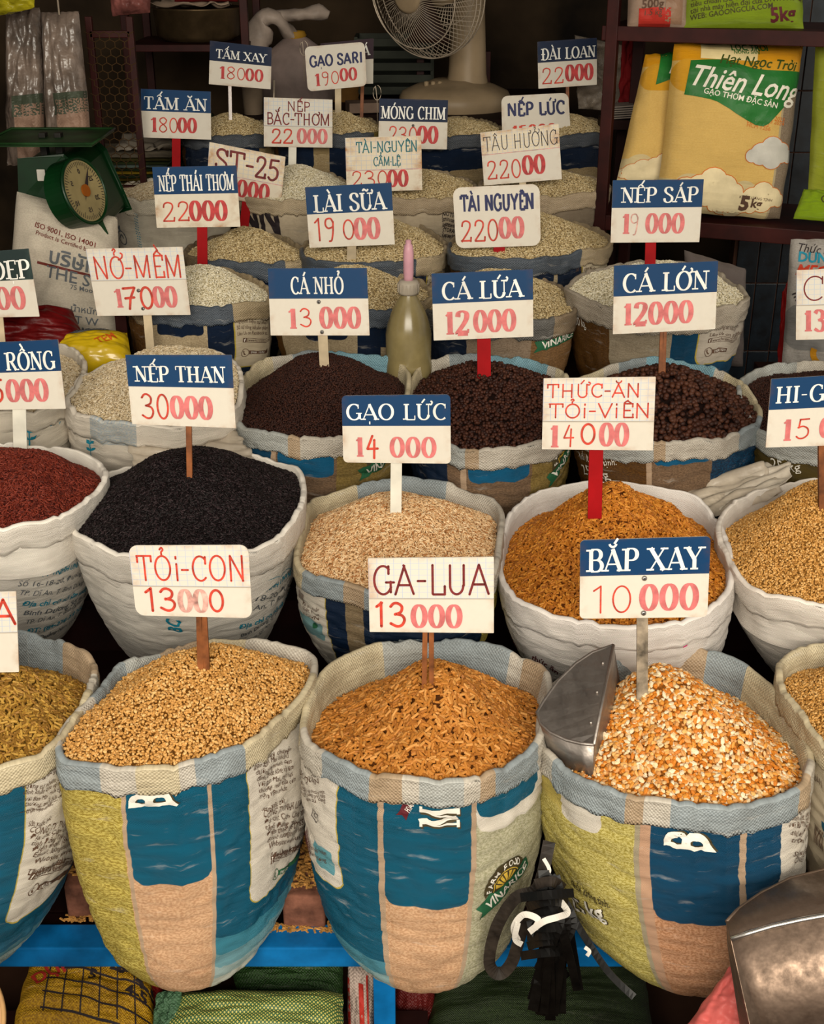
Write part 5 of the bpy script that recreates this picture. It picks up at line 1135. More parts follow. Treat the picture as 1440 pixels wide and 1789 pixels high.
# ---------------------------------------------------------------- pillow-shaped bags
class Pillow:
    """a filled bag between four corner points (TL, TR, BR, BL), seam round the edge"""
    def __init__(s, c, thick, p=2.2, nx=36, ny=44, wr=.006, seed=0, fl=0.0, back=True):
        s.c = [Vector(x) for x in c]; s.th = thick; s.p = p; s.wr = wr; s.off = Vector((seed*2.3, seed*5.1, seed)); s.nx, s.ny = nx, ny; s.fl = fl
        s.n = (s.c[1]-s.c[0]).cross(s.c[3]-s.c[0]).normalized()
        if s.n.y > 0 and abs(s.n.y) > .2: s.n = -s.n
        elif abs(s.n.y) <= .2 and s.n.z < 0: s.n = -s.n
        s.W = ((s.c[1]-s.c[0]).length+(s.c[2]-s.c[3]).length)/2; s.H = ((s.c[3]-s.c[0]).length+(s.c[2]-s.c[1]).length)/2; s.back = back
    def P(s, a, b, side=1, off=0.0):
        q = s.c[0]*(1-a)*(1-b)+s.c[1]*a*(1-b)+s.c[2]*a*b+s.c[3]*(1-a)*b
        x, y = abs(2*a-1), abs(2*b-1)
        f = max(0, 1-x**s.p)**.5*max(0, 1-y**s.p)**.5
        w = s.wr*(noise.noise(Vector((a*4, b*4, side))*1.6+s.off)+.5*noise.noise(Vector((a*4, b*14, side))*1.4+s.off)+.35*(1-abs(noise.noise(Vector((a*9, b*9, side))+s.off)))**3)
        edge = s.wr*.8*noise.noise(Vector((a*7, b*7, 3))+s.off)
        return q + s.n*(side*(s.th*.5*f+w*f+off)) + s.n*edge*(1-f) + (q-(s.c[0]+s.c[2])/2)*(.02*edge/ max(s.wr, 1e-4)*(1-f))
    def build(s, name, label, cat, mat, group=None, mats2=None, pname='body'):
        nx, ny = s.nx, s.ny; V = []; U = []; Fc = []
        for side in (1, -1):
            for j in range(ny+1):
                for i in range(nx+1): V.append(s.P(i/nx, j/ny, side)); U.append((i/nx*s.W, j/ny*s.H))
        k = (nx+1)*(ny+1)
        for j in range(ny):
            for i in range(nx):
                a = j*(nx+1)+i; Fc.append((a, a+nx+1, a+nx+2, a+1)); Fc.append((k+a, k+a+1, k+a+nx+2, k+a+nx+1))
        s.root = empty(name, (s.c[2]+s.c[3])/2, label, cat, group)
        s.V = V[:k]
        link(pname, mesh(V, Fc, pname, U), mat, s.root, smooth=True); return s
    def G(s, a, b, off=.0012):
        x = min(max(a, 0), .9999)*s.nx; y = min(max(b, 0), .9999)*s.ny; i, j = int(x), int(y); fx, fy = x-i, y-j; W = s.nx+1
        A, B_, Cc, D = s.V[j*W+i], s.V[j*W+i+1], s.V[(j+1)*W+i], s.V[(j+1)*W+i+1]
        return (A*(1-fx)+B_*fx)*(1-fy)+(Cc*(1-fx)+D*fx)*fy + s.n*off
    def put(s, name, V, T, a, b, size, mat, rot=0.0, off=.0012, sx=1.0, label=None):
        cr, sr = math.cos(math.radians(rot)), math.sin(math.radians(rot)); P = []
        V, T = split_long([(x*size*sx, y*size) for x, y in V], T, .010)
        for x, y in V: P.append(s.G(a+(x*cr-y*sr)/s.W, b-(x*sr+y*cr)/s.H, off+.0010))
        return tag(link(name, mesh(P, T, name), mat, s.root), label)
    def text(s, txt, a, b, size, mat, rot=0.0, bold=0.0, shear=0.0, sx=1.0, off=.0014, name='lettering'):
        V, T = font_mesh(txt, bold, shear); return s.put(name, V, T, a, b, size, mat, rot, off, sx)
def quad_px(pts): return [pt(*p) for p in pts]
def bagcloth(name, base, L, W, **kw): return layered(name, base, L, W, **kw)
def film(name, col, rough=.18, alpha=.35, spec=.6, bscale=22, bs=1.0):
    t = NT(name); tc = t.n('ShaderNodeTexCoord').outputs['Object']; n = t.noise(tc, bscale, 5, .65)
    t.b.inputs['Base Color'].default_value = (*col, 1); t.set(rough=rough, spec=spec)
    t.set(alpha=t.ramp(n, .35, .72, alpha, min(1, alpha+.45))); t.bump(n, bs, .012); return t.m

# ---- squeeze bottle among the fish feed
M_bott = plain('cloudy_olive_plastic', hexc('857750'), .22, var=.12, scale=18, bump=0, spec=.5, sss=0)
M_cap = plain('pale_bottle_cap', hexc('a79c8c'), .4); M_noz = plain('pink_nozzle', hexc('b98a94'), .3)
bp = pt(714, 636, 2.96); bt = pt(714, 515, 2.96); h_ = bt.z-bp.z
r = empty('squeeze_bottle', bp, 'cloudy olive plastic squeeze bottle with a pink nozzle, standing between dark feed sacks', 'bottle')
k = h_/1.0; R_ = .058
prof = [(.0, -.05), (R_*.8, -.05), (R_*.86, -.045)]+[(R_*(.90+.10*math.sin(PI*t*.9)), -.045+t*h_*.4) for t in (.1, .3, .5, .7, .9)]+[(R_*.97, h_*.45), (R_*.88, h_*.60), (R_*.72, h_*.75), (R_*.5, h_*.9), (R_*.33, h_*1.0), (R_*.30, h_*1.04)]
lathe('body', prof, bp, M_bott, r)
c_ = bp+Vector((0, 0, h_*1.02)); lathe('cap', [(0, 0), (.024, 0), (.0255, .004), (.0255, .026), (.021, .032), (.0, .034)], c_, M_cap, r, 24)
for i in range(18):
    a = 2*PI*i/18; box('cap_rib', c_+Vector((math.cos(a)*.0257, math.sin(a)*.0257, .015)), (.002, .002, .02), M_cap, r, Matrix.Rotation(a, 3, 'Z'), bevel=0)
lathe('nozzle', [(0, .03), (.012, .03), (.0115, .04), (.0125, .05), (.0125, .10), (.010, .116), (.007, .12), (.007, .128), (0, .13)], c_, M_noz, r, 20)

# ---- scoops
def steel(name, base, rough=.32):
    t = NT(name); tc = t.n('ShaderNodeTexCoord').outputs['Object']; mp = t.n('ShaderNodeMapping'); t.l(tc, mp.inputs[0]); mp.inputs['Scale'].default_value = (14, 3, 14)
    n = t.noise(mp.outputs[0], 3, 6, .65); t.l(t.mix(t.ramp(n, .35, .7), base, tuple(c*.55 for c in base)), t.b.inputs['Base Color'])
    t.set(metal=.92, rough=t.ramp(n, .3, .7, rough*.7, rough*1.4)); t.bump(t.noise(tc, 26, 3), .35, .006); return t.m
M_steel = steel('worn_scoop_steel', (.42, .37, .33), .42); M_steel2 = steel('smooth_scoop_steel', (.27, .19, .14), .52)
def solid_patch(name, pts, faces, m, parent, th=.0015, smooth=False):
    o = link(name, mesh(pts, faces, name), m, parent, smooth=smooth); md = o.modifiers.new('sheet', 'SOLIDIFY'); md.thickness = th; md.offset = 0; return o
# corn scoop: half-moon lid plate, curved wall below, flat back plate
r = empty('metal_scoop', pt(1035, 1365, 1.66), 'worn steel half-round scoop pushed into the cracked corn', 'scoop')
A0 = [(1072, 1127, 1.90), (1035, 1140, 1.885), (1005, 1160, 1.86), (975, 1190, 1.825), (950, 1225, 1.785), (938, 1245, 1.76), (945, 1265, 1.735), (962, 1280, 1.715), (990, 1293, 1.695), (1015, 1299, 1.685), (1038, 1301, 1.675)]
top = [pt(*p) for p in A0]
e0, e1 = top[0], top[-1]
V = [e0.lerp(e1, i/10) for i in range(11)]; n = len(top)
V = top+V; Fc = [(i, i+1, n+i+1, n+i) for i in range(n-1)]
solid_patch('top_plate', V, Fc, M_steel, r)
dn = [(1088, 1215, 1.90), (1050, 1235, 1.885), (1015, 1255, 1.86), (985, 1270, 1.825), (960, 1285, 1.79), (953, 1300, 1.76), (962, 1320, 1.735), (978, 1340, 1.715), (1000, 1356, 1.70), (1020, 1364, 1.69), (1035, 1370, 1.675)]
bot = [pt(*p) for p in dn]; V = top+bot
solid_patch('curved_wall', V, [(i, i+1, n+i+1, n+i) for i in range(n-1)], M_steel, r, smooth=True)
V = [e0, pt(1072, 1127, 1.9), pt(1087, 1213, 1.93), e0.lerp(e1, .42)+Vector((.012, 0, -.045)), e1, pt(1035, 1370, 1.675)]
solid_patch('face_plate', [e0, pt(1087, 1215, 1.93), e0.lerp(e1, .55)+Vector((.02, 0, -.07)), bot[-1], e1, e0.lerp(e1, .5)], [(0, 1, 2, 5), (5, 2, 3, 4)], M_steel, r)
tube('rolled_rim', top, .0028, M_steel, r, 6); tube('straight_rim', [e0, e1], .003, M_steel, r, 6)
for i, f in enumerate((.2, .5, .8)):
    bm = bmesh.new(); bmesh.ops.create_uvsphere(bm, u_segments=8, v_segments=5, radius=.003, matrix=Matrix.Translation(e0.lerp(e1, f)+Vector((-.012, 0, .001)))); bmlink('rivet', bm, M_steel, r, True)
# big scoop at the lower right, close to the lens
r = empty('metal_scoop', pt(1300, 1789, 1.20), 'shiny steel scoop rim with pale grain reflections at the lower right corner', 'scoop')
T_ = [(1270, 1610, 1.42), (1290, 1588, 1.46), (1330, 1560, 1.50), (1380, 1535, 1.54), (1440, 1520, 1.56), (1530, 1505, 1.58), (1640, 1500, 1.58)]
F_ = [(1278, 1641, 1.38), (1310, 1630, 1.38), (1350, 1618, 1.38), (1400, 1607, 1.38), (1450, 1598, 1.38), (1540, 1585, 1.38), (1640, 1575, 1.38)]
D_ = [(1320, 1830, 1.30), (1350, 1840, 1.30), (1390, 1850, 1.30), (1430, 1860, 1.30), (1480, 1860, 1.30), (1560, 1860, 1.30), (1650, 1860, 1.30)]
T_, F_, D_ = [[pt(*p) for p in q] for q in (T_, F_, D_)]
solid_patch('top_plate', T_+F_, [(i, i+1, 8+i, 7+i) for i in range(6)], M_steel2, r, .002, True)
solid_patch('front_wall', F_+D_, [(i, i+1, 8+i, 7+i) for i in range(6)], M_steel2, r, .002, True)
solid_patch('side_wall', [T_[0], F_[0], D_[0], pt(1300, 1830, 1.34), pt(1272, 1650, 1.41)], [(0, 1, 2, 3, 4)], M_steel2, r, .002)
tube('rolled_rim', F_, .004, plain('bright_rim_steel', (.7, .66, .6), .2, metal=.95, bump=0), r, 8); tube('rear_rim', T_, .003, M_steel2, r, 6)

# ---- clear folded plastic sheets
def sheet(name, label, pts3, m, amp=.012, n=22, seed=0, cat='plastic sheet', th=.0012, fr=5):
    c = [Vector(p) for p in pts3]; V = []; Fc = []
    nn = (c[1]-c[0]).cross(c[3]-c[0]).normalized()
    for j in range(n+1):
        for i in range(n+1):
            a, b = i/n, j/n; q = c[0]*(1-a)*(1-b)+c[1]*a*(1-b)+c[2]*a*b+c[3]*(1-a)*b
            f = (1-abs(noise.noise(Vector((a*fr*.5+b*1.5, b*fr, seed)))))**3*1.6-.8+.22*noise.noise(Vector((a*6, b*9, seed+4)))
            e = (c[1]-c[0]).normalized()*(.012*noise.noise(Vector((a*6, b*6, seed+9))))
            V.append(q+nn*(amp*f)+e)
    for j in range(n):
        for i in range(n): a = j*(n+1)+i; Fc.append((a, a+1, a+n+2, a+n+1))
    me = mesh(V, Fc, name); o = link(name, me, m, smooth=True); md = o.modifiers.new('sheet', 'SOLIDIFY'); md.thickness = th
    tag(o, label, cat); return o
M_cell = film('milky_cellophane', (.66, .58, .47), .3, .35, bs=.35, bscale=9)
M_cell2 = film('dusty_cellophane', (.52, .44, .34), .35, .45, bs=.35, bscale=9)
sheet('plastic_sheet', 'crumpled clear plastic bags lying between the large fish feed and tan crumbs', [pt(1225, 850, 2.62), pt(1375, 792, 2.62), pt(1385, 835, 2.52), pt(1240, 905, 2.48)], M_cell, .014, seed=1, fr=4)
sheet('plastic_sheet', 'second crumpled clear bag under the first, beside the orange pellet sack', [pt(1180, 850, 2.60), pt(1330, 805, 2.60), pt(1370, 860, 2.50), pt(1250, 900, 2.46)], M_cell2, .012, seed=2, fr=4)
sheet('plastic_sheet', 'dusty clear plastic sheet draped below the NẾP THAN sign', [pt(215, 752, 2.60), pt(410, 748, 2.60), pt(455, 815, 2.50), pt(235, 815, 2.49)], M_cell2, .008, seed=3)

# ---- bricks with spilled grain on the front rail
M_brick = plain('dusty_brown_brick', hexc('7d5140'), .9, var=.3, scale=30, bump=.6, bscale=120)
def brick_at(px, py, w_px, rot, label, n, bx):
    P = onz(px, py, Z1-.012); w_ = w_px*(P-CAM).dot(FW)/FOC; hz = .075
    bm = bmesh.new(); add_box(bm, (P.x, P.y+.085, P.z+hz/2), (w_, .17, hz), Matrix.Rotation(rot, 3, 'Z'), .006)
    o = bmlink('brick', bm, M_brick, None, True); tag(o, label, 'brick', 'bricks propping the front sacks')
    rs = random.Random(n); V = []; Fc = []
    for i in range(n):
        tpx_ = rs.random(); x = P.x+rs.gauss(0, w_*.30); y = P.y+.02+rs.random()*.15; z = P.z+hz+.002+rs.random()*.006
        if rs.random() < .25: x = P.x+rs.uniform(-.06, .07)+bx; y = P.y-.012+rs.random()*.02; z = P.z+.004
        elif abs(x-P.x) > w_/2: continue
        a = rs.random()*PI; d = Vector((math.cos(a), math.sin(a), rs.uniform(-.3, .3)))*.0055; v, f = tube_mesh([Vector((x, y, z))-d, Vector((x, y, z))+d], .0022, 5)
        k = len(V); V += v; Fc += [tuple(q+k for q in g) for g in f]
    o = link('spilled_grain', mesh(V, Fc, 'spill'), plain('spilled_pellets', hexc('c08a48'), .8, var=.3, scale=90, bump=0)); tag(o, 'loose spilled feed pellets scattered on the '+label.split(' between')[0], 'grain', kind='stuff')
brick_at(148, 1604, 66, .05, 'dusty brown brick between the two left front sacks', 320, .02)
brick_at(536, 1622, 74, -.05, 'dusty brown brick between the left and centre front sacks', 420, -.01)

# ---- under the stand
def px_z(px, py, z): return onz(px, py, z)
M_yw = NT('yellow_woven_print'); 
W_ = .5
def ycloth():
    return layered('yellow_woven_sack_cloth', (hexc('c99a1c'), hexc('9c7212')), [], 1.0, .005, .45, .2, .3)
pw = Pillow([Vector(pt(60, 1655, 1.80)), Vector(pt(262, 1670, 1.80)), Vector(pt(275, 1840, 1.62)), Vector(pt(20, 1800, 1.62))], .10, 3, wr=.010, seed=31)
pw.build('woven_sack', 'yellow woven sack printed with a black size table, on the ground lower left', 'sack', ycloth())
for i in range(6): pw.put('table_line', *rectgrid(0, 0, .80, .012, 12, 1), .18, .10+.15*i, .30, M_printk, -6)
for i in range(6): pw.put('table_line', *rectgrid(0, 0, .010, .85, 1, 10), .20+.13*i, .88, .24, M_printk, 0)
for i, (tx, a, b) in enumerate([('50', .20, .22), ('5X', .33, .23), ('20-20', .60, .20), ('6-4', .80, .24), ('5-20', .56, .36), ('8-6', .72, .40), ('4-5', .86, .50), ('4-5', .78, .62), ('5', .5, .52)]):
    pw.text(tx, a, b, .030, M_printk, -8, .03)
for i, (tx, a, b) in enumerate([('DỤNG', .12, .62)]): pw.text(tx, a, b, .036, plain('red_print', (.42, .03, .02), .6, bump=0), 35, .03)
def under(name, label, pts3, th, base, L=(), cat='sack', seed=0, weave=.006, wr=.008, mat=None):
    p = Pillow([Vector(q) for q in pts3], th, 3, wr=wr, seed=seed)
    p.build(name, label, cat, mat or layered(name+'_cloth_%d' % seed, base, [], 1.0, weave, .5, .15, .3)); return p
gm = NT('green_mesh_netting'); uvn = gm.n('ShaderNodeUVMap').outputs[0]; sp_ = gm.n('ShaderNodeSeparateXYZ'); gm.l(uvn, sp_.inputs[0])
u_ = gm.math('ADD', sp_.outputs[0], sp_.outputs[1]); v_ = gm.math('SUBTRACT', sp_.outputs[0], sp_.outputs[1])
hole = gm.math('MULTIPLY', gm.math('GREATER_THAN', gm.math('SINE', gm.math('MULTIPLY', u_, 900)), -.2), gm.math('GREATER_THAN', gm.math('SINE', gm.math('MULTIPLY', v_, 900)), -.2))
gm.l(gm.mix(hole, hexc('33562c'), hexc('c2b35c')), gm.b.inputs['Base Color']); gm.set(rough=.6)
under('mesh_sack', 'green net sack of yellow grain below the left and centre front sacks', [pt(290, 1738, 1.72), pt(600, 1735, 1.72), pt(600, 1850, 1.60), pt(270, 1850, 1.60)], .09, None, seed=41, mat=gm.m)
under('mesh_sack', 'folded dark green net sack beneath the blue rail, centre left', [pt(395, 1665, 1.86), pt(600, 1662, 1.86), pt(598, 1768, 1.76), pt(420, 1750, 1.76)], .05, (hexc('2c4a22'), hexc('1f3518')), seed=42)
under('mesh_sack', 'narrow pale green net sack beside the yellow woven sack', [pt(275, 1735, 1.70), pt(318, 1725, 1.70), pt(312, 1840, 1.62), pt(262, 1840, 1.62)], .03, (hexc('54785a'), hexc('3b5b3f')), seed=43)
under('woven_sack', 'dark green woven sack lying under the centre and right front sacks', [pt(770, 1655, 1.95), pt(1120, 1655, 1.95), pt(1150, 1850, 1.70), pt(740, 1850, 1.70)], .10, (hexc('2c3a1c'), hexc('1e2a13')), seed=44, weave=.004)
p = under('plastic_bag', 'red and white striped bag standing beside the blue leg', [pt(608, 1688, 1.80), pt(655, 1690, 1.80), pt(652, 1850, 1.72), pt(606, 1850, 1.72)], .05, hexc('b9a79c'), seed=45, cat='bag')
for a, b, w_ in ((.1, .95, .12), (.55, .98, .2), (.82, .9, .08)): p.put('red_stripe', *rectgrid(0, 0, w_, 3.2, 1, 10, -.05), a, b, .045, plain('red_print', (.42, .03, .02), .6, bump=0))
under('plastic_bag', 'dark red bag in the gap right of the blue leg', [pt(690, 1705, 1.84), pt(760, 1705, 1.84), pt(758, 1850, 1.78), pt(690, 1850, 1.78)], .05, hexc('5a1512'), seed=46, cat='bag')
under('plastic_bag', 'dark red bag beside the yellow woven sack', [pt(240, 1700, 1.78), pt(285, 1700, 1.78), pt(280, 1850, 1.70), pt(235, 1850, 1.70)], .04, hexc('8a1410'), seed=47, cat='bag')
under('plastic_bag', 'pink plastic bag at the bottom right under the steel scoop', [pt(1275, 1690, 1.48), pt(1330, 1700, 1.46), pt(1340, 1850, 1.36), pt(1170, 1830, 1.42)], .05, hexc('cf6a62'), seed=48, cat='bag', mat=plain('pink_plastic', hexc('c9605a'), .4, bump=.4, bscale=30))
# round tan tray edge lower left
c_ = pt(-110, 1800, 1.30); r = empty('round_tray', c_, 'round tan plastic tray edge at the lower left corner', 'tray')
M_tray = plain('tan_plastic', hexc('cfa478'), .45, var=.06)
bm = bmesh.new(); rot = Matrix.Rotation(math.radians(34), 4, 'X')
def rl(name, prof, m):
    V, Fc = lathe_mesh(prof, 56, (0, 0, 0)); V = [rot @ v + c_ for v in V]; link(name, mesh(V, Fc, name), m, r, smooth=True)
rl('dish', [(0, -.01), (.07, -.01), (.088, .0), (.094, .012), (.097, .012), (.092, -.004), (.07, -.016), (0, -.016)], M_tray)
rl('rim', [(.092, .011), (.094, .0155), (.098, .0155), (.0995, .011), (.097, .008)], plain('tan_plastic_rim', hexc('b98f5f'), .4))

# ---- bunch of black plastic straps hung between two front sacks
M_strap = plain('black_strap_plastic', hexc('0b0907'), .4, var=.3, scale=40, spec=.2); M_tie = plain('white_tie_tape', hexc('d6cfc4'), .5); M_strapg = plain('grey_worn_strap', hexc('2f2822'), .5, var=.3, scale=50)
r = empty('strap_bunch', pt(955, 1480, 1.66), 'bunch of black plastic straps tied with white tape between the centre and corn sacks', 'straps')
def strap(name, P, w_, m, th=.0012, per=6):
    P = [pt(*p) if len(p) == 3 and abs(p[0]) > 5 else Vector(p) for p in P]; Q = smooth_curve(P, per); V = []; Fc = []
    for i, q in enumerate(Q):
        t = (Q[min(i+1, len(Q)-1)]-Q[max(i-1, 0)]).normalized(); vw = (CAM-q).normalized(); sd = t.cross(vw).normalized()
        sd = (sd*math.cos(.3*math.sin(i*.35))+vw*math.sin(.3*math.sin(i*.35))); nn = t.cross(sd)
        for a, b in ((-1, -1), (1, -1), (1, 1), (-1, 1)): V.append(q+sd*(a*w_/2)+nn*(b*th/2))
    for i in range(len(Q)-1):
        for k in range(4): Fc.append((4*i+k, 4*i+(k+1) % 4, 4*i+4+(k+1) % 4, 4*i+4+k))
    Fc += [(3, 2, 1, 0), tuple(4*len(Q)-4+k for k in range(4))]
    return link(name, mesh(V, Fc, name), m, r, smooth=False)
Y = 1.57
strap('strap', [(960, 1470, 1.62), (940, 1550, Y), (900, 1570, Y), (868, 1620, Y), (855, 1680, Y), (872, 1702, Y), (895, 1680, Y), (915, 1620, Y), (955, 1560, Y), (982, 1545, 1.6)], .020, M_strapg)
strap('strap', [(935, 1545, 1.56), (965, 1540, 1.55), (985, 1552, 1.57)], .016, M_strapg)
rs = random.Random(3)
for i in range(22):
    x = 925+rs.random()*75; x2 = 925+rs.random()*90; yb = 1690+rs.random()*100
    if x2 > 985: yb = min(yb, 1730)
    strap('strap', [(958+rs.uniform(-12, 14), 1520+rs.random()*30, Y), (x, 1600+rs.random()*20, Y-.02-rs.random()*.03), ((x+x2)/2, 1660, Y-.02-rs.random()*.03), (x2, yb, Y-.02-rs.random()*.02)], .008+rs.random()*.010, M_strap)
for i in range(7):
    x0 = 905+rs.random()*20; x1 = 985+rs.random()*20; y = 1560+i*17
    strap('strap', [(x0, y+8, Y-.03), ((x0+x1)/2, y+rs.uniform(-6, 14), Y-.06), (x1, y, Y-.03)], .014, M_strap)
strap('white_tape', [(905, 1643, Y-.05), (898, 1620, Y-.06), (915, 1598, Y-.07), (940, 1606, Y-.08), (935, 1622, Y-.08)], .010, M_tie)
strap('white_tape', [(925, 1628, Y-.08), (950, 1610, Y-.085), (975, 1602, Y-.08), (992, 1594, Y-.06), (980, 1575, Y-.04)], .010, M_tie)
strap('white_tape', [(912, 1650, Y-.05), (900, 1640, Y-.06), (905, 1612, Y-.065)], .009, M_tie)
strap('white_tape', [(950, 1500, 1.58), (960, 1520, Y), (952, 1535, Y)], .006, M_tie)
strap('white_tape', [(1022, 1655, Y-.03), (1030, 1662, Y-.03), (1026, 1670, Y-.03)], .006, M_tie)
strap('loose_strap', [(1000, 1600, 1.59), (1030, 1650, 1.57), (1065, 1700, 1.55), (1108, 1742, 1.52)], .012, M_strap)

# ---------------------------------------------------------------- pedestal fan on the raised shelf
M_fan = plain('cream_fan_plastic', hexc('8d7a60'), .4, var=.15, scale=6, bump=0); M_wire = plain('pale_fan_wire', hexc('b8a894'), .35, metal=.3, bump=0); M_fand = plain('dark_fan_panel', hexc('2b1a14'), .5)
fb = pt(795, 192, 5.0); fan = empty('pedestal_fan', fb, 'cream pedestal fan with a wire cage standing behind the sacks', 'fan')
s_ = .2/.2
lathe('base', [(0, 0), (.205, 0), (.212, .008), (.212, .05), (.200, .070), (.15, .092), (.10, .104), (.082, .112), (0, .112)], fb, M_fan, fan, 48)
for dx in (-.11, -.085, -.06): lathe('speed_button', [(0, .10), (.009, .10), (.009, .122), (0, .124)], fb+Vector((dx, -.07, -.012)), M_fan, fan, 12)
lathe('column', [(.078, .10), (.072, .13), (.066, .25), (.060, .38), (.056, .46), (.05, .50), (0, .51)], fb+Vector((.045, 0, 0)), M_fan, fan, 28)
O = pt(745, -18, 4.78); ax_ = Vector((-.60, -.78, -.16)).normalized(); up = Vector((0, 0, 1)); e1 = ax_.cross(up).normalized(); e2 = e1.cross(ax_).normalized(); RF = .232
def fp(r, a, h): return O+e1*(r*math.cos(a))+e2*(r*math.sin(a))+ax_*h
def ring(name, r, h, w_, m=M_wire): return tube(name, [fp(r, 2*PI*i/56, h) for i in range(56)], w_, m, fan, 5, True)
for rr_, h in ((RF, 0), (RF*.985, .02), (RF*.78, .082), (RF*.985, -.03), (RF*.6, -.10)): ring('cage_ring', rr_, h, .0024)
def wires(name, h0, hm, n):
    V = []; Fc = []
    for i in range(n):
        a = 2*PI*i/n; P = [fp(RF*q, a+.25*(1-q), h0+hm*(1-(q)**2.6)) for q in (.22, .4, .58, .74, .88, .96, 1.0)]
        v, f = tube_mesh(P, .0012, 4); k = len(V); V += v; Fc += [tuple(x+k for x in g) for g in f]
    o = link(name, mesh(V, Fc, name), M_wire, fan); o['kind'] = 'stuff'
wires('front_wires', .0, .115, 72); wires('rear_wires', -.02, -.115, 60)
def disc(name, r, h0, h1, m):
    V = [fp(r*k, 2*PI*i/32, h) for k, h in ((1, h0), (1, h1), (.8, h1+(h1-h0)*.3)) for i in range(32)]; Fc = [(j*32+i, j*32+(i+1) % 32, j*32+32+(i+1) % 32, j*32+32+i) for j in (0, 1) for i in range(32)]+[tuple(range(31, -1, -1)), tuple(range(64, 96))]
    link(name, mesh(V, Fc, name), m, fan, smooth=True)
disc('hub_badge', RF*.24, .105, .118, M_fan); disc('motor_housing', .07, -.05, -.22, M_fan)
for i in range(3):
    P = []
    for q in range(7):
        for w_ in range(2):
            a = 2*PI*i/3+.1+w_*.9*(q/6)**.5; P.append(fp(.035+.16*q/6, a, .02+.045*(w_-.5)))
    o = link('blade', mesh(P, [(2*k, 2*k+1, 2*k+3, 2*k+2) for k in range(6)], 'blade'), M_fand, fan, smooth=True); o.modifiers.new('t', 'SOLIDIFY').thickness = .003
tube('tilt_neck', [fb+Vector((.045, 0, .48)), fb+Vector((.04, -.02, .54)), O-ax_*.16], .03, M_fan, fan, 12)
# fine hoops of wire hanging in front of the rear things
for k, (x, y) in enumerate(((531, 72), (659, 150))):
    P = [pt(x+7*math.sin(a), y+12-13*math.cos(a), 4.5) for a in [2*PI*i/16 for i in range(16)]]+[pt(x, y+24, 4.5), pt(x+1, y+70, 4.5)]
    o = tube('wire_hook', P, .0014, M_wire, None, 5); tag(o, ['thin wire hook by the knotted grey sack', 'thin wire hook left of the fan base'][k], 'wire hook')
# knotted sack
M_gsack = plain('grey_sack_cloth', hexc('8c7b74'), .6, var=.15, scale=9, bump=.6, bscale=14, dist=.01); M_kn = plain('pale_plastic_knot', hexc('9b8c80'), .45, var=.15, bump=.7, bscale=16, dist=.008)
kb = pt(522, 205, 5.15); kb.z = 1.372; r = empty('knotted_sack', kb, 'tall grey sack tied with a floppy pale knot, standing at the rear', 'sack')
V, Fc = lathe_mesh([(0, 0), (.135, 0), (.150, .02), (.155, .07), (.150, .13), (.125, .175), (.09, .205), (.05, .225), (.03, .24)], 48, kb)
V = [v+Vector((v-kb).normalized())*.012*noise.noise(Vector((v.x*14, v.y*14, v.z*26))) for v in V]; link('body', mesh(V, Fc, 'b'), M_gsack, r, smooth=True)
kt = kb+Vector((0, 0, .245))
def blob(name, P, R__, m, parent, fl=.6, seg=14):
    V, Fc = tube_mesh(smooth_curve([Vector(p) for p in P], 5), [R__[min(int(i/5), len(R__)-1)]*(1-(i/5-int(i/5)))+R__[min(int(i/5)+1, len(R__)-1)]*(i/5-int(i/5)) for i in range((len(P)-1)*5+1)], seg, False, fl)
    V = [v+Vector((.6, .6, 1))*.014*noise.noise(v*22) for v in V]; return link(name, mesh(V, Fc, name), m, parent, smooth=True)
blob('knot_flap', [kt+Vector((0, 0, -.02)), kt+Vector((-.07, -.03, .06)), kt+Vector((-.13, -.03, .05)), kt+Vector((-.14, -.05, -.03)), kt+Vector((-.11, -.06, -.09))], [.03, .05, .055, .06, .02], M_kn, r)
blob('knot_flap', [kt+Vector((-.1, -.02, .07)), kt+Vector((0, -.03, .075)), kt+Vector((.09, -.03, .08)), kt+Vector((.13, -.03, .07))], [.03, .036, .044, .02], M_kn, r)
lathe('tie', [(.035, -.012), (.042, 0), (.035, .014)], kt, plain('yellow_twine', hexc('8f6a1e')), r, 16)
# small rear things standing on the raised shelf (z 1.37)
def lo(px, Yy, z=1.372): q = pt(px, 200, Yy); q.z = z; return q
c_ = lo(443, 4.80); r = empty('plastic_tub', c_, 'small pale plastic tube cup in front of the knotted sack', 'cup'); lathe('wall', [(0, 0), (.035, 0), (.038, .09), (.041, .095), (.036, .09), (.033, .01), (0, .008)], c_, plain('cloudy_cup_plastic', hexc('8c7a66'), .4), r, 24)
o = tube('drinking_straw', [lo(477, 4.7)+Vector((0, 0, -.02)), pt(479, 140, 4.7)], .004, M_wire, None, 6); tag(o, 'thin pale stick standing beside the paper NẾP BẮC-THƠM sign', 'stick')
c_ = lo(598, 5.2); r = empty('coil_roll', c_, 'dark roll of brown twine behind the rounded GẠO SARI sign', 'twine'); lathe('spool', [(0, 0), (.07, 0)]+[(.065+.004*(i % 2), .01+.012*i) for i in range(9)]+[(.06, .12), (0, .12)], c_, plain('brown_twine', hexc('6b4a22'), .9), r, 24)
c_ = lo(690, 5.35); bm = bmesh.new(); r = empty('plastic_crate', c_, 'dim green-grey crate left of the fan base', 'crate'); M_dimg = plain('dim_green_plastic', hexc('2c2f26'), .6)
for i in range(5): box('crate_slat', c_+Vector((0, -.10, .03+.045*i)), (.30, .012, .03), M_dimg, r)
for sx in (-1, 1): box('crate_side', c_+Vector((sx*.15, 0, .115)), (.014, .2, .23), M_dimg, r)
box('crate_back', c_+Vector((0, .1, .115)), (.3, .012, .23), M_dimg, r)
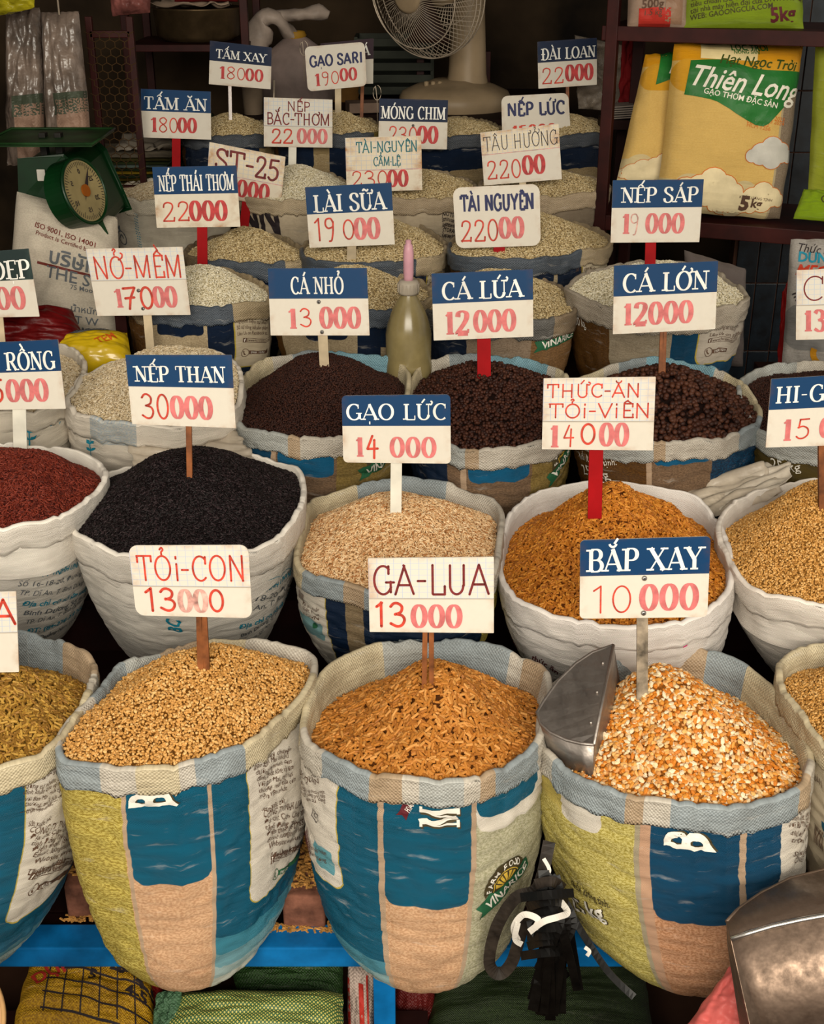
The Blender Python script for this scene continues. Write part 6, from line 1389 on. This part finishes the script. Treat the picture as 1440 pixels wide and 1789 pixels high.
c_ = lo(610, 5.5); o = box('paper_pad', lo(640, 4.85)+Vector((0, 0, .02)), (.14, .10, .035), plain('dim_paper', hexc('7f6a5c'), .8), None, Matrix.Rotation(.2, 3, 'Z')); tag(o, 'dusty pale paper pad left of the MÓNG CHIM sign', 'paper')
o = box('steel_angle', (pt(735, 0, 5.3).x, 5.3, 1.46), (.03, .03, .17), M_rack, None); tag(o, 'short dark red iron post left of the fan column', 'post', 'short iron posts beside the fan')
o = box('steel_angle', (pt(853, 0, 5.3).x, 5.3, 1.46), (.03, .03, .17), M_rack, None); tag(o, 'short dark red iron post right of the fan column', 'post', 'short iron posts beside the fan')
o = sheet('plastic_sheet', 'glossy clear plastic wrap hanging behind the ĐÀI LOAN sign', [pt(1005, 62, 4.55), pt(1092, 80, 4.55), pt(1092, 195, 4.55), pt(1010, 190, 4.55)], film('dark_cellophane', (.32, .26, .2), .15, .25), .02, seed=8)
o = sheet('cloth', 'dark red cloth hanging inside the rack left of the yellow bags', [pt(1088, 68, 4.3), pt(1118, 68, 4.3), pt(1115, 200, 4.3), pt(1080, 200, 4.3)], plain('red_cloth', hexc('6d0f12'), .8), .012, seed=9, cat='cloth')
r = empty('paper_stack', pt(1080, 205, 4.25), 'small stack of loose white papers behind the rack post', 'papers')
for i in range(6): box('sheet_of_paper', pt(1082, 203, 4.25)+Vector((.004*math.sin(i*2), 0, .007*i)), (.09, .09, .0035), plain('grey_white_paper', hexc('8e8379'), .8), r, Matrix.Rotation(.08*math.sin(i*3), 3, 'Z') @ Matrix.Rotation(-.06, 3, 'Y'), bevel=0)
box('support', pt(1082, 203, 4.25)+Vector((0, 0, -.02)), (.12, .12, .03), M_darkwood, r)
box('bracket', pt(1082, 203, 4.25)+Vector((.02, .07, -.4)), (.03, .03, .75), M_darkwood, r)

# ---------------------------------------------------------------- rack at the right with packaged rice
LA = Vector((pt(1050, 385, 3.9).x, 3.9, 1.19)); RA = Vector((pt(1500, 412, 3.63).x, 3.63, 1.19))
dirx = (RA-LA).normalized(); yaw = math.atan2(dirx.y, dirx.x); Rz = Matrix.Rotation(yaw, 3, 'Z'); dy = Rz @ Vector((0, 1, 0)); Lr = (RA-LA).length
rack = empty('storage_rack', (LA.x, LA.y, 0), 'dark red iron storage rack holding the packaged rice bags', 'rack')
mid = (LA+RA)/2
def rk(name, along, depth, z, sz): box(name, LA+dirx*along+dy*depth+Vector((0, 0, z-LA.z)), sz, M_rack, rack, Rz, .002)
rk('post', .0, .0, 1.35, (.034, .034, 2.7)); rk('post', Lr+.05, .0, 1.3, (.034, .034, 2.6)); rk('post', .0, .40, 1.3, (.034, .034, 2.6))
for nm, z in (('shelf', 1.19), ('shelf', 1.735)):
    rk(nm, Lr/2, .2, z-.012, (Lr+.06, .40, .02)); rk('shelf_edge', Lr/2, -.004, z-.02, (Lr+.06, .012, .045 if z < 1.5 else .04))
# yellow rice bags
MY = hexc('dfb35a')
def ybag(P, th, seed, label, side):
    p = Pillow(quad_px(P), th, 4, wr=.006, seed=seed)
    W, Hh = p.W, p.H
    L = [(-.2, 1.2, -.1, Hh*.10, .001, hexc('eda61c')), (.0, 1.2, Hh*.09, Hh*.28, .04, hexc('eeb034')), (-.2, 1.2, Hh*.80, 9, .03, hexc('ecd7a2')), (.1, .35, Hh*.76, 9, .04, hexc('ecd7a2')), (.55, .75, Hh*.78, 9, .04, hexc('ecd7a2'))]
    if side: L += [(.88, 1.3, Hh*.20, 9, .03, hexc('a3917a'), hexc('8b7963')), (.865, .882, Hh*.16, 9, .003, hexc('c9b690'))]
    p.build('rice_bag', label, 'rice bag', layered('yellow_rice_bag_%d' % seed, (hexc('f6cf7c'), hexc('f2c872')), L, W, .002, .28, .05, .08), 'yellow rice bags on the rack'); return p
yb2 = ybag([(1128, 96, 3.98), (1222, 88, 3.98), (1216, 338, 3.90), (1076, 322, 3.90)], .10, 51, 'yellow rice bag half hidden behind the larger one, left', 0)
yb = ybag([(1178, 76, 3.88), (1404, 80, 3.86), (1364, 384, 3.80), (1146, 366, 3.82)], .13, 52, 'large upright yellow rice bag with a green banner, on the rack', 1)
M_lgreen = plain('bag_green_print', hexc('23682a'), .4, bump=0); M_white = plain('bag_white_print', hexc('e5ddcc'), .5, bump=0); M_grw = plain('bag_cloud_print', hexc('c3bfb4'), .5, bump=0); M_or = plain('bag_orange_print', hexc('c8702a'), .5, bump=0)
P = sp((0, .30), (.3, .37), (.6, .33), (1.0, .35)); Q = sp((1.0, .35), (.93, .02), (.80, -.15), (.55, -.10), (.3, -.02), (.0, -.05))
def bandpoly(T_, B_, n=14):
    V = []; 
    for i in range(n+1):
        f = i/n; a = T_[min(int(f*(len(T_)-1)), len(T_)-1)]; b = B_[min(int(f*(len(B_)-1)), len(B_)-1)]; V += [(a[0]+(b[0]-a[0])*k/6, a[1]+(b[1]-a[1])*k/6) for k in range(7)]
    return V, [t for i in range(n) for k in range(6) for t in ((7*i+k, 7*i+k+1, 7*i+k+8), (7*i+k, 7*i+k+8, 7*i+k+7))]
TB = sp((0, .32), (.3, .36), (.6, .32), (1.05, .36)); BB = sp((0, .02), (.3, .0), (.6, -.12), (.80, -.12), (1.05, .30))
yb.put('green_banner', *bandpoly(TB, BB), .10, .31, .32, M_lgreen, -6, .0016)
yb.text('Thiên Long', .11, .235, .082, M_white, -7, .012, .35, .86, .003)
yb.text('GẠO THƠM ĐẶC SẢN', .24, .285, .022, M_white, -9, .01, off=.003)
yb.text('Hạt Ngọc Trời', .34, .11, .036, plain('dark_green_print', hexc('3b4a1a'), .5, bump=0), -4, .015, .25, off=.002)
yb.put('cream_label', *rectgrid(0, 0, .95, .32, 6, 2), .20, .085, .17, plain('cream_label_print', hexc('dfcb95'), .5, bump=0), -2, .0014)
yb.text('LỘC TRỜI', .43, .035, .024, M_lgreen, 0, .02, off=.003); yb.text('NÔNG SẢN', .45, .055, .014, M_lgreen, 0, .01, off=.003)
def cloud(p, a, b, size, seed=0):
    cs = [(0, 0, .5), (.5, .25, .55), (1.0, .1, .45), (.55, -.15, .5), (1.4, -.05, .3), (-.4, -.1, .3)]
    p.put('cloud_outline', *join(*[band(x, y, 0, r_+.035, 0, 360, 16) for x, y, r_ in cs]), a, b, size, M_or, 0, .0014); p.put('cloud', *join(*[band(x, y, 0, r_, 0, 360, 16) for x, y, r_ in cs]), a, b, size, M_grw if seed == 0 else plain('cream_cloud_print', hexc('dccba2'), .5, bump=0), 0, .0024)
cloud(yb, .74, .62, .062)
for a, b, z in ((.10, .90, .07), (.30, .84, .075), (.50, .93, .06), (.72, .88, .06)): cloud(yb, a, b, z, 1)
for a, b, z in ((.15, .90, .05), (.42, .84, .05)): cloud(yb2, a, b, z, 1)
yb.text('5', .63, .955, .058, M_print, -2, .05, off=.004); yb.text('kg', .72, .935, .036, M_print, -2, .03, off=.004); yb.text('KHỐI LƯỢNG TỊNH', .62, .885, .011, M_print, -2, 0, off=.004)
for i in range(4): yb.text(['NSX: 12 03 2023', 'HSD: 12 03 2024', 'LOT 0332', 'HCM 1256'][i], .60, .40+.022*i, .016, M_or, -8, 0)
yb2.put('green_banner', *bandpoly(sp((0, .5), (.4, .8), (1, 1.0)), sp((0, -.1), (.4, .05), (1, .3))), .25, .20, .17, M_lgreen, -3, .0016)
yb2.text('Long', .42, .16, .075, M_white, -4, .01, .35, .8, .003)
# bags on the upper shelf
def ubag(P, th, seed, base, label, name='rice_bag'):
    p = Pillow(quad_px(P), th, 3, wr=.008, seed=seed, nx=28, ny=30); p.build(name, label, 'rice bag', layered('upper_bag_%d' % seed, base, [], .5, .002, .3, .15, .1), 'bags on the upper rack shelf'); return p
g = ubag([(1200, -120, 3.95), (1400, -115, 3.90), (1404, 50, 3.82), (1192, 52, 3.86)], .10, 53, hexc('8fa82a'), 'lime green rice bag with printed lines lying on the upper rack shelf')
for i, tx in enumerate(['sản giống lúa đặc sản ST và', 'gạo đặc sản đạt chất lượng quốc', 'sản xuất theo qui trình đạt chất lượng quốc', 'tiêu chuẩn ISO 22000 - 2018 về nhằm chất', 'tại nhà máy hiện đại của DNTN Hồ Quang Trí', 'WEB: GAOONGCUA.COM']): g.text(tx, .06, .62+.062*i, .019, M_printo, 7, .006)
g.text('5kg', .72, .96, .05, M_printm, 8, .03)
wbg = ubag([(1100, -100, 3.95), (1205, -100, 3.93), (1200, 50, 3.86), (1096, 50, 3.88)], .09, 54, hexc('b59a86'), 'small white and red bag beside the lime green bag')
wbg.text('500g', .22, .80, .032, M_print, 0, .02); wbg.text('1.5 kg', .25, .88, .022, M_print, 0, .01); wbg.put('red_foot', *rectgrid(0, 0, 1, .5, 4, 2), .18, .99, .09, plain('red_print', (.42, .03, .02), .6, bump=0))
wbg.put('photo_panel', *rectgrid(0, 0, .8, 2.5, 3, 5), .62, .97, .06, plain('rice_window', hexc('8e6f58'), .4, bump=.5))
lg = ubag([(1425, 70, 3.82), (1560, 70, 3.78), (1540, 385, 3.70), (1412, 340, 3.74)], .10, 55, hexc('a8b13a'), 'lime green bag standing at the right end of the lower rack shelf')
lg2 = ubag([(1405, 330, 3.72), (1460, 335, 3.70), (1500, 392, 3.66), (1386, 382, 3.68)], .05, 56, hexc('8fae22'), 'folded lime green bag corner on the lower rack shelf')
lg2.text('GAO', .45, .5, .03, M_printo, 8, .01)

# hanging bag below the rack
hb = Pillow(quad_px([(1382, 418, 3.35), (1520, 416, 3.30), (1520, 648, 3.28), (1366, 640, 3.32)]), .07, 3, wr=.009, seed=57)
hb.build('feed_bag', 'white feed bag with teal and red lettering standing at the right edge', 'bag', layered('white_feed_bag', (hexc('b9b4ae'), hexc('aca59d')), [(.0, .5, .17, .30, .04, hexc('8f8d8a'))], .3, .002, .3, .2, .1))
hb.text('Thức Ăn', .08, .08, .030, M_printk, -6, 0, .2); hb.text('DUNGE', .10, .155, .036, M_printb, -3, .03); hb.text('MEGA', .08, .255, .040, plain('red_orange_print', hexc('b8361a'), .5, bump=0), -3, .03, .3)
for i in range(5): hb.put('ink_stroke', *rectgrid(0, 0, .5+.1*(i % 3), .07, 3, 1, .8), .06+.02*i, .42+.022*i, .06, M_printk, 25)
hb.put('gold_print', *band(.0, .0, .6, .9, 160, 330, 10), .52, .86, .05, plain('mustard_print', hexc('b07a1c'), .5, bump=0))
o = box('carton', Vector((pt(1425, 640, 3.3).x, 3.36, .62)), (.26, .16, .50), M_darkwood, None); tag(o, 'dark wooden block carrying the white feed bag at the right edge', 'block')
o = sheet('plastic_sheet', 'red plastic strip hanging behind the white feed bag', [pt(1368, 510, 3.40), pt(1382, 480, 3.40), pt(1382, 640, 3.40), pt(1358, 640, 3.40)], plain('red_plastic', hexc('7c1210'), .4), .004, seed=12)
# grey folded empty sack behind the bright rice
gs = Pillow(quad_px([(1196, 437, 3.60), (1304, 470, 3.56), (1298, 640, 3.52), (1200, 640, 3.52)]), .05, 4, wr=.008, seed=58)
gs.build('empty_sack', 'grey empty sack standing folded behind the bright white rice', 'sack', layered('grey_empty_sack', hexc('6d635f'), [(-.1, 1.1, .065, .069, .001, hexc('3f3836')), (-.1, 1.1, .085, .088, .001, hexc('3f3836'))], .3, .003, .5, .1, .1))

# ---------------------------------------------------------------- left side
M_gr = plain('dark_green_enamel', hexc('062a10'), .35, var=.2, scale=8, bump=0, spec=.3); M_grd = plain('worn_green_enamel', hexc('1e3a1c'), .45, var=.3, scale=12)
sc0 = pt(125, 385, 3.42); sc = empty('kitchen_scale', sc0, 'green dial scale with a flat tray, standing on the white lettered sack', 'scale')
# body: profile extruded across
prof = [pt(42, 282, 3.42), pt(112, 275, 3.42), pt(140, 300, 3.40), pt(178, 380, 3.36), pt(184, 400, 3.36), pt(150, 410, 3.38), pt(110, 400, 3.40), pt(55, 360, 3.42), pt(44, 345, 3.42)]
k = len(prof); V = [p+Vector((0, -.02, 0)) for p in prof]+[p+Vector((.02, .20, .02)) for p in prof]
me = mesh(V, [tuple(range(k)), tuple(range(2*k-1, k-1, -1))]+[(i, (i+1) % k, k+(i+1) % k, k+i) for i in range(k)], 'sb'); o = link('housing', me, M_gr, sc); bv = o.modifiers.new('b', 'BEVEL'); bv.width = .012; bv.segments = 3
dc = pt(146, 334, 3.32); dn_ = Vector((.90, -.36, .30)).normalized(); a1 = dn_.cross(Vector((0, 0, 1))).normalized(); a2 = a1.cross(dn_).normalized()
def dp(r, a, h, k1=1.0): return dc+a1*(r*k1*math.cos(a))+a2*(r*math.sin(a))+dn_*h
def ddisc(name, r, h, m, r0=0, z=.0):
    V = [dp(q, 2*PI*i/40, hh) for q, hh in ((r, h), (r0, h), (r, h-.004-z)) for i in range(40)]; Fc = [(i, (i+1) % 40, 40+(i+1) % 40, 40+i) for i in range(40)]+[(i, 80+i, 80+(i+1) % 40, (i+1) % 40) for i in range(40)]
    return link(name, mesh(V, Fc, name), m, sc, smooth=False)
ddisc('dial_case', .088, .0, M_gr, .0001, .05); ddisc('dial_face', .079, .004, plain('aged_dial_paper', hexc('8f8058'), .4, var=.15, scale=10, bump=0), .0001)
tube('dial_ring', [dp(.084, 2*PI*i/40, .004) for i in range(40)], .005, M_gr, sc, 8, True)
V = []; Fc = []
for i in range(60):
    a = 2*PI*i/60; l = .012 if i % 5 else .02; kk = len(V); V += [dp(.075, a-.012, .0055), dp(.075, a+.012, .0055), dp(.075-l*.8, a+.012, .0055), dp(.075-l*.8, a-.012, .0055)]; Fc.append((kk, kk+1, kk+2, kk+3))
link('dial_marks', mesh(V, Fc, 'm'), M_printk, sc)
for i, tx in enumerate(['0', '5', '10', '15', '20', '25']):
    v, t = font_mesh(tx, .02); a = PI/2-i*PI/3; P = [dp(1, 0, 0)]*0
    c2 = dp(.050, a, .0056); P = [c2-a1*((x-.3)*.018)*-1+a2*((y-.3)*.018) for x, y in v]; link('dial_figure', mesh(P, t, 'f'), M_printk, sc)
ddisc('needle_hub', .016, .010, plain('orange_hub', hexc('8a4a12'), .5, bump=0), .0001)
link('needle', mesh([dp(.07, 2.2, .009), dp(.02, 2.5, .009), dp(.03, 5.3, .009), dp(.02, 1.9, .009)], [(0, 1, 2, 3)], 'n'), M_printk, sc)
tc_ = pt(88, 241, 3.48)
bm = bmesh.new(); add_box(bm, tc_+Vector((0, 0, .0)), (.285, .27, .006), None, .002); bmlink('tray', bm, M_grd, sc)
tube('tray_lip', [tc_+Vector((x*.143, y*.136, .005)) for x, y in ((-1, -1), (1, -1), (1, 1), (-1, 1))], .004, M_grd, sc, 6, True)
for x in (78, 105): box('tray_stem', (pt(x, 260, 3.48)+Vector((0, 0, 0))), (.018, .03, .085), plain('dark_iron', hexc('1c1a16'), .5), sc)
box('maker_plate', pt(72, 306, 3.395), (.022, .002, .03), M_grw, sc)
# white Thai sack
ts = Pillow(quad_px([(30, 335, 3.40), (205, 380, 3.40), (215, 600, 3.28), (10, 590, 3.28)]), .20, 2.6, wr=.012, seed=61)
ts.build('closed_sack', 'full white closed sack with foreign lettering under the green scale', 'sack', layered('white_closed_sack_cloth', (hexc('dcd2c0'), hexc('cec3b0')), [(-.2, 1.2, .33, 1, .001, hexc('6d6154'))], .35, .003, .5, .2, .12))
ts.text('ISO 9001, ISO 14001', .25, .22, .020, plain('red_brown_print', hexc('6b2a22'), .5, bump=0), -8, .01); ts.text('Product is Certified by', .27, .27, .016, plain('red_brown_print', hexc('6b2a22'), .5, bump=0), -8, .005)
ts.text('บริษัท', .40, .45, .055, M_printgr, -6, .02); ts.put('red_rule', *rectgrid(0, 0, 1, .03, 6, 1), .30, .47, .22, plain('red_brown_print', hexc('6b2a22'), .5, bump=0), -6)
ts.text('THE S', .38, .555, .045, M_printgr, -6, .01); ts.text('75 Moo 2', .60, .62, .018, M_printgr, -4, .01); ts.text('น้ำหนัก', .60, .78, .024, M_printgr, -4, .01); ts.text('NET W', .50, .86, .030, M_printgr, -4, .01); ts.text('PRODUCT', .40, .93, .026, M_printgr, -4, .03)
# garments/packs in clear plastic hanging at left
for i, (P, lb) in enumerate((([(10, 22, 3.95), (70, 12, 3.95), (80, 285, 3.9), (12, 290, 3.9)], 'left long clear plastic pack hanging above the green scale'), ([(72, 22, 3.9), (138, 20, 3.9), (163, 275, 3.85), (84, 285, 3.85)], 'right long clear plastic pack hanging above the green scale'))):
    p = Pillow(quad_px(P), .07, 3, wr=.016, seed=70+i); p.build('hanging_pack', lb, 'plastic pack', plain('wrinkled_grey_film', hexc('74655a'), .3, var=.35, scale=9, bump=1.0, bscale=18, dist=.012, spec=.6), 'clear packs hanging at the left')
    p.put('green_label', *rectgrid(0, 0, .55, .25, 4, 2), .28, .68, .24, plain('dim_green_print', hexc('42483a'), .5, bump=0), 0, .003); p.put('tan_label', *rectgrid(0, 0, .42, .75, 4, 4), .34, .98, .22, plain('dim_tan_print', hexc('8a6f5e'), .5, bump=0), 0, .003)
    o = tube('hanging_loop', [p.P(.5, .02)+Vector((0, 0, .85)), p.P(.5, .02)], .003, M_wire, p.root, 5)
o = Pillow(quad_px([(-40, -40, 3.8), (62, -40, 3.8), (60, 12, 3.75), (-30, 34, 3.75)]), .06, 3, wr=.02, seed=75); o.build('plastic_bag', 'bunched yellow-green plastic bags hanging at the top left corner', 'bag', plain('yellow_green_film', hexc('9a8f1c'), .25, var=.3, bump=1, bscale=20, dist=.01))
tube('hanging_cord', [pt(20, -20, 3.78), pt(20, -20, 3.78)+Vector((0, 0, .9))], .003, M_wire, o.root, 5)
o = Pillow(quad_px([(188, -60, 4.3), (266, -60, 4.3), (262, 22, 4.25), (196, 28, 4.25)]), .09, 2.6, wr=.014, seed=76); o.build('plastic_bag', 'dusty pink plastic bag hanging at the top left', 'bag', plain('dusty_pink_film', hexc('7d4a44'), .3, var=.3, bump=.8, bscale=20, dist=.01))
tube('hanging_cord', [pt(226, -40, 4.28), pt(226, -40, 4.28)+Vector((0, 0, .9))], .003, M_wire, o.root, 5)
# wire mesh panel
wm = empty('wire_mesh_panel', pt(185, 300, 4.1), 'dark hexagonal wire mesh panel behind the hanging packs', 'mesh panel')
V = []; Fc = []
def seg3(a, b, r_):
    v, f = tube_mesh([a, b], r_, 4); kk = len(V); V.extend(v); Fc.extend([tuple(q+kk for q in g) for g in f])
x0, x1, zt_, zb_ = pt(150, 0, 4.1).x, pt(222, 0, 4.1).x, pt(0, 60, 4.1).z, pt(0, 330, 4.1).z
hx = .030; r_i = 0; z = zb_
while z < zt_:
    x = x0+(hx/2 if r_i % 2 else 0)
    while x < x1:
        seg3(Vector((x, 4.1, z)), Vector((x, 4.1, z+hx*.5)), .0012); seg3(Vector((x, 4.1, z+hx*.5)), Vector((x+hx/2, 4.1, z+hx*.75)), .0012); seg3(Vector((x, 4.1, z+hx*.5)), Vector((x-hx/2, 4.1, z+hx*.75)), .0012); x += hx
    z += hx*.75; r_i += 1
o = link('wire_netting', mesh(V, Fc, 'net'), plain('rusty_wire', hexc('4f3a22'), .7, metal=.3, bump=0), wm); o['kind'] = 'stuff'
for x in (x0, x1): box('frame_side', (x, 4.11, (zt_+zb_)/2), (.02, .02, zt_-zb_+.1), M_rack, wm)
for z in (zt_, zb_): box('frame_rail', ((x0+x1)/2, 4.11, z), (x1-x0, .02, .02), M_rack, wm)
box('frame_foot', (x0, 4.11, zb_/2), (.02, .02, zb_), M_rack, wm); box('frame_foot', (x1, 4.11, zb_/2), (.02, .02, zb_), M_rack, wm)
# shelf with basin
sx0, sx1 = pt(215, 0, 4.9).x, pt(425, 0, 4.9).x; sz = pt(0, 78, 4.9).z
sh = empty('wall_shelf', ((sx0+sx1)/2, 5.1, sz), 'dark iron shelf frame carrying the basin, upper left', 'shelf')
box('shelf_board', ((sx0+sx1)/2, 5.1, sz-.012), (sx1-sx0, .42, .024), M_rack, sh); box('lower_board', ((sx0+sx1)/2, 5.1, sz-.48), (sx1-sx0, .42, .024), M_rack, sh)
for x in (sx0, sx1):
    for y in (4.9, 5.3): box('post', (x, y, (sz+.3)/2), (.028, .028, sz+.3), M_rack, sh)
bc = Vector(((sx0+sx1)/2+.02, 5.08, sz+.002)); r = empty('metal_basin', bc, 'dull metal basin on the dark shelf at the upper left', 'basin')
lathe('bowl', [(0, 0), (.13, 0), (.155, .02), (.165, .11), (.172, .115), (.165, .118), (.158, .11), (.15, .025), (0, .008)], bc, plain('dull_basin_metal', hexc('5b4a34'), .4, metal=.6, var=.25), r, 40)
o = sheet('cloth', 'crumpled white cloth lying on the rim of the basin', [bc+Vector((-.15, -.15, .125)), bc+Vector((.14, -.15, .13)), bc+Vector((.12, .05, .15)), bc+Vector((-.12, .05, .14))], plain('dingy_white_cloth', hexc('8d7a68'), .8), .022, seed=14, cat='cloth')
o = Pillow([bc+Vector((-.06, -.12, .21)), bc+Vector((.17, -.12, .21)), bc+Vector((.17, -.12, .14)), bc+Vector((-.06, -.12, .14))], .10, 2.4, wr=.012, seed=77); o.build('red_bundle', 'dark red bundle on top of the white cloth in the basin', 'bundle', plain('dark_red_cloth', hexc('6a1414'), .8))
for i, (px_, py_, col, w_, h_2, lb) in enumerate(((240, 190, '241a12', .10, .20, 'dark tin on the lower shelf board, left'), (285, 185, '2b2016', .12, .16, 'dark jar on the lower shelf board, middle'), (335, 150, '1f2c1c', .12, .24, 'dark green canister beside the TẤM XAY sign'))):
    c_ = Vector((pt(px_, 0, 5.05).x, 5.02, sz-.467)); r = empty('storage_tin', c_, lb, 'tin'); lathe('body', [(0, 0), (w_/2, 0), (w_/2, h_2*.85), (w_*.4, h_2*.9), (0, h_2*.9)], c_, plain('tin_'+col, hexc(col), .35, spec=.6), r, 28); lathe('lid', [(w_*.42, h_2*.86), (w_*.44, h_2*.9), (w_*.44, h_2), (0, h_2)], c_, plain('dull_lid', hexc('4a3f30'), .3, metal=.5), r, 28)
# stack of folded sacks behind the scale
r0 = Vector((pt(229, 312, 4.45).x, 4.45, pt(0, 318, 4.35).z)); cols = ['3b4722', '6a5a22', '394a34', 'a8892a', '2f3a24', '6f7d74', '40482a', '57502c', '8a7f6c']
for i, cl in enumerate(cols):
    z = r0.z+.011*i; o = Pillow([Vector((r0.x-.16+.01*math.sin(i*2), 4.58, z+.004)), Vector((r0.x+.16+.012*math.cos(i*3), 4.58, z+.004)), Vector((r0.x+.16+.01*math.sin(i), 4.31, z)), Vector((r0.x-.17, 4.31, z))], .014, 6, 14, 10, .004, seed=80+i)
    o.build('folded_sack', 'folded sack %s of the flat pile behind the green scale' % ['lowest', 'second from the bottom', 'third from the bottom', 'yellow, fourth from the bottom', 'dark, fifth from the bottom', 'grey, sixth from the bottom', 'third from the top', 'second from the top', 'pale topmost'][i], 'folded sack', plain('folded_sack_'+cl, hexc(cl), .6, var=.3, scale=14), 'pile of folded sacks')
stb = box('low_table', (r0.x, 4.45, r0.z/2-.01), (.34, .30, r0.z-.016), M_darkwood, None); tag(stb, 'dark block table carrying the pile of folded sacks', 'table')
o = sheet('plastic_sheet', 'crumpled pale plastic on top of the folded sacks', [r0+Vector((-.03, .08, .125)), r0+Vector((.12, .1, .125)), r0+Vector((.18, -.1, .115)), r0+Vector((-.02, -.1, .115))], plain('dull_pale_film', hexc('8a8072'), .4), .02, seed=15)
# red and yellow bags behind the left sacks
o = Pillow(quad_px([(-60, 545, 3.12), (125, 540, 3.12), (160, 620, 3.00), (-60, 640, 3.00)]), .12, 2.6, wr=.014, seed=90); o.build('plastic_bag', 'dark red plastic bag behind the leftmost rice sack', 'bag', plain('dark_red_film', hexc('5e0f10'), .35, var=.3, bump=.8, bscale=16, dist=.01))
o = Pillow(quad_px([(85, 592, 3.06), (222, 582, 3.06), (232, 640, 2.96), (100, 660, 2.94)]), .10, 2.4, wr=.006, seed=91); o.build('plastic_bag', 'glossy yellow bag lying behind the white rice sack', 'bag', plain('glossy_yellow_film', hexc('c9a818'), .22, var=.1, bump=.4, bscale=14, dist=.008, spec=.6))
o.put('white_patch', *polyfan([(-.1, 0), (.2, .2), (.9, .3), (1.6, .2), (1.9, 0), (1.2, -.15), (.4, -.15)]), .15, .18, .07, plain('grey_print', (.35, .34, .32), .6, bump=0), 3); o.text('GAO NGON', .22, .2, .02, M_printk, 3, .02); o.text('TEM', .66, .66, .03, plain('orange_print', hexc('c0581a'), .5, bump=0), 35, .01)
o = box('iron_post', (pt(157, 0, 3.2).x, 3.2, pt(0, 505, 3.2).z/2), (.03, .03, pt(0, 505, 3.2).z), M_rack, None); tag(o, 'dark red iron post behind the white closed sack', 'post')
